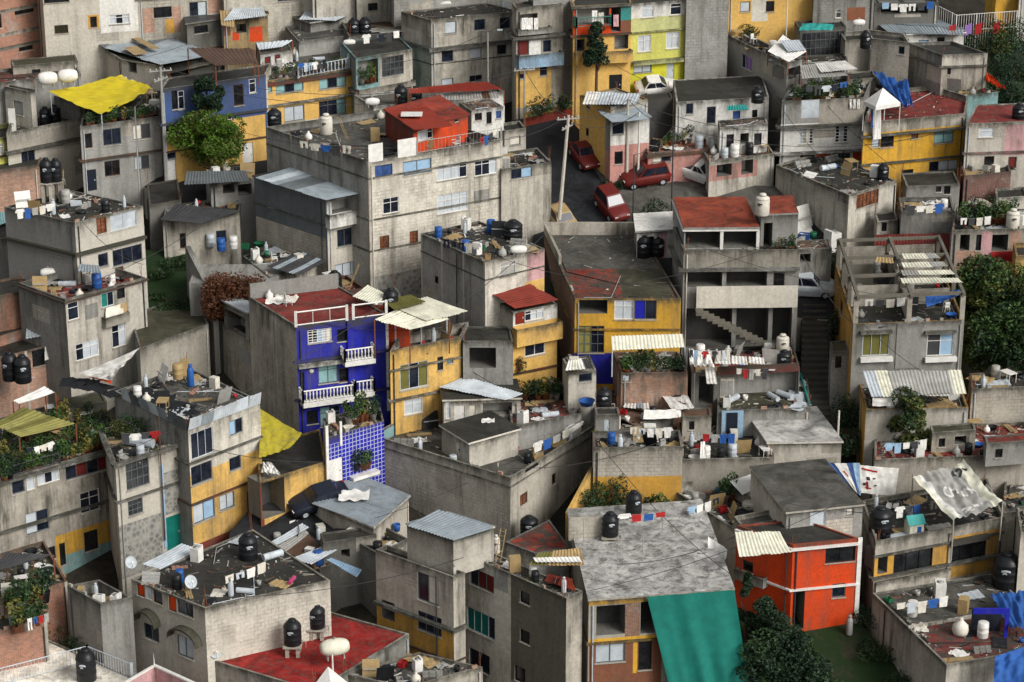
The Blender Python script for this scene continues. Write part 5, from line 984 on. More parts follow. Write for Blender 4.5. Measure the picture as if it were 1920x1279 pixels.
# low yellow wall with red base
def wall_px(x0, yt0, x1, yt1, yb0, yb1, mat, label, th=.2, base=None, cat='wall', name='boundary_wall'):
    a, c = G(x0, yb0), G(x1, yb1); z0, z1 = zat(Vector((a.x, a.y, a.z+5)), yt0), zat(Vector((c.x, c.y, c.z+5)), yt1); d = (c-a); d.z = 0; d.normalize(); n = Vector((-d.y, d.x, 0)); m = M(mat); mb = MB()
    f = Vector((0, 0, -DROP-.8)); tt = n*th
    A, B_, C_, E_ = a+f, c+f, Vector((c.x, c.y, z1)), Vector((a.x, a.y, z0))
    for fc in ((A, B_, C_, E_), (B_+tt, A+tt, E_+tt, C_+tt), (E_, C_, C_+tt, E_+tt), (A+tt, A, E_, E_+tt), (B_, B_+tt, C_+tt, C_)): mb.face(fc, m, drop=max(z0, z1))
    root = empty(name, a, label, cat); o = mb.build('wall_panel', root); o.location = -a
    if base:
        k = MB(); h = Vector((0, 0, .75)); o_ = -n*.012; k.face((a+f+o_, c+f+o_, c+h+o_, a+h+o_), M(base)); ob = k.build('painted_base', root); ob.location = -a
    return root
wall_px(984, 212, 1072, 196, 238, 218, 'pl:yellow:.3', 'low yellow street wall with a dark red base beside the road', base='pl:red:.3')
for i, (x, y) in enumerate(((1000, 205), (1018, 198), (1046, 193), (1062, 190))): bush('shrub', G(x, y+14, 1.0), 1.4, .9, 1.6, ['leftmost', 'second', 'third', 'rightmost'][i]+' leafy shrub behind the low yellow street wall', seed=i, n=420, mats=['leafd', 'leafm'], group='shrubs behind the yellow wall')
boxf(D['T13'], 'R', 1076, 94, 1182, 116, .7, 'pl:yellow:.3', 'balcony', hollow=True)
facerail(D['T13'], 'R', 1078, 1145, 48, .8, .5, mat='pa:teal', r=.02)
for i, (x, c) in enumerate(((1110, 'white'), (1122, 'cream'), (1150, 'rose'))): hang(D['T13'], 'R', x, 20+i*4, x+10, 42+i*4, 'cl:'+c, ['white towel hung left on the orange framed terrace', 'cream towel hung beside the white one on the orange framed terrace', 'pink towel hung right on the orange framed terrace'][i], 'towel', 'towel', off=.3, flare=.02)
tree('conifer', G(1117, 222), 8.6, 2.7, 'dark narrow conifer growing in front of the yellow terrace house', leaf='leafd', seed=5, cone=True, nb=26, per=200, size=.13, tz=.5)
boxf(D['T14'], 'R', 1184, 110, 1293, 117, .45, 'pl:paleg:.4', 'balcony'); dish(D['T14'], 1290, 12, 14, 'pale blue satellite dish on the lime green house', wall=fp(D['T14'], 'R', 1289, 22, .1)[0])
car(1192, 178, 1272, 170, 'white', 'white car parked in front of the lime green house', Ln=3.7, lift=.5)
sheet(D['S68'], [(1092, 196, .2), (1192, 196, .2), (1202, 176, .3), (1100, 172, .4)], 'me:lsteel:.9', alt=['me:white:1', 'me:grey:1'])
sheet(D['S68b'], [(1118, 206, .4), (1146, 229, .3), (1219, 222, .3), (1200, 196, .5)], 'me:steel:.2', npan=4)
# rooftop mess of grey block house
sheet(D['T18'], [(1440, 96, .9), (1478, 116, .8), (1512, 96, .9), (1468, 66, 1.3)], 'me:white:.4', npan=2, posts=True); sheet(D['T18'], [(1478, 98, 1.0), (1512, 94, 1.0), (1498, 74, 1.3), (1462, 76, 1.4)], 'me:lsteel:.2', npan=2)
bush('shrub', rp(D['T18'], 1410, 70), 2.2, 1.2, 1.3, 'dark shrub growing on the roof of the grey block house with the purple window', seed=3, n=600, mats=['leafd', 'leafm'])
cloth('tarpaulin', [(1498, 58, 0), (1560, 57, 0), (1565, 46, .2), (1505, 44, .2)], 'cl:tq:.1', 'turquoise tarpaulin on the dark glazed rooftop room', 'tarpaulin', sag=-.1, z0=D['T19'].z+.5, wr=.05)
sheet(D['T20'], [(1504, 148, 1.2), (1590, 142, 1.2), (1560, 118, 1.6), (1500, 122, 1.7)], 'me:grey:.6', alt=['me:white:.3', 'me:lsteel:.3'], posts=True); sheet(D['T20'], [(1540, 136, 1.5), (1608, 130, 1.5), (1584, 114, 1.7), (1528, 118, 1.7)], 'me:white:.5', alt=['me:white:.7'], npan=3)
q = D['T20'].q; pots(D['T20'], q[1]+Vector((.8, .5, -.3)), q[2]+Vector((-.3, .5, -.3)), 14, 'along the front of the white house with gridded windows', seed=8, s=1.1); pots(D['T20'], q[1]+Vector((1.2, 1.4, -.3)), q[2]+Vector((-.3, 1.5, -.3)), 9, 'in the second row on the white house with gridded windows', seed=18, s=1.15)
for i in range(3): hang(D['T20'], 'R', 1593+i*7, 186, 1598+i*7, 204, 'cl:white', ['left', 'middle', 'right'][i]+' of three small white cloths on the parapet of the white house', 'cloth', off=.1, flare=.02, group=None)
gas(D['T17b'], 1610, 50, 24, 15, 'white gas tank in front of the rust red panel'); tank(D['T17b'], 1622, 52, 20, 30, 'black', 'black water tank right of the rust red panel', g=G(1622, 90, 4.4))
sheet(D['T24'], [(1668, 62, .15), (1808, 66, .15), (1806, 52, .3), (1640, 40, .5)], 'me:steel:.15', npan=9); sheet(D['T24'], [(1640, 42, .5), (1806, 54, .3), (1745, 32, .6), (1650, 34, .6)], 'me:steel:.15', npan=9)
mb = MB(); a, c = G(1752, 56, 1.2), G(1908, 66, 1.2); rb = empty('metal_fence', a, 'white metal fence with colourful strips at the top right', 'fence')
for (x0, y0, x1, y1) in ((1752, 40, 1792, 60), (1792, 60, 1905, 52)):
    p, q_ = G(x0, y0, 1.6), G(x1, y1, 1.6); n = int((q_-p).length/.22)
    for i in range(n+1): c = p.lerp(q_, i/n); mb.tube(c-Vector((0, 0, 1.6)), c+Vector((0, 0, 1.5)), .02 if i % 8 else .055, M('pa:white'), 4)
    for h in (.1, 1.45): mb.tube(p+Vector((0, 0, h)), q_+Vector((0, 0, h)), .03, M('pa:white'), 4)
o = mb.build('fence_rail', rb); o.location = -Vector(rb.location)
for i, (x, c) in enumerate(((1785, 'redc'), (1815, 'purple'), (1834, 'redc'), (1868, 'redc'))):
    p = G(x, 62-(x-1785)*.06, 2.2); s = MB(); s.grid([[p+Vector((dx, -.08, dz+.1*sin(dx*9))) for dx in (-.3, -.1, .1, .3)] for dz in (.7, .3, -.2)], M('cl:'+c)); tag(s.build('ribbon', origin=p), ['red cloth strip at the left end of the white fence', 'purple cloth strip tied to the white fence', 'red cloth strip right beside the purple strip on the white fence', 'red cloth strip at the right end of the white fence'][i], 'cloth')
garments(D['T25b'].q[1]+Vector((.5, -.4, .2)), D['T25b'].q[2]+Vector((-.4, -.4, .2)), 6, 'at the front of the dark low workshop', 'laundry at the workshop', seed=4, hmax=1)
for i, (x, y, w, h) in enumerate(((1855, 110, 5, 3.2), (1890, 100, 5, 3.6), (1905, 150, 5, 3.4), (1860, 160, 4.4, 2.8), (1880, 185, 4, 2.4), (1830, 190, 3, 1.8), (1905, 200, 3, 2))): bush('hillside_bush', G(x, y, -.3), w, 3.5, h, ['yellowish', 'tall', 'dark', 'low', 'dense', 'small', 'lowest'][i]+' green bush on the hillside at the top right', seed=20+i, n=1700, size=.13, mats=['leafm', 'leafd', 'leafy'] if i < 1 else ['leafd', 'leafm', 'leafd'], group='bushes on the top right hillside')
gpatch('grass_slope', [(1815, 60), (1990, 60), (1990, 230), (1840, 225), (1812, 150)], 'gr:leafd', .02)
cloth('tarpaulin', [(1637, 134, .6), (1702, 152, .3), (1712, 196, .0), (1690, 198, .1)], 'cl:tarpb:.2', 'crumpled blue tarpaulin behind the white canopy tent', 'tarpaulin', sag=.15, z0=D['T21'].z+.9, wr=.25)
cloth('tarpaulin', [(1632, 140, 0), (1668, 152, 0), (1690, 188, 0), (1650, 172, 0)], 'cl:char', 'dark grey tarpaulin slumped beside the blue one', 'tarpaulin', sag=.1, z0=D['T21'].z+.5, wr=.25)
rt = empty('canopy_tent', rp(D['T21'], 1655, 215), 'white open canopy tent on the roof of the amber house', 'tent'); mb = MB(); zt_ = D['T21'].z+2.0
c4 = [on_z(1620, 190, zt_), on_z(1642, 200, zt_), on_z(1688, 192, zt_), on_z(1660, 178, zt_)]; ap = (c4[0]+c4[2])/2+Vector((0, 0, 1.1))
for i in range(4): mb.face((c4[i], c4[(i+1) % 4], ap), M('cl:white:.2'))
for i in range(4): a, c = c4[i], c4[(i+1) % 4]; mb.face((a-Vector((0, 0, .3)), c-Vector((0, 0, .3)), c, a), M('cl:white:.2'))
o = mb.build('tent_roof', rt); o.location = -Vector(rt.location)
for c in c4: mb = MB(); mb.tube(c, Vector((c.x, c.y, D['T21'].zf)), .035, M('pa:white'), 5); o = mb.build('tent_leg', rt); o.location = -Vector(rt.location)
hang(D['T21'], 'R', 1637, 202, 1652, 262, 'cl:white', 'long white banner hanging over the front of the amber house', 'banner', 'banner', off=.3); hang(D['T21'], 'R', 1633, 205, 1637, 240, 'cl:tarpb', 'narrow blue strip hanging left of the long white banner', 'banner', 'banner', off=.25)
tank(D['T27'], 1910, 226, 26, 26, 'black', 'black water tank on the dark red roof at the right edge')
tank(D['S69'], 1420, 196, 24, 28, 'black', 'black water tank beside the mossy roof of the white shabby house')
sheet(D['S69'], [(1362, 208, .0), (1406, 206, .0), (1398, 196, .2), (1364, 198, .2)], 'me:tq:.3', npan=2); pots(D['S68c'], rp(D['S68c'], 1240, 275), rp(D['S68c'], 1300, 268), 5, 'on the rusty edged roof of the low pink house', seed=5)

cloth('banner', [(1846, 130, 0), (1866, 150, 0), (1886, 166, 0), (1850, 152, 0)], 'cl:orange', 'crumpled orange and white banner beside the hillside bushes', 'banner', sag=.1, z0=D['T22b'].z+1, wr=.2)
tank(D['T28'], 86, 238, 22, 32, 'black', 'left black water tank on the terrace of the two tone beige house'); tank(D['T28'], 104, 234, 22, 32, 'black', 'right black water tank on the terrace of the two tone beige house')

mb = MB(); p = rp(D['T28'], 18, 252); mb.box(p, (.55, 0, 0), (0, .08, 0), (0, 0, 2.1), M('pa:white')); tag(mb.build('door_leaf', origin=p), 'tall white door leaf standing upright at the left terrace edge', 'door')
q = D['T29'].q; pots(D['T29'], q[1]+Vector((.3, .6, -.25)), q[2]+Vector((-.3, .5, -.25)), 16, 'beneath the yellow tarpaulin', seed=6, s=1.0)
# ---- trees left street
tree('street_tree', G(396, 358), 6.1, 6.6, 'round bright green tree before the blue and yellow house', seed=11, nb=34, per=420, size=.14, mats=['leafb', 'leafb', 'leafb', 'leafy'], tz=.34)
tree('dark_tree', G(399, 344), 9.0, 2.5, 'very dark tree rising behind the bright green tree', seed=12, nb=16, per=420, size=.15, mats=['leafd'], tz=.6)
gpatch('street', [(270, 350), (330, 385), (520, 350), (500, 300), (300, 330)], 'ro:asph:.2', .03)
gpatch('grass_bank', [(268, 470), (352, 462), (392, 560), (400, 612), (300, 640), (262, 590)], 'gr:grass', .3)
for i, (x, y, w, h) in enumerate(((290, 560, 2.2, .5), (318, 580, 2.6, .5), (350, 575, 2.2, .5), (372, 600, 2.4, .5), (300, 520, 1.8, .7), (330, 500, 2, .9), (290, 600, 2, .4))): bush('weed_clump', G(x, y, .3), w, 1.6, h, ['left', 'central', 'right', 'lowest right', 'upper left', 'topmost', 'lowest left'][i]+' weed clump on the grassy bank beside the brown ivy', cat='weeds', seed=40+i, n=700, size=.1, mats=['leafm', 'grass', 'leafd'], group='weeds on the grassy bank')
wall_px(352, 462, 402, 560, 560, 640, 'pl:grey:.8', 'stained grey stepped wall between the grassy bank and the brown ivy', th=.4)
bush('ivy_mound', G(440, 592, 1.4), 4.6, 2.6, 3.4, 'rust brown ivy tumbling down beneath the cluttered yard', cat='ivy', seed=50, n=16000, size=.13, mats=['ivy', 'ivy', 'ivy'])
mb = MB(); a = G(440, 560, 2.0); mb.cbox((a.x, a.y+1.6, a.z-2), 3.2, 2.2, 3.4, M('pl:grey:.9')); yard = tag(mb.build('retaining_block'), 'grey retaining block beneath the cluttered yard with blue barrel', 'wall'); yz = a.z+1.4
for i, (k, c, x, y) in enumerate((('crumpled cloth', 'white', 385, 452), ('barrel', 'blue', 415, 470), ('barrel', 'white', 438, 466), ('washtub', 'green', 486, 462), ('bucket', 'green', 500, 480), ('loose sheet', 'white', 400, 450), ('crate', 'green', 460, 466), ('barrel', 'silver', 395, 462))): put_item(k, c, on_z(x, y, yz), '%s %s in the yard above the brown ivy' % (c, k), rz=i, s=1.1)
tank(D['M30'], 88, 345, 24, 42, 'black', 'left black water tank raised on pillars above the mossy flat roof', dz=1.5, stand=36); tank(D['M30'], 106, 343, 22, 40, 'black', 'right black water tank raised on pillars above the mossy flat roof', dz=1.5, stand=36)
gas(D['M30'], 122, 376, 30, 18, 'white gas tank below the raised black tanks', rz=-.4)
sheet(D['M31'], [(-20, 428, .6), (76, 398, .6), (66, 386, .8), (-20, 402, .8)], 'me:aqua:.3', npan=4); sheet(D['M31'], [(20, 440, .1), (118, 428, .1), (100, 410, .4), (10, 418, .4)], 'me:grey:.4', npan=4)
sheet(D['M34c'], [(48, 636, .1), (118, 624, .1), (108, 606, .3), (50, 612, .3)], 'me:lsteel:.1', npan=2)
tank(D['M34b'], 20, 716, 30, 50, 'black', 'left black water tank beside the salmon brick house', g=on_z(20, 712, D['M34'].z-1.2)); tank(D['M34b'], 44, 720, 32, 48, 'black', 'right black water tank beside the salmon brick house', g=on_z(44, 716, D['M34'].z-1.2))
hang(D['M34'], 'R', 84, 650, 108, 676, 'cl:white', 'white cloth half covering the window of the salmon brick house', 'cloth', flare=.3)
gas(D['M30b'], 91, 522, 30, 22, 'white bulbous gas tank on the red roof terrace'); put_item('barrel', 'blue', rp(D['M30b'], 182, 540), 'large blue barrel at the front of the red roof terrace', s=1.2)
q = D['M30b'].q; hang(D['M30b'], 'R', 198, 578, 232, 604, 'cl:cream', 'cream towel hung on the side of the cream three storey house', 'towel', 'towel'); hang(D['M30b'], 'R', 226, 570, 238, 600, 'cl:tan', 'tan shirt hung on the side of the cream three storey house', 'shirt', 'shirt')
boxf(D['M30b'], 'R', 190, 588, 236, 606, .5, 'pl:warm:.8', 'balcony', hollow=True)
sheet(D['M30b'], [(146, 508, 1.0), (190, 512, 1.0), (186, 498, 1.1), (150, 496, 1.1)], 'me:steel:.3', npan=2)
sheet(D['M32'], [(300, 412, .18), (380, 420, .12), (452, 396, .2), (330, 382, .5)], 'me:char:.2', npan=5)
sheet(D['M32c'], [(345, 346, .4), (470, 340, .3), (460, 320, .6), (350, 322, .7)], 'me:dsteel:.6', npan=5)
# steel sided house
sheet(D['C43s'], [(478, 334, .25), (612, 376, .25), (692, 360, .25), (580, 305, .45)], 'me:steel:.5', alt=['me:dsteel:.4', 'me:lsteel:.6', 'me:steel:.8'], npan=9, sag=0)
sheet(D['C43s'], [(575, 308, .5), (590, 305, .5), (690, 350, .4), (676, 356, .35)], 'me:creamw:.2', npan=1)
boxf(D['C43s'], 'R', 610, 393, 690, 418, .6, 'pl:white:.5', 'balcony', hollow=True)
mb = MB(); q1, q0 = D['C43s'].faces['L']; u = (q0-q1).normalized(); nL = Vector((u.y, -u.x, 0)); L_ = (q0-q1).length; zb_ = zat(D['C43s'].q[1], 422)
mb.grid([[Vector((q1.x+u.x*L_*i/110, q1.y+u.y*L_*i/110, z))+nL*(.03+.02*sin(i*pi/2+.4)) for i in range(111)] for z in (zb_, D['C43s'].z)], M('me:dsteel:.35'), smooth=False); part(D['C43s'], mb, 'corrugated_cladding')
for i, (x, y) in enumerate(((650, 460), (658, 455), (622, 456))):
    pass
# long block house roof
b = D['C43']
for i, (x0, x1) in enumerate(((691, 718), (746, 781))):
    p, u, n = fp(b, 'R', x0, 300); q_ = fp(b, 'R', x1, 300)[0]; mb = MB(); o = Vector((p.x, p.y, b.z-.1)); mb.box(o+n*.02, u*((q_-p).to_2d().length), -n*.06, Vector((0, 0, 1.35)), M('pa:white')); part(b, mb, 'white_panel')
rail(b, [Vector((*fp(b, 'R', 782, 290)[0].to_2d(), b.z)), Vector((*fp(b, 'R', 940, 262)[0].to_2d(), b.z))], .9, mat='pa:grey', r=.014, step=.3)
tank(b, 612, 256, 26, 36, 'cream', 'cream water tank in front of the red trimmed yellow house'); gas(b, 698, 204, 28, 18, 'white gas tank behind the vermilion rooftop room', g=rp(D['T44b'], 698, 200, .3))
tank(D['T44b'], 752, 202, 25, 36, 'black', 'left black water tank on the vermilion rooftop room'); tank(D['T44b'], 780, 204, 24, 30, 'black', 'right black water tank on the vermilion rooftop room')
sheet(D['T44b'], [(770, 176, 1.3), (945, 168, 1.1), (910, 152, 1.5), (765, 166, 1.7)], 'me:red:.1', npan=12, posts=True); sheet(D['T44b'], [(800, 190, .6), (936, 184, .6), (930, 170, .9), (806, 176, .9)], 'me:grey:.9', alt=['me:white:.8', 'me:char:.5', 'me:brown:.5'], npan=9)
sheet(D['C44'], [(722, 207, .25), (776, 244, .15), (850, 236, .15), (800, 200, .25)], 'me:red:.1', npan=5)
mb = MB(); p = rp(D['C44'], 772, 214, .3); mb.cbox((p.x, p.y, p.z), .8, .6, .03, M('pa:white')); part(D['C44'], mb, 'skylight')
garments(rp(b, 900, 258, 1.7), rp(b, 932, 240, 1.7), 4, 'at the right end of the long block house roof', 'laundry on the long block house', seed=7)
tank(D['C42'], 962, 452, 36, 32, 'black', 'black water tank on the roof of the tall grey house with the pink panel'); gas(D['C42'], 972, 478, 32, 20, 'white gas tank before the black tank of the tall grey house')
pole(985, 560, 486, 'thin white sloping pipe above the red awning roof', r=.06, mat='pa:white', xt=966, base=rp(D['C42y'], 986, 556), name='pipe')
sheet(D['C42y'], [(912, 545, .9), (966, 578, .35), (1046, 562, .35), (985, 528, 1.0)], 'me:red:.15', npan=6); boxf(D['C42y'], 'R', 960, 606, 1046, 638, .7, 'pl:yellow:.3', 'balcony', hollow=True)
bush('hanging_plant', fp(D['C42y'], 'R', 975, 690, .3)[0]-Vector((0, 0, .3)), .8, .5, 1.2, 'dark red leafed plant hanging on the narrow yellow house', seed=5, n=350, size=.08, mats=['ivy', 'leafm'])
# blue house
b = D['C39']; q1, q0, q2, q3 = b.q
z_ = Vector((0, 0, .0)); rail(b, [q0+z_, q0.lerp(q2, .55)+z_], 1.0, name='roof_railing', step=1.2, r=.03, solid_post=.09); rail(b, [q0.lerp(q2, .62)+z_, q0.lerp(q2, .98)+z_], 1.0, name='roof_railing', step=1.2, r=.03, solid_post=.09)
boxf(b, 'R', 660, 602, 728, 800, .012, 'pl:blue:.1', 'wall_panel')
for (x0, x1, y0, y1, dp) in ((562, 658, 716, 742, .9), (662, 697, 708, 730, .7), (640, 697, 640, 668, .9)):
    boxf(b, 'R', x0, y1, x1, y1+9, dp, 'pa:white', 'balcony_slab'); facerail(b, 'R', x0, x1, y1, .85, dp-.08, name='balustrade', balus=True, step=.24, r=.03)
boxf(b, 'R', 557, 676, 640, 683, .5, 'pl:white:.6', 'canopy_slab'); boxf(b, 'R', 652, 600, 662, 790, .18, 'pl:blue:.15', 'pilaster'); boxf(b, 'R', 724, 600, 729, 770, .08, 'pa:white', 'corner_strip')
mb = MB(); p, u, n = fp(b, 'R', 584, 696, .03); mb.lathe([(0, 0), (.16, 0), (.16, .02), (0, .03)], M('pa:creamw'), 14); o = mb.build('round_lamp', b.root); o.location = p-b.root.location; o.rotation_euler = n.to_track_quat('Z', 'Y').to_euler()
for i, (x, y, c, k) in enumerate(((520, 566, 'white', 'crumpled cloth'), (505, 560, 'white', 'sack'), (540, 572, 'white', 'plastic chair'), (536, 562, 'cream', 'crumpled cloth'))): put_item(k, c, rp(b, x, y), '%s %s on the left side of the blue house roof' % (c, k), rz=i, s=1.6 if 'cloth' in k else 1)
wall = MB(); wall.box(q1.lerp(q0, .02)+Vector((0, 0, -.1)), (q3-q1)*.98, (q0-q1).normalized()*.18, Vector((0, 0, 1.1)), M('pl:grey:.9')); part(b, wall, 'roof_wall')
tank(D['M45r'], 628, 548, 28, 34, 'black', 'black water tank on the red painted roof behind the blue house'); tank(D['C40'], 733, 580, 29, 40, 'black', 'black water tank beside the cream sheet roof', g=on_z(733, 582, D['C40'].z+1.6)); 
mb = MB(); p = on_z(733, 582, D['C40'].z+1.6); mb.cbox((p.x, p.y, p.z-2.3), 1.3, 1.2, 2.28, M('pl:orange:.9')); part(D['C40'], mb, 'stair_head')
sheet(D['C40'], [(702, 600, 2.0), (768, 618, 1.8), (842, 598, 1.8), (760, 572, 2.1)], 'co:creamw:.3', alt=['co:creamw:.5'], posts=True, npan=5); sheet(D['C40'], [(800, 602, 1.9), (880, 584, 1.9), (800, 556, 2.2), (735, 574, 2.2)], 'co:creamw:.2', npan=5); sheet(D['C40'], [(660, 556, 2.6), (706, 572, 2.5), (724, 552, 2.6), (690, 534, 2.7)], 'co:creamw:.4', npan=4); sheet(D['C40'], [(740, 582, 2.3), (800, 566, 2.3), (770, 552, 2.4), (720, 564, 2.4)], 'co:olive:.3', npan=3)
for x in (742, 790, 838): mb = MB(); p = on_z(x, 655-(x-742)*.2, D['C40'].z-.7); mb.tube(p, p+Vector((0, 0, 2.6)), .06, M('pa:lsteel'), 6); part(D['C40'], mb, 'awning_post')
put_item('cabinet', 'brown', rp(D['C40'], 762, 636), 'brown cabinet under the cream sheet roof', s=1.3)
sheet(D['C67s'], [(823, 726, .4), (946, 750, .2), (980, 738, .25), (872, 706, .6)], 'me:lsteel:.2', npan=6)
# tile house and lower left
boxf(D['C39g'], 'R', 610, 798, 615, 912, .12, 'pa:white', 'corner_strip'); boxf(D['C39g'], 'R', 636, 790, 640, 835, .1, 'pa:white', 'corner_strip')
pots(D['C39g'], rp(D['C39g'], 650, 798), rp(D['C39g'], 714, 784), 6, 'on top of the blue tiled gatehouse', seed=7, s=1.3); boxf(D['C39g'], 'R', 655, 886, 705, 892, .5, 'pa:white', 'shelf'); pots(D['C39g'], fp(D['C39g'], 'R', 664, 884, .25)[0], fp(D['C39g'], 'R', 698, 878, .25)[0], 3, 'on the shelf of the blue tiled wall', seed=8, s=1.2)

cloth('tarpaulin', [(486, 858, 0), (545, 838, 0), (566, 812, .2), (488, 766, .9)], 'co:tarpo:.8', 'mustard yellow tarpaulin slung beside the long house', 'tarpaulin', sag=.15, z0=D['L38'].z+1.4, wr=.05)
cloth('cloth', [(490, 886, 0), (528, 892, 0), (508, 868, .4), (492, 868, .4)], 'cl:white', 'torn white cloth beneath the mustard tarpaulin', 'cloth', sag=-.1, z0=D['L38'].z+.3, wr=.12)
b = D['L37']; q1, q0, q2, q3 = b.q
mb = MB()
for (p, q_) in ((q1.lerp(q0, .12), q0), (q0, q2)):
    n_ = int((q_-p).length/1.0); u = (q_-p).normalized(); n = Vector((u.y, -u.x, 0))
    for i in range(n_):
        a, c = p.lerp(q_, i/n_), p.lerp(q_, (i+1)/n_); lean = n*rng.uniform(.05, .3); mb.grid([[a.lerp(c, k/10)+Vector((0, 0, -.25))+n*(.04+.015*(k % 2)) for k in range(11)], [a.lerp(c, k/10)+Vector((0, 0, .62+rng.uniform(-.02, .02)))+lean+n*(.015*(k % 2)) for k in range(11)]], M(rng.choice(['me:steel:.4', 'me:lsteel:.3', 'me:dsteel:.3', 'me:lsteel:.4'])), smooth=False)
part(b, mb, 'sheet_fence')
cloth('tarpaulin', [(148, 700, .3), (210, 714, .1), (212, 704, .6), (262, 652, 2.3)], 'cl:white:.3', 'ragged white tarpaulin pulled up at the back of the long grey roof', 'tarpaulin', sag=.1, z0=b.z+.4, wr=.12)
cloth('tarpaulin', [(168, 708, 0), (208, 720, 0), (208, 706, .2), (172, 700, .2)], 'cl:orange', 'orange plastic sheet under the ragged white tarpaulin', 'tarpaulin', sag=-.1, z0=b.z+.3, wr=.05)
for i, (x, y, s) in enumerate(((140, 718, 1.9), (160, 722, 2), (182, 728, 2.1), (214, 738, 1.5), (268, 740, 2), (288, 744, 2.2), (306, 752, 1.8), (320, 760, 2), (338, 766, 1.8), (350, 772, 1.6))): put_item('crumpled cloth', 'black', rp(b, x, y, .02), ['leftmost black plastic bundle', 'second black plastic bundle', 'third black plastic bundle', 'small black plastic bundle', 'wide black plastic bundle', 'flattened black plastic bundle', 'black plastic bundle', 'crumpled black plastic heap', 'black plastic heap', 'rightmost black plastic heap'][i]+' on the long grey roof, number %s from its left end' % ['one', 'two', 'three', 'four', 'five', 'six', 'seven', 'eight', 'nine', 'ten'][i], rz=i*1.3, s=s, group='black plastic heaps on the long grey roof')
put_item('gas cylinder', 'blue', rp(b, 358, 724), 'tall blue gas cylinder on the long grey roof', s=1.5); put_item('barrel', 'brown', rp(b, 334, 710, .6), 'tan covered barrel raised at the back of the long grey roof', s=1.2); put_item('sack', 'cream', rp(b, 306, 712), 'cream sack standing left of the tan covered barrel', s=1.3)

b = D['L36']; q1, q0, q2, q3 = b.q
for k, (t, n, nm) in enumerate(((.06, 22, 'along the front edge of the long planted terrace'), (.3, 14, 'in the middle of the long planted terrace'), (.6, 10, 'towards the back of the long planted terrace'))): pots(b, q0.lerp(q1, t)+Vector((.8, .1, -.35)), q2.lerp(q3, t)+Vector((-.4, .1, -.35)), n, nm, seed=30+k, s=1.2)
for i, (x, y, w, h) in enumerate(((20, 880, 2.4, 1.5), (150, 830, 2.2, 1.6), (175, 800, 2, 1.4), (120, 850, 2, 1.4), (60, 870, 1.6, 1.2), (125, 780, 2.2, 1.0), (195, 830, 1.4, 1.3))): bush('terrace_shrub', rp(b, x, y), w, 1.3, h, ['leftmost dense', 'tall central', 'upper right', 'dark central', 'low left', 'rear', 'right end'][i]+' shrub on the long planted terrace', seed=60+i, n=1100, size=.09, mats=['leafd', 'leafm', 'olive', 'leafd'], group='shrubs on the long planted terrace')
sheet(b, [(-12, 795, 2.0), (36, 820, 1.7), (142, 794, 1.7), (44, 764, 2.2)], 'co:mustard:.8', alt=['co:mustard:.6', 'me:grey:.5', 'co:olive:.3'], posts=True, npan=6)
sheet(b, [(24, 752, 2.4), (36, 758, 2.4), (104, 736, 2.4), (84, 724, 2.6)], 'me:white:.2', posts=True, npan=1); garments(rp(b, 50, 840, 1.8), rp(b, 100, 826, 1.8), 4, 'under the olive sheet roof', 'laundry under the olive roof', seed=11)
rail(b, [q0.lerp(q2, .05), q0.lerp(q2, .55)], .7, mat='pa:char', r=.014, step=.22)
b = D['L36b']; q1, q0, q2, q3 = b.q; bush('terrace_shrub', rp(b, 232, 820), 1.6, 1.2, 2.0, 'yellow green shrub at the left of the gridded window house', seed=71, n=1100, size=.09, mats=['leafy', 'leafm']); bush('terrace_shrub', rp(b, 265, 820), 2, 1.4, 1.6, 'dark shrub at the middle of the gridded window house', seed=72, n=1100, size=.09, mats=['leafd', 'leafm'])
put_item('rolled mesh', 'silver', rp(b, 262, 838), 'pale rolled mat on the gridded window house', s=1.6, rz=-.4); put_item('bucket', 'orange', rp(b, 292, 828), 'orange bucket on the gridded window house', s=1.4)
boxf(b, 'R', 304, 870, 309, 1030, .05, 'pa:lblue', 'blue_pipe')
car(644, 932, 552, 962, 'navy', 'dark blue car parked before the orange garage', kind='sedan')
sheet(D['C66'], [(640, 898, .3), (584, 944, .2), (702, 986, .1), (768, 930, .25)], 'me:steel:.5', alt=['me:steel:.8', 'me:dsteel:.5'], npan=6, sag=0)
put_item('crumpled cloth', 'white', on_z(664, 932, D['C66'].z+.35), 'long white rag lying on the dented slate blue tin roof', s=2)

b = D['B66']
sheet(b, [(500, 1022, .5), (590, 1056, .4), (600, 1026, .5), (566, 984, .8)], 'me:brown:.4', alt=['me:grey:.6', 'me:olive:.6'], npan=5, posts=True); sheet(b, [(498, 1022, .7), (512, 1026, .7), (580, 990, .9), (566, 982, .95)], 'me:lsteel:.2', npan=1); sheet(b, [(545, 1048, .8), (585, 1058, .8), (660, 1014, .9), (644, 1008, .95)], 'me:lsteel:.2', npan=2); sheet(b, [(612, 1050, .7), (668, 1082, .6), (678, 1068, .7), (622, 1046, .8)], 'me:lblue:.2', npan=2)
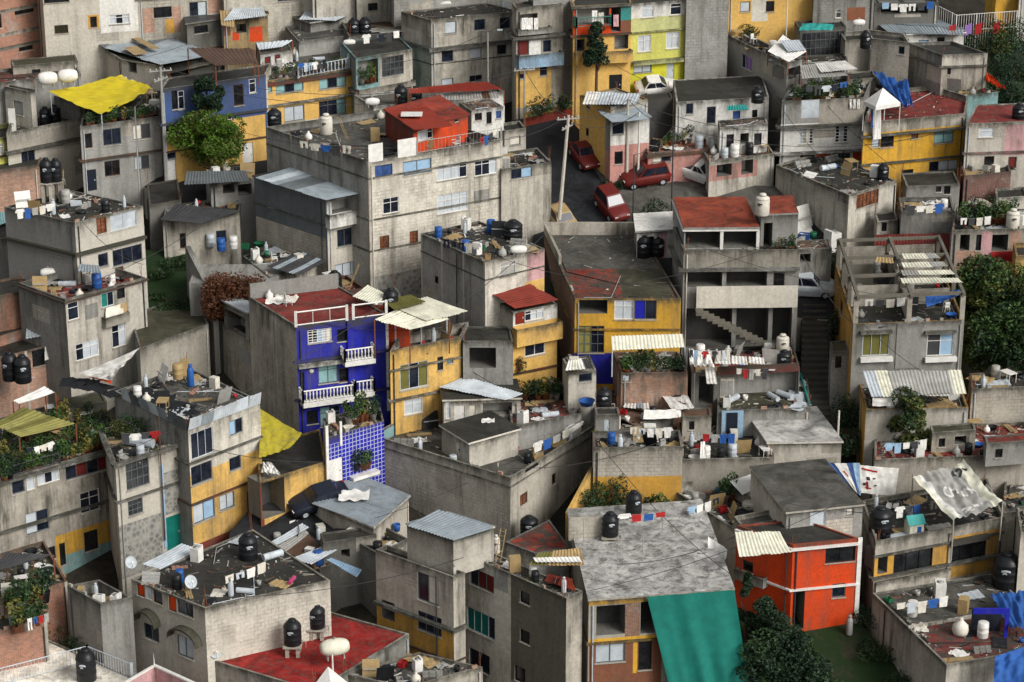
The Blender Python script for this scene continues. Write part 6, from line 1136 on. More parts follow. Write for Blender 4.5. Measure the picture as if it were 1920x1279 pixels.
# ---- courtyard
b = D['C67']; tank(b, 852, 852, 26, 38, 'black', 'black water tank in the walled court behind the cream tank'); tank(b, 869, 868, 29, 42, 'cream', 'cream water tank in the walled court'); tank(b, 992, 984, 34, 32, 'black', 'black water tank at the foot of the walled court', g=G(992, 1000, .2))
mb = MB(); q1, q0, q2, q3 = b.q; mb.box(q1.lerp(q3, .02)+Vector((0, 0, -.88)), (q3-q1)*.6, Vector((.1, -.12, 0)), Vector((0, 0, .75)), M('pl:aqua:1')); part(b, mb, 'painted_wall')
put_item('crumpled cloth', 'white', on_z(915, 790, D['C67b'].zf), 'white rag on the dark slab roofed room', s=.9)
mb = MB(); a = on_z(1062, 818, b.z); c = on_z(1090, 790, b.z); mb.cbox(((a.x+c.x)/2, (a.y+c.y)/2, b.z+.15), .25, 1.0, .12, M('pa:white'), -.5); part(b, mb, 'gutter_cap')
for x0, y0, x1, y1 in ((862, 905, 862, 960),): pass
# red roof zone
put_item('loose sheet', 'silver', rp(D['C67r'], 1010, 770), 'silver sheet lying on the worn red roof', s=.8) ; pots(D['C67r'], rp(D['C67r'], 970, 752), rp(D['C67r'], 1060, 748), 8, 'at the back of the worn red roof', seed=15, s=1.2)
for i, (x, y, w, h) in enumerate(((985, 742, 2, 1.4), (1012, 738, 1.6, 1.2), (1040, 742, 1.6, 1.3))): bush('shrub', on_z(x, y, D['C67r'].zf), w, 1.1, h, ['left', 'middle', 'right'][i]+' shrub below the narrow yellow house', seed=80+i, n=700, size=.09, mats=['leafd', 'leafm'])
b = D['C52b']; sheet(b, [(1060, 695, .5), (1112, 690, .5), (1100, 672, .8), (1066, 676, .8)], 'me:white:.8', alt=['me:char:.4', 'me:creamw:.5'], npan=4); tank(b, 1132, 738, 30, 34, 'black', 'black water tank beside the patched white shack', g=G(1132, 762, 2.3)); put_item('washtub', 'blue', G(1100, 760, 2.4), 'blue tub below the patched white shack', s=1.4)
b = D['C52']; q1, q0, q2, q3 = b.q; pots(b, q0+Vector((.3, .4, -.25)), q2+Vector((-.3, .4, -.25)), 12, 'on the dusty brick terrace house', seed=16, s=1.3)

mb = MB(); zz = D['C52'].z+1.7; c = [on_z(1148, 657, zz), on_z(1284, 651, zz), on_z(1280, 626, zz+.5), on_z(1146, 630, zz+.5)]
mb.grid([[c[0].lerp(c[1], i/80).lerp(c[3].lerp(c[2], i/80), j)+Vector((0, 0, .025*sin(i*pi/2+.5))) for i in range(81)] for j in (0, 1)], M('co:creamw:.1'), smooth=False)
for p in c[:2]: mb.tube(p, (p.x, p.y, D['C52'].zf), .05, M('pa:lsteel'), 5)
part(D['C52'], mb, 'awning_sheet')
b = D['C54b']
cloth('tarpaulin', [(1262, 770, .1), (1302, 766, .2), (1278, 722, .3), (1226, 724, .3)], 'cl:white:.3', 'large white sheet with black lettering on the stained grey room', 'sheet', sag=-.05, z0=b.z+.6, wr=.06, marks=[('pa:black', .03, [(.3, .55), (.7, .5), (.7, .62)]), ('pa:black', .025, [(.12, .75), (.12, .6), (.25, .6), (.25, .72)]), ('pa:black', .02, [(.5, .3), (.75, .2)])])
cloth('tarpaulin', [(1206, 786, 0), (1278, 782, 0), (1276, 766, .5), (1208, 768, .5)], 'cl:white:.2', 'curved white awning sheet in front of the plank door room', 'awning', sag=.12, z0=b.z+.3, wr=.04)
sheet(b, [(1168, 764, .3), (1218, 768, .3), (1214, 742, .5), (1178, 742, .5)], 'me:white:.8', alt=['me:steel:.4', 'me:creamw:.5'], npan=4)
put_item('cabinet', 'white', rp(D['C54'], 1218, 826), 'white cabinet standing in the walled concrete yard', s=1.25); put_item('sack', 'white', rp(D['C54'], 1196, 826), 'round white sack left of the white cabinet in the yard', s=1.1); 
b = D['C71']
cloth('tarpaulin', [(1294, 684, 0), (1340, 688, 0), (1330, 656, .5), (1292, 656, .5)], 'cl:white:.8', 'torn white sheet at the left of the dark laundry terrace', 'sheet', sag=.05, z0=b.z+1.2, wr=.2)
for i, x in enumerate((1340, 1372, 1404)): sheet(b, [(x, 682, 1.1), (x+30, 684, 1.1), (x+28, 670, 1.3), (x, 668, 1.3)], 'me:white:.9', npan=1)
garments(rp(b, 1292, 655, 2.2), rp(b, 1370, 655, 2.2), 9, 'above the dark laundry terrace', 'laundry above the dark terrace', seed=21, hmax=1.1); garments(rp(b, 1380, 690, 1.4), rp(b, 1440, 690, 1.4), 5, 'at the front of the dark laundry terrace', 'laundry at the dark terrace front', seed=22)
sheet(b, [(1325, 720, .0), (1345, 720, .0), (1340, 690, .4), (1322, 690, .4)], 'me:white:.6', npan=1); tank(b, 1470, 690, 28, 28, 'black', 'black water tank at the right end of the dark laundry terrace'); put_item('cabinet', 'cream', rp(D['C71b'], 1362, 742), 'cream cabinet on the mossy house by the stairs', s=1.5)
boxf(b, 'R', 1345, 684, 1498, 700, .02, 'pl:dred:.4', 'painted_band')
mb = MB(); p, q_ = rp(D['C71b'], 1500, 700, .2), rp(D['C71b'], 1518, 758, .2); mb.tube(p, q_, .09, M('pa:tq'), 6); mb.tube(p, p-Vector((0, 0, 1.5)), .07, M('pa:tq'), 6); part(D['C71b'], mb, 'green_rail')
tank(b, 1467, 662, 26, 32, 'cream', 'cream water tank above the laundry terrace', g=rp(b, 1467, 660, .6))
b = D['C55b']
q1, q0, q2, q3 = b.q; back = b.faces['K']; mb = MB(); p = rp(b, 1352, 822); mb.box(p, (1.5, .1, 0), (0, .1, 0), (0, 0, 2.0), M('pl:lblue:.5')); mb.box(p+Vector((.35, -.05, 0)), (.75, .05, 0), (0, .04, 0), (0, 0, 1.9), M('pa:navy')); part(b, mb, 'turquoise_door'); hang(D['C55b'], 'R', 1310, 838, 1322, 868, 'cl:white', 'long white cloth hung in the stained courtyard', 'cloth', off=-.1) if False else None
cloth('cloth', [(1312, 866, 0), (1324, 866, 0), (1322, 828, 1.2), (1314, 828, 1.2)], 'cl:white', 'narrow white cloth hung in the stained courtyard', 'cloth', sag=0, z0=b.zf, wr=.05, n=8)

wall_px(1066, 962, 1112, 876, 1010, 955, 'pl:yellow:.35', 'curved yellow garden wall below the large walled court', th=.25)
for i, (x, y, w, h) in enumerate(((1112, 958, 2, 2.8), (1135, 950, 1.7, 3.0), (1165, 950, 1.8, 2.8), (1215, 958, 1.4, 2.2), (1240, 960, 1.4, 2.2), (1100, 975, 1.8, 2))): bush('garden_plant', G(x, y+14, .4), w, 1.0, h, ['leftmost tall', 'second tall', 'third', 'slender', 'rightmost slender', 'lowest'][i]+' leafy plant before the yellow lower wall of the concrete yard', cat='plant', seed=90+i, n=650, size=.12, mats=['leafm', 'leaf', 'leafd'], group='plants before the yellow yard wall')
# ---- grey concrete house right centre
b = D['C47']; tank(D['C47u'], 1429, 408, 29, 38, 'cream', 'cream water tank beside the rust red roof')
boxf(D['C47t'], 'R', 1350, 432, 1356, 468, .05, 'pa:white', 'post'); boxf(D['C47t'], 'R', 1418, 432, 1424, 468, .05, 'pa:white', 'post')
mb = MB(); p, u, n = fp(b, 'R', 1306, 536, .5); q_ = fp(b, 'R', 1496, 536, .5)[0]; zt2, zb2 = zat(Vector((*p.to_2d(), b.z)), 537), zat(Vector((*p.to_2d(), b.z)), 577)
mb.box(Vector((p.x, p.y, zb2)), u*((q_-p).to_2d().length), n*.15, Vector((0, 0, zt2-zb2)), M('pl:beige:.5')); part(b, mb, 'parapet_panel')
mb = MB(); st0, st1 = on_z(1310, 575, zb2), on_z(1442, 640, zb2-2.3)
for k in range(14): c = st0.lerp(st1, k/13); mb.cbox((c.x, c.y-.9, c.z-.1), .28, .5, .12, M('pl:mould:.8'))
part(b, mb, 'outside_stair'); car(1410, 556, 1402, 612, 'white', 'white car parked beneath the grey concrete house', Ln=3.9, z=G(1404, 640).z)
q1, q0, q2, q3 = b.q; pots(b, q0.lerp(q2, .75)+Vector((0, .8, -.4)), q2+Vector((-.3, .8, -.4)), 4, 'on the open deck of the grey concrete house', seed=19)
b = D['C46']; q1, q0, q2, q3 = b.q
r_ = MB(); z_ = b.zf+.01; PQ = lambda u, v, z: Vector((*(q0.lerp(q2, u).lerp(q1.lerp(q3, u), v)).to_2d(), z))
r_.face([PQ(.02, .02, z_), PQ(.46, .02, z_), PQ(.56, .45, z_), PQ(.02, .45, z_)], M('wo:red:1')); r_.face([PQ(.02, .45, z_), PQ(.98, .45, z_), PQ(.98, .98, z_), PQ(.02, .98, z_)], M('ro:roofg:.9')); part(b, r_, 'roof_paint')
r_ = MB(); r_.box(PQ(.0, .985, b.z-.2), PQ(1, .985, 0)-PQ(0, .985, 0), Vector((0, .2, 0)), Vector((0, 0, 1.1)), M('pl:warm:1')); r_.box(PQ(.0, .5, b.z-.2), PQ(0, 1, 0)-PQ(0, .5, 0), Vector((.2, 0, 0)), Vector((0, 0, .9)), M('pl:warm:1')); part(b, r_, 'roof_wall')

tank(b, 1206, 486, 30, 40, 'black', 'left black water tank between the amber and grey houses'); tank(b, 1232, 484, 28, 36, 'black', 'right black water tank with a pale lid between the amber and grey houses')
cloth('tarpaulin', [(1192, 425, 0), (1262, 428, 0), (1258, 404, .5), (1196, 402, .5)], 'cl:white:.9', 'crumpled white and purple sheet above the two black tanks', 'sheet', sag=-.05, z0=b.z+1.2, wr=.2, stripes=[(0, .3, 'cl:white'), (.3, .42, 'cl:rose'), (.42, .8, 'cl:white'), (.8, 1, 'cl:purple')])
bush('shrub', G(1225, 420), 2.2, 1.4, 2.2, 'shrub behind the crumpled white and purple sheet', seed=7, n=800, mats=['leafd', 'leafm']); bush('shrub', G(1150, 352), 2, 1, .8, 'low shrub at the street corner by the pink house', seed=8, n=500, mats=['leafm', 'leafd'])
sheet(D['M45'], [(500, 500, .5), (560, 516, .3), (610, 490, .3), (560, 470, .6)], 'me:char:.5', alt=['me:brown:.6', 'me:steel:.4'], npan=6)
# cars in the street
car(1082, 280, 1112, 322, 'dred', 'dark red sedan at the top of the street', Ln=3.5); car(1240, 336, 1178, 346, 'dred', 'red estate car beside the low pink house', kind='wagon', Ln=3.9); car(1132, 378, 1164, 416, 'dred', 'dark red sport utility car facing down the street', kind='suv', Ln=3.6); car(1282, 322, 1342, 344, 'white', 'white pickup truck in front of the pink wall', kind='pickup', Ln=4.0); car(1042, 408, 1066, 440, 'tan', 'tan car partly hidden behind the street corner wall', Ln=4); car(1490, 545, 1542, 548, 'lsteel', 'silver hatchback in the side street right of the grey house', kind='wagon', Ln=3.9)
# stairs
mb = MB()
for k in range(26):
    a, c = G(1500+k*.2, 860-k*11.4, .05), G(1562-k*.5, 860-k*11.4, .05); mb.box(Vector((a.x, a.y, a.z-3)), Vector((c.x-a.x, 0, 0)), Vector((0, .72, 0)), Vector((0, 0, 3.1)), M('pl:dstone:.9'))
tag(mb.build('stairway'), None, None, kind='structure')
# ---- unfinished house right
b = D['R51']; q1, q0, q2, q3 = b.q; m = M('pl:mould:1'); mb = MB(); zt3 = b.z+1.75
cols_ = [PQ2 for PQ2 in ((u, v) for u in (.02, .5, .98) for v in (.02, .35, .66, .97))]
P2 = lambda u, v, z: Vector((*(q0.lerp(q2, u).lerp(q1.lerp(q3, u), v)).to_2d(), z))
for u, v in cols_: p = P2(u, v, b.zf); mb.cbox((p.x, p.y, (b.zf+zt3)/2), .14+.03*(v < .1), .14, (zt3-b.zf)/2, m if v > .1 else M('pl:warm:1'))
for v in (.02, .35, .66, .97): mb.box(P2(.0, v, zt3), P2(1, v, 0)-P2(0, v, 0), Vector((0, .24, 0)), Vector((0, 0, .2)), m)
for u in (.02, .5, .97): mb.box(P2(u, 0, zt3-.003), P2(u, 1, 0)-P2(u, 0, 0), Vector((.22, 0, 0)), Vector((0, 0, .215)), m)
part(b, mb, 'roof_frame')
for (u0, u1, v, h, mt) in ((.03, .48, .35, 1.5, 'pl:warm:1'), (.52, .96, .35, 1.1, 'bl:warm:1'), (.03, .3, .66, 1.7, 'pl:mould:1'), (.55, .96, .66, 1.7, 'pl:warm:1'), (.03, .96, .97, 1.7, 'bl:warm:1')): mb = MB(); mb.box(P2(u0, v, b.zf), P2(u1, v, 0)-P2(u0, v, 0), Vector((0, .12, 0)), Vector((0, 0, h)), M(mt)); part(b, mb, 'partition_wall')
for v0, v1 in ((.03, .34), (.36, .65), (.67, .96)): mb = MB(); mb.box(P2(.5, v0, b.zf), P2(.5, v1, 0)-P2(.5, v0, 0), Vector((.12, 0, 0)), Vector((0, 0, 1.3)), M('pl:warm:1')); part(b, mb, 'partition_wall')
for k, (y, dz) in enumerate(((532, .3), (517, .35), (502, .45), (486, .6))): sheet(b, [(1692+k*1, y, dz), (1806-k*14, y-2, dz), (1796-k*14, y-11, dz+.15), (1688+k*1, y-10, dz+.1)], 'me:creamw:.5', z0=zt3, npan=3, alt=['me:grey:.6'], sag=.02)
cloth('tarpaulin', [(1738, 576, -.6), (1800, 552, .0), (1802, 542, .1), (1734, 554, .0)], 'cl:tarpb', 'blue tarpaulin slung in the bare roof frame of the unfinished house', 'tarpaulin', sag=.1, z0=zt3-.3, wr=.08)
sheet(b, [(1640, 492, .2), (1676, 494, .2), (1674, 484, .3), (1644, 482, .3)], 'me:tan:.4', z0=zt3, npan=1)
for x0, x1 in ((1612, 1672), (1733, 1792)): boxf(b, 'R', x0, 668, x1, 676, .35, 'pa:white', 'bay_sill'); boxf(b, 'R', x0, 619, x1, 624, .35, 'pl:grey:.6', 'bay_hood')
boxf(b, 'R', 1680, 606, 1730, 690, .06, 'pl:grey:.3', 'render_panel')
b2 = D['R51b']; sheet(b2, [(1634, 744, 1.0), (1812, 738, 1.0), (1802, 694, 1.9), (1618, 696, 1.9)], 'co:grey:.5', alt=['co:creamw:.5', 'co:lsteel:.5'], npan=8); sheet(b2, [(1702, 744, .9), (1782, 742, .9), (1780, 732, 1.1), (1700, 734, 1.1)], 'me:white:.1', npan=2)
hang(b2, 'R', 1636, 746, 1684, 762, 'cl:white', 'white banner with faint grey print under the ribbed awning', 'banner', 'banner', off=.05, flare=.02)
tree('garden_tree', G(1704, 884), 6.2, 3.6, 'leafy green tree in front of the ribbed awning house', seed=31, nb=28, per=330, size=.14, mats=['leafm', 'leafy', 'leafd'], tz=.1)
for i, (x, y, w, h) in enumerate(((1845, 640, 5.2, 6.6), (1900, 650, 5, 6.4), (1800, 610, 3.6, 4.6), (1880, 700, 4.6, 5.2), (1930, 720, 4.6, 5.4), (1840, 700, 4, 4.4))): tree('tree', G(x, y), h, w, ['broad leafy', 'tall dense', 'smaller', 'dark lower', 'right edge', 'front lower'][i]+' tree right of the unfinished house', seed=100+i, nb=30, per=260, size=.16, mats=['leafm', 'leafd', 'leaf', 'leafd'] if i > 1 else ['leafm', 'leafd', 'leafy', 'leaf'], tz=.1, group='trees right of the unfinished house')
for i, (x, y, w, h) in enumerate(((1548, 524, 2.4, 3.0), (1572, 628, 1.6, 2.2), (1580, 720, 1.8, 2.4), (1594, 800, 2, 2.8), (1592, 850, 1.8, 2))): bush('alley_bush', G(x, y), w, 2, h, ['topmost', 'second', 'third', 'fourth', 'lowest'][i]+' dark bush along the stepped alley', seed=110+i, n=1300, size=.12, mats=['leafd', 'leafm'], group='bushes along the alley')
mb = MB(); b = D['S49']; sheet(b, [(1638, 470, .15), (1786, 468, .15), (1782, 438, .8), (1642, 440, .8)], 'co:dred:.5', npan=10)
b = D['S50']; mb = MB(); A = G(1800, 460); ac = on_z(1832, 410, b.z); K = 16
for k in range(K):
    a0, a1 = pi*k/K, pi*(k+1)/K; f = lambda a, r: ac+Vector((r*cos(a), 0, r*1.0*sin(a)))
    mb.box(f(a0, 1.15), f(a1, 1.15)-f(a0, 1.15), Vector((0, .3, 0)), f(a0, 1.5)-f(a0, 1.15), M('pl:warm:.8'))
for s in (-1, 1): mb.cbox((ac.x+s*1.32, ac.y+.15, ac.z-.6), .18, .16, .62, M('pl:warm:.8'))
part(b, mb, 'arch'); tank(b, 1898, 434, 27, 36, 'cream', 'cream water tank on the house with the arch'); pots(b, rp(b, 1800, 424), rp(b, 1905, 418), 12, 'on the roof of the house with the arch', seed=25, s=1.4); bush('shrub', rp(b, 1838, 412), 2, 1.2, 1.9, 'shrub growing under the grey arch', seed=26, n=900, mats=['leafm', 'leafd']); hang(b, 'R', 1858, 472, 1903, 503, 'cl:redc', 'bright red cloth hung on the house with the arch', 'cloth', flare=.15)
tank(D['S48'], 1655, 340, 22, 28, 'black', 'black water tank on the beige house with the brown window')
for i, (x, y, k, c) in enumerate(((1492, 436, 'loose sheet', 'white'), (1510, 430, 'wall panel', 'white'), (1552, 462, 'crumpled cloth', 'white'), (1560, 470, 'washing machine', 'white'), (1508, 450, 'crate', 'blue'), (1525, 448, 'bucket', 'green'), (1502, 460, 'block pile', 'grey'), (1532, 470, 'loose sheet', 'silver'), (1515, 478, 'plank stack', 'brown'), (1545, 480, 'sack', 'white'))): put_item(k, c, G(x, y, .1), '%s %s beside the long wall of the beige house with the brown window' % (c, k), rz=i*.7, s=1.6)
# ---- orange house and right lower
b = D['B56']; sheet(b, [(1386, 1044, .1), (1484, 1036, .1), (1462, 996, .7), (1378, 998, .8)], 'co:creamw:.15', npan=5); boxf(b, 'R', 1604, 1008, 1612, 1188, .06, 'pa:white', 'corner_strip')
boxf(D['B56'], 'L', 1384, 1072, 1440, 1090, .5, 'pl:grey:.4', 'balcony', hollow=True)
b = D['B56l']; cloth('board', [(1392, 928, 0), (1428, 910, 0), (1412, 888, .6), (1368, 902, .6)], 'cl:white:.05', 'plain white board leaning above the roofless walled terrace', 'board', sag=0, z0=b.z+.2, wr=.005); tank(b, 1405, 958, 30, 14, 'cream', 'low cream tank on the roofless walled terrace'); put_item('washtub', 'white', rp(b, 1297, 930), 'white tub in the corner of the roofless walled terrace', s=1.3) if False else put_item('crumpled cloth', 'white', rp(b, 1297, 936), 'white rag in the corner of the roofless walled terrace', s=1.3)
mb = MB(); p = rp(b, 1452, 948); cloth('cloth', [(1434, 966, 0), (1450, 966, 0), (1450, 930, 1.3), (1436, 930, 1.3)], 'cl:white', 'white cloth hung against the grey box storey', 'cloth', sag=0, z0=b.zf, wr=.05, n=8); pots(b, rp(b, 1350, 945), rp(b, 1372, 938), 3, 'on the roofless walled terrace', seed=27, s=1.2)

cloth('cloth', [(1326, 1048, 0), (1358, 1064, -.2), (1364, 1030, .5), (1328, 1006, .9)], 'cl:white:.2', 'white cloth pinned left of the orange house', 'cloth', sag=0, z0=D['B56'].z-1.2, wr=.1, n=10)
b = D['B57']; zt4 = b.z+1.9
cloth('printed_tarpaulin', [(1788, 976, -.1), (1880, 940, 0), (1806, 864, .4), (1712, 890, .4)], 'cl:white:.5', 'large off white printed tarpaulin with white lettering on grey', 'tarpaulin', sag=.35, z0=zt4, wr=.17, n=34,
  stripes=[(0, .1, 'cl:creamw:.3'), (.1, .2, 'cl:white:.8'), (.2, .84, 'cl:grey:.9'), (.84, 1, 'cl:creamw:.4')], marks=[('pa:char', .02, [(.75, .92), (.68, .86), (.78, .8), (.86, .86), (.8, .93)]), ('pa:char', .015, [(.9, .9), (.94, .82)])]+[('pa:white', .02, l) for l in
  ([(.36, .62), (.30, .60), (.27, .52), (.31, .45), (.37, .46)], [(.42, .62), (.38, .46)], [(.42, .62), (.46, .52), (.50, .6), (.46, .44)], [(.54, .58), (.51, .43), (.56, .4), (.6, .56)], [(.64, .55), (.6, .38)], [(.64, .55), (.68, .45), (.72, .53), (.68, .36)], [(.76, .5), (.73, .36), (.8, .34), (.83, .48), (.76, .5)], [(.3, .16), (.7, .14)], [(.32, .1), (.5, .09)])])
for x, y in ((1712, 890), (1788, 976), (1880, 940), (1806, 864)): mb = MB(); p = on_z(x, y, zt4); mb.tube(p, (p.x, p.y, b.zf-.5), .05, M('pl:warm:.5'), 6); part(b, mb, 'awning_post')
MK1 = [('cl:redc', .025, [(.22, .75), (.27, .4)]), ('cl:dred', .05, [(.3, .7), (.3, .45)])]

def vbanner(pts, z0, **k): return cloth('banner', pts, k.pop('mat'), k.pop('label'), 'banner', sag=.03, z0=z0, wr=.035, n=26, **k)
p_ = on_z(1620, 930, b.z)
def vert(x0, y0, x1, y1, xb0, yb0, xb1, yb1, mat, label, **k):      # banner in the vertical plane through two pixels at depth of p_
    pl = [on_plane(x, y, p_, Vector((.15, -1, 0)).normalized()) for x, y in ((xb0, yb0), (xb1, yb1), (x1, y1), (x0, y0))]
    return vbanner([(*proj(q), q.z-b.z) for q in pl], b.z, mat=mat, label=label, **k)
vert(1553, 868, 1612, 868, 1600, 918, 1614, 930, 'cl:sblue', 'blue and white printed banner with a red mark behind the flat grey roof', stripes=[(0, .22, 'cl:sblue'), (.22, .6, 'cl:white'), (.6, .8, 'cl:sblue'), (.8, 1, 'cl:lblue')], marks=[('pa:redc', .03, [(.36, .75), (.42, .55)])])
vert(1612, 872, 1686, 878, 1614, 924, 1678, 930, 'cl:white:.2', 'white banner with red and black marks behind the black shuttered house', marks=[('pa:redc', .03, [(.05, .9), (.25, .85), (.45, .82)]), ('pa:redc', .03, [(.18, .45), (.2, .15)]), ('pa:char', .04, [(.12, .4), (.1, .3)]), ('pa:char', .045, [(.2, .62), (.22, .5)]), ('pa:char', .035, [(.36, .6), (.38, .55)]), ('pa:char', .035, [(.4, .35), (.42, .3)]), ('pa:redc', .02, [(.12, .2), (.3, .2)])])
tank(b, 1650, 1002, 44, 44, 'black', 'large black water tank on the black shuttered terrace house') ; rh = empty('playhouse', rp(b, 1713, 1000), 'toy playhouse with a turquoise roof and blue door', 'playhouse'); P_ = MB(); P_.cbox((0, 0, .42), .5, .4, .42, M('pl:creamw:.2')); P_.build('playhouse_wall', rh); P_ = MB()
for s in (-1, 1): P_.face([Vector((-.6, s*.5, .78)), Vector((.6, s*.5, .78)), Vector((.6, 0, 1.3)), Vector((-.6, 0, 1.3))][::s], M('pa:tq'))
for s in (-1, 1): P_.face([Vector((s*.5, -.4, .84)), Vector((s*.5, .4, .84)), Vector((s*.5, 0, 1.25))], M('pl:creamw:.2'))
P_.build('playhouse_roof', rh); P_ = MB(); P_.cbox((.18, -.41, .32), .14, .01, .3, M('pa:tarpb')); P_.build('playhouse_door', rh); rh.rotation_euler[2] = .3
boxf(b, 'R', 1776, 1000, 1782, 1080, .12, 'pl:warm:.6', 'column'); boxf(b, 'R', 1640, 1078, 1778, 1112, .2, 'pl:beige:.6', 'balcony'); boxf(b, 'R', 1780, 1006, 1850, 1014, .4, 'pl:char:.5', 'awning')
b = D['B58']; tank(b, 1885, 1106, 52, 62, 'black', 'big black covered water tank in the lower right corner')
cloth('tarpaulin', [(1856, 1118, 0), (1925, 1108, 0), (1935, 1180, 0), (1895, 1180, 0)], 'cl:tarpb:.3', 'blue tarpaulin with rubbish on it at the right edge', 'tarpaulin', sag=-.1, z0=b.z+.7, wr=.15); cloth('tarpaulin', [(1862, 1285, -.6), (1960, 1290, -.6), (1960, 1200, .6), (1866, 1230, .6)], 'cl:tarpb:.3', 'dark blue tarpaulin hanging in the lower right corner', 'tarpaulin', sag=0, z0=b.z+.4, wr=.15)
mb = MB(); p = rp(b, 1822, 1196); mb.box(p+Vector((0, 0, 1.6)), (2.2, 0, 0), (0, .15, 0), (0, 0, .35), M('pl:blue:.1')); mb.box(p+Vector((1.95, 0, 0)), (.22, 0, 0), (0, .15, 0), (0, 0, 1.6), M('pl:blue:.1')); mb.box(p+Vector((.1, .9, 0)), (1.8, 0, 0), (0, .1, 0), (0, 0, 1.5), M('pl:navy:.5')); part(b, mb, 'blue_porch')
q1, q0, q2, q3 = b.q; r_ = MB(); z_ = b.zf+.01; r_.face([Vector((*q0.lerp(q2, u).lerp(q1.lerp(q3, u), v).to_2d(), z_)) for u, v in ((.03, .03), (.97, .03), (.97, .5), (.03, .5))], M('wo:dred:.8')); part(b, r_, 'roof_paint')
r_ = MB(); a = q0.lerp(q1, .5); r_.box(Vector((a.x, a.y, b.zf)), (q2-q0)*.55, Vector((.02, .15, 0)), Vector((0, 0, .22)), M('pl:cream:.7')); part(b, r_, 'roof_kerb')
put_item('sack', 'cream', rp(b, 1800, 1190), 'cream bundle on the red part of the wide stained roof', s=1.8)
gpatch('lawn', [(1385, 1150), (1600, 1150), (1720, 1300), (1400, 1340)], 'gr:grass', .05)
for i, (x, y, w, h) in enumerate(((1480, 1262, 3.6, 4.4), (1425, 1305, 3.6, 4.0), (1505, 1310, 3.6, 3.0), (1436, 1222, 2.4, 3.8), (1398, 1196, 1.4, 5.0))): tree('garden_tree', G(x, y), h, w, ['broad dark', 'lowest dark', 'right hand dark', 'leaning dark', 'slender dark'][i]+' garden tree before the orange house', seed=130+i, nb=20, per=230, size=.13, mats=['leafd', 'leafm', 'leafd', 'leafd'], tz=.1, cone=i == 4, group='trees in the orange house garden')
for i, (x, y, w, h) in enumerate(((1620, 1170, 2.4, 1.3), (1650, 1230, 2.4, 1.1), (1600, 1150, 1.4, .8), (1690, 1290, 2.6, 1.4), (1560, 1290, 2, .6))): bush('hedge_bush', G(x, y), w, 1.6, h, ['tall', 'middle', 'small', 'lowest', 'flat'][i]+' hedge bush beside the lawn of the orange house', seed=140+i, n=1000, size=.09, mats=['leafm', 'leafd'], group='bushes beside the lawn')
put_item('gas cylinder', 'grey', G(1592, 1190, .1), 'grey gas cylinder at the corner of the orange house', s=1.3)
b = D['B60']
tank(b, 1144, 1008, 32, 42, 'black', 'front black water tank on the pale blotched slab roof', dz=.25, stand=8); tank(b, 1188, 966, 31, 40, 'black', 'rear black water tank on the pale blotched slab roof', dz=.25, stand=8)
q1, q0, q2, q3 = b.q
f_ = lambda x, y, o: fp(b, 'R', x, y, o)[0]
drape('curtain', [f_(1213, 1119, .25), f_(1377, 1106, .25), f_(1412, 1330, 1.3), f_(1268, 1340, 1.3)], 'cl:teal:.3', 'huge teal curtain draped over the front of the pale slab house', 'curtain', folds=3, amp=.2)
mb = MB(); p = on_z(1066, 1014, b.z); mb.box(p, on_z(1128, 1010, b.z)-p, Vector((0, .25, 0)), Vector((0, 0, 1.5)), M('bl:warm:1')); part(b, mb, 'roof_wall')
for x, y in ((1158, 1058), (1205, 1052), (1242, 1000), (1094, 1018)): mb = MB(); p = rp(b, x, y); mb.tube(p, p+Vector((0, 0, 1.7)), .025, M('pa:grey'), 5); part(b, mb, 'aerial')
garments(rp(b, 1160, 962, 2.0), rp(b, 1250, 958, 1.8), 4, 'behind the tanks of the pale slab roof', 'laundry behind the slab roof tanks', seed=31, hmax=.6)
b = D['B61t']; sheet(b, [(764, 986, .18), (852, 1014, .15), (928, 990, .18), (822, 956, .25)], 'me:steel:.1', npan=4, sag=0)
b = D['B62']; tank(b, 906, 1048, 38, 44, 'black', 'black water tank on the mould stained tower house', rz=0); tank(b, 930, 1040, 16, 34, 'cream', 'slim cream tank beside the black one on the mould stained tower house')
sheet(b, [(990, 1060, .9), (1096, 1062, .9), (1088, 1026, 1.3), (1010, 1036, 1.3)], 'me:tan:.7', alt=['me:olive:.5'], npan=3); sheet(b, [(1004, 1054, 1.1), (1092, 1054, 1.1), (1086, 1044, 1.2), (1000, 1046, 1.2)], 'me:white:.1', npan=1)
sheet(b, [(1020, 1090, .1), (1080, 1108, .1), (1072, 1086, .25), (1028, 1076, .2)], 'me:red:.6', npan=2, amp=.01)
b = D['B64']; dish(b, 358, 1110, 24, 'white satellite dish at the front of the dark mossy roof', az=.5); dish(b, 241, 1060, 22, 'white satellite dish at the left of the dark mossy roof', az=.5, wall=on_z(246, 1072, b.z)); tank(b, 466, 1052, 36, 46, 'black', 'black water tank on the dark mossy roof of the arched hood house')
for x0, x1, y in ((262, 300, 1148), (325, 378, 1178)):
    p, u, n = fp(b, 'L', x0, y); q_ = fp(b, 'L', x1, y)[0]; w = (q_-p).to_2d().length/2; zc = p.z-.4; mb = MB(); K = 10; c = Vector(((p.x+q_.x)/2, (p.y+q_.y)/2, zc))
    for k in range(K):
        a0, a1 = pi*k/K, pi*(k+1)/K; A_, B_ = c+u*(w*cos(a0))+Vector((0, 0, .8*sin(a0))), c+u*(w*cos(a1))+Vector((0, 0, .8*sin(a1)))
        mb.box(A_, B_-A_, n*.6, Vector((0, 0, .12)), M('pl:moss:.9'))
    part(b, mb, 'arched_hood')
sheet(b, [(268, 1058, .0), (300, 1068, .0), (372, 1030, .1), (340, 1020, .1)], 'me:lsteel:.3', npan=2)
put_item('rolled mesh', 'pink', rp(b, 548, 1092, .1), 'pink roll leaning on the mossy roof edge', s=.7, rz=1.2)
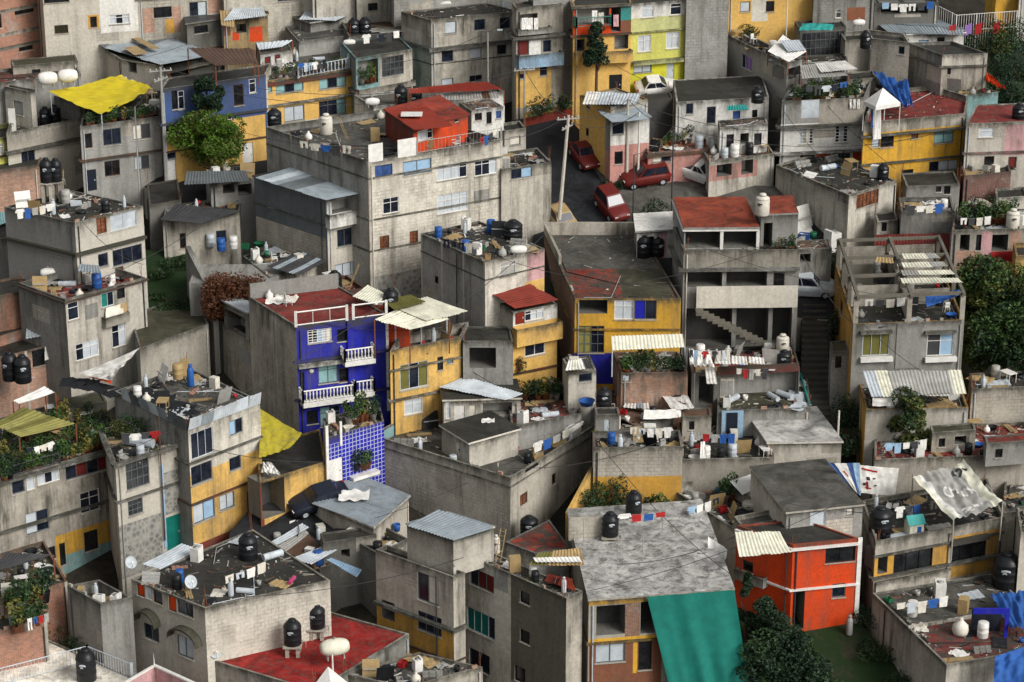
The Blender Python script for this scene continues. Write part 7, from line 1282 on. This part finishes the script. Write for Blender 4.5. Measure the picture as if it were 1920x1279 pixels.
bush('shrub', G(135, 1230, .5), 3.2, 1.8, 2.4, 'dark shrub below the roofless grey stub walls', seed=150, n=1500, mats=['leafd', 'leafm'])
b = D['B65a']; sheet(b, [(-20, 1075, 1.5), (62, 1052, 1.3), (100, 1040, 1.5), (10, 1036, 1.8)], 'me:char:.2', posts=True, npan=5); pots(b, rp(b, 20, 1150), rp(b, 90, 1128), 6, 'on the brick balcony', seed=33, s=1.6); bush('terrace_shrub', rp(b, 40, 1140), 2, 1, 1.6, 'shrub on the brick balcony at the left edge', seed=151, n=900, mats=['leafd', 'leafy'])
q1, q0, q2, q3 = D['B65b'].q; boxf(D['B65b'], 'R', -40, 1192, 78, 1172, .12, 'pa:white', 'white_coping') if False else None; pots(D['B65b'], q0+Vector((2, .4, -.15)), q2+Vector((-.2, .3, -.15)), 6, 'on the edge of the orange brick house', seed=34, s=1.5); garments(rp(D['B65b'], 50, 1160, 1.7), rp(D['B65b'], 92, 1148, 1.7), 4, 'above the orange brick house', 'laundry above the orange brick house', seed=36)
b = D['B65c']; P3 = lambda x, y: on_z(x, y, b.z+.02); rail(b, [P3(-20, 1290), P3(165, 1242), P3(248, 1276)], 1.1, mat='pa:lsteel', r=.018, step=.22)
tank(b, 163, 1280, 38, 58, 'black', 'black ribbed water tank behind the white railings at the lower left')
rw = empty('roof_parapet', P3(285, 1270), 'pink plastered parapet with a white coping at the bottom left', 'parapet'); mb = MB(); mw = MB(); A3 = [on_z(225, 1300, b.z+.4), on_z(290, 1262, b.z+.4), on_z(400, 1312, b.z+.4)]
for a, c in zip(A3, A3[1:]): mb.box(a-Vector((0, 0, 4)), c-a, Vector((.0, .2, 0)), Vector((0, 0, 4.4)), M('pl:rose:.3')); mw.box(a+Vector((0, -.04, .401)), c-a, Vector((0, .3, 0)), Vector((0, 0, .1)), M('pa:white'))
o = mb.build('parapet_wall', rw); o.location = -Vector(rw.location); o = mw.build('coping', rw); o.location = -Vector(rw.location); mb = MB(); mb.lathe([(.04, 0), (.02, .5), (0, .9)], M('pa:white'), 6, A3[1]+Vector((0, 0, .5))); o = mb.build('finial', rw); o.location = -Vector(rw.location)
b = D['B63']; tank(b, 549, 1212, 34, 46, 'black', 'left black water tank on the deep red painted roof', dz=.75, stand=20); tank(b, 594, 1180, 33, 42, 'black', 'right black water tank on the deep red painted roof', dz=.75, stand=20)
gas(b, 628, 1232, 56, 40, 'cream white bulbous tank on a pole above the deep red roof', col='creamw', dz=.6, rz=.3); pole(624, 1300, 1228, 'white pole beneath the cream bulbous tank', r=.07, mat='pa:white', base=rp(b, 624, 1262), name='pole')
dish(b, 404, 1240, 24, 'grey satellite dish at the left corner of the deep red roof', az=.4)
tr_ = empty('white_canopy', on_z(612, 1280, b.z), 'peaked white canopy at the bottom edge', 'canopy'); mb = MB(); ap = on_z(615, 1250, b.z+.6); cs = [on_z(x, y, b.z-.3) for x, y in ((585, 1290), (625, 1310), (665, 1290), (625, 1272))]
for i in range(4): mb.face((cs[i], cs[(i+1) % 4], ap), M('cl:white:.1'))
o = mb.build('canopy_roof', tr_); o.location = -Vector(tr_.location)
for c in cs: mb = MB(); mb.tube(c, c-Vector((0, 0, 2.2)), .04, M('pa:white'), 5); o = mb.build('canopy_leg', tr_); o.location = -Vector(tr_.location)
put_item('washtub', 'yellow', rp(D['B61b'], 718, 1002), 'yellow tub in the yard behind the slate tower', s=1.1) ; put_item('bucket', 'blue', rp(D['B61b'], 744, 996), 'blue bucket in the yard behind the slate tower', s=1.5)
# ---- poles and cables
pA = pole(1045, 440, 216, 'tall pale concrete pole at the left side of the street', r=.16, mat='pl:cream:.2', xt=1066, arms=2); pB = pole(312, 352, 126, 'concrete pole in front of the blue and yellow house', r=.13, arms=2); pC = pole(1175, 345, 186, 'pale pole before the pink corner house', r=.13, mat='pl:cream:.2', arms=0); pC2 = pole(1196, 350, 210, 'thin pale pole just right of the pale pole', r=.1, mat='pl:cream:.3')
pD = pole(1258, 440, 236, 'black lamp post in front of the low pink house', r=.07, mat='pa:char', name='lamp_post', lamp=False); pE = pole(915, 200, 60, 'grey lamp post before the three storey beige house', r=.09, lamp=True, name='lamp_post'); pF = pole(983, 236, 128, 'thin pole beside the low yellow street wall', r=.08, arms=1); pG = pole(1113, 180, 112, 'brown pole before the yellow terrace house', r=.08, mat='pl:brown:.3')
pH = pole(1186, 455, 290, 'thin dark pole beside the dark red sport utility car', r=.07, mat='pa:char'); pI = pole(1474, 60, -20, 'thin white mast behind the grey block house', r=.05, mat='pa:white', base=G(1474, 70, 3), name='mast'); pJ = pole(1345, 830, 700, 'thin aerial on the courtyard', r=.03, mat='pa:grey', base=rp(D['C55b'], 1300, 800), name='aerial'); pK = pole(318, 940, 780, 'thin dark pole between the beige plaster house and the long house', r=.05, mat='pl:brown:.3', base=fp(D['L36b'], 'R', 309, 1000, .2)[0])
pL = pole(1569, 860, 770, 'pale broken post beside the stepped alley', r=.09, mat='pl:cream:.4', name='post'); pM = pole(262, 372, 200, 'slim grey pole beside the grey two storey house', r=.07)
V = Vector; ends = [(pB, pM, 'between the two poles left of the bright tree', .4), (pB, pF, 'from the blue house pole to the yellow street wall pole', 2.2), (pB+V((0, 0, -.5)), pF+V((0, 0, -.3)), 'running lower from the blue house pole to the street wall', 2.6), (pA, pF, 'from the tall pale pole to the street wall pole', .8), (pA, pC, 'from the tall pale pole to the pink corner house pole', .7), (pA+V((0, 0, -.4)), pC2, 'running lower from the tall pale pole to the thin pale pole', .9), (pC, pD, 'from the pink corner pole to the black lamp post', .5), (pC, rp(D['T21'], 1620, 226), 'from the pink corner pole to the amber house', 1.6), (pF, pG, 'from the street wall pole to the brown pole', .4), (pG, D['T14'].q[2], 'from the brown pole to the lime green house', .5),
 (pE, D['T12'].q[1], 'from the grey lamp post to the blue balcony house', .3), (pD, D['T21'].q[2]-V((0, 0, 1)), 'from the black lamp post to the right end of the amber house', 1.7), (pM, D['M30'].q[2], 'from the slim grey pole down to the mossy roofed house', .4), (pK, D['L37'].q[2]-V((0, 0, 2)), 'from the thin dark pole along the long house', .5), (pK-V((0, 0, 1.2)), D['L38'].q[2], 'from the thin dark pole to the orange garage', .6), (pA, D['C43'].q[2], 'from the tall pale pole to the long block house', .4), (pH, pD, 'between the two dark poles at the street corner', .5), (D['S48'].q[0], D['S48'].q[2]+V((0, -1, -2.5)), 'sagging along the wall of the beige house with the brown window', .8),
 (rp(D['B60'], 1158, 1058, 1.7), D['B56l'].q[1], 'from the slab roof aerial to the roofless terrace', .5), (D['C67'].q[2], D['C40'].q[2]-V((0, 0, 2)), 'from the walled court to the pale yellow house', .5), (D['T3b'].q[1], pB, 'from the dark terrace room to the blue house pole', .2), (D['T9'].q[2], pE, 'from the red trimmed yellow house to the grey lamp post', .6), (D['C47'].q[2], D['R51'].q[1], 'crossing the stepped alley to the unfinished house', .5)]
for i, (p, q_, t, sg) in enumerate(ends): cable(Vector(p), Vector(q_), 'thin black cable %s' % t, sg)
rc = random.Random(99); ks = ['B64', 'B61', 'C66', 'C67', 'C54', 'B60', 'B56g', 'B57', 'L37', 'L36b', 'C39', 'C40', 'C42', 'C46', 'C47', 'R51', 'R51b', 'M30', 'M30b', 'M32', 'C43', 'T29', 'T8', 'T9', 'T20', 'T18', 'S48', 'S69', 'T11']
for i in range(len(ks)-1):
    p, q_ = D[ks[i]].q[1], D[ks[i+1]].q[2]
    if (p-q_).length < 26: cable(p+V((.1, .2, .6)), q_+V((-.1, .2, .9)), 'thin black cable strung between the %s and its neighbour' % SHORT.get(ks[i], SHORT.get(ks[i+1], 'pale slab roof')), .7, r=.02)
for k, (x0, y0, x1, y1, n, nm) in dict(C43=(560, 262, 660, 272, 5, 'long block house roof, left part'), C42=(830, 446, 900, 456, 5, 'tall grey house roof'), M30=(30, 392, 100, 380, 5, 'mossy roofed house'), C54=(1180, 800, 1260, 800, 5, 'concrete yard'), C55b=(1300, 810, 1380, 812, 5, 'courtyard'), B56l=(1290, 950, 1350, 930, 4, 'roofless terrace'), R51=(1620, 560, 1700, 556, 4, 'unfinished house'), B58=(1680, 1130, 1780, 1115, 5, 'wide stained roof'), B57=(1680, 950, 1760, 935, 5, 'black shuttered house'), L36b=(225, 812, 300, 806, 4, 'gridded window house'), T20=(1510, 160, 1590, 152, 5, 'planted white terrace'), S49b=(1700, 385, 1770, 380, 4, 'mossy grey deck'), R53b=(1660, 830, 1740, 822, 5, 'weedy red roof'), C67=(1000, 830, 1070, 800, 4, 'walled court'), T7b=(680, 64, 750, 56, 5, 'red edged roof'), S50=(1800, 408, 1860, 404, 4, 'arch house'), B64=(420, 1080, 500, 1050, 4, 'arched hood house')).items():
    garments(rp(D[k], x0, y0, 1.7), rp(D[k], x1, y1, 1.7), n, 'over the '+nm, 'laundry over the '+nm, seed=sum(map(ord, k)), hmax=.8)
# ---- clutter
for k, b in BD.items():
    if k in SHORT:
        r = random.Random(sum(map(ord, k))*7)
        if b.clutter: scatter(b, int(b.clutter*1.5)+2, r)
        debris(b, 80+22*b.clutter, r); plumbing(b, r)
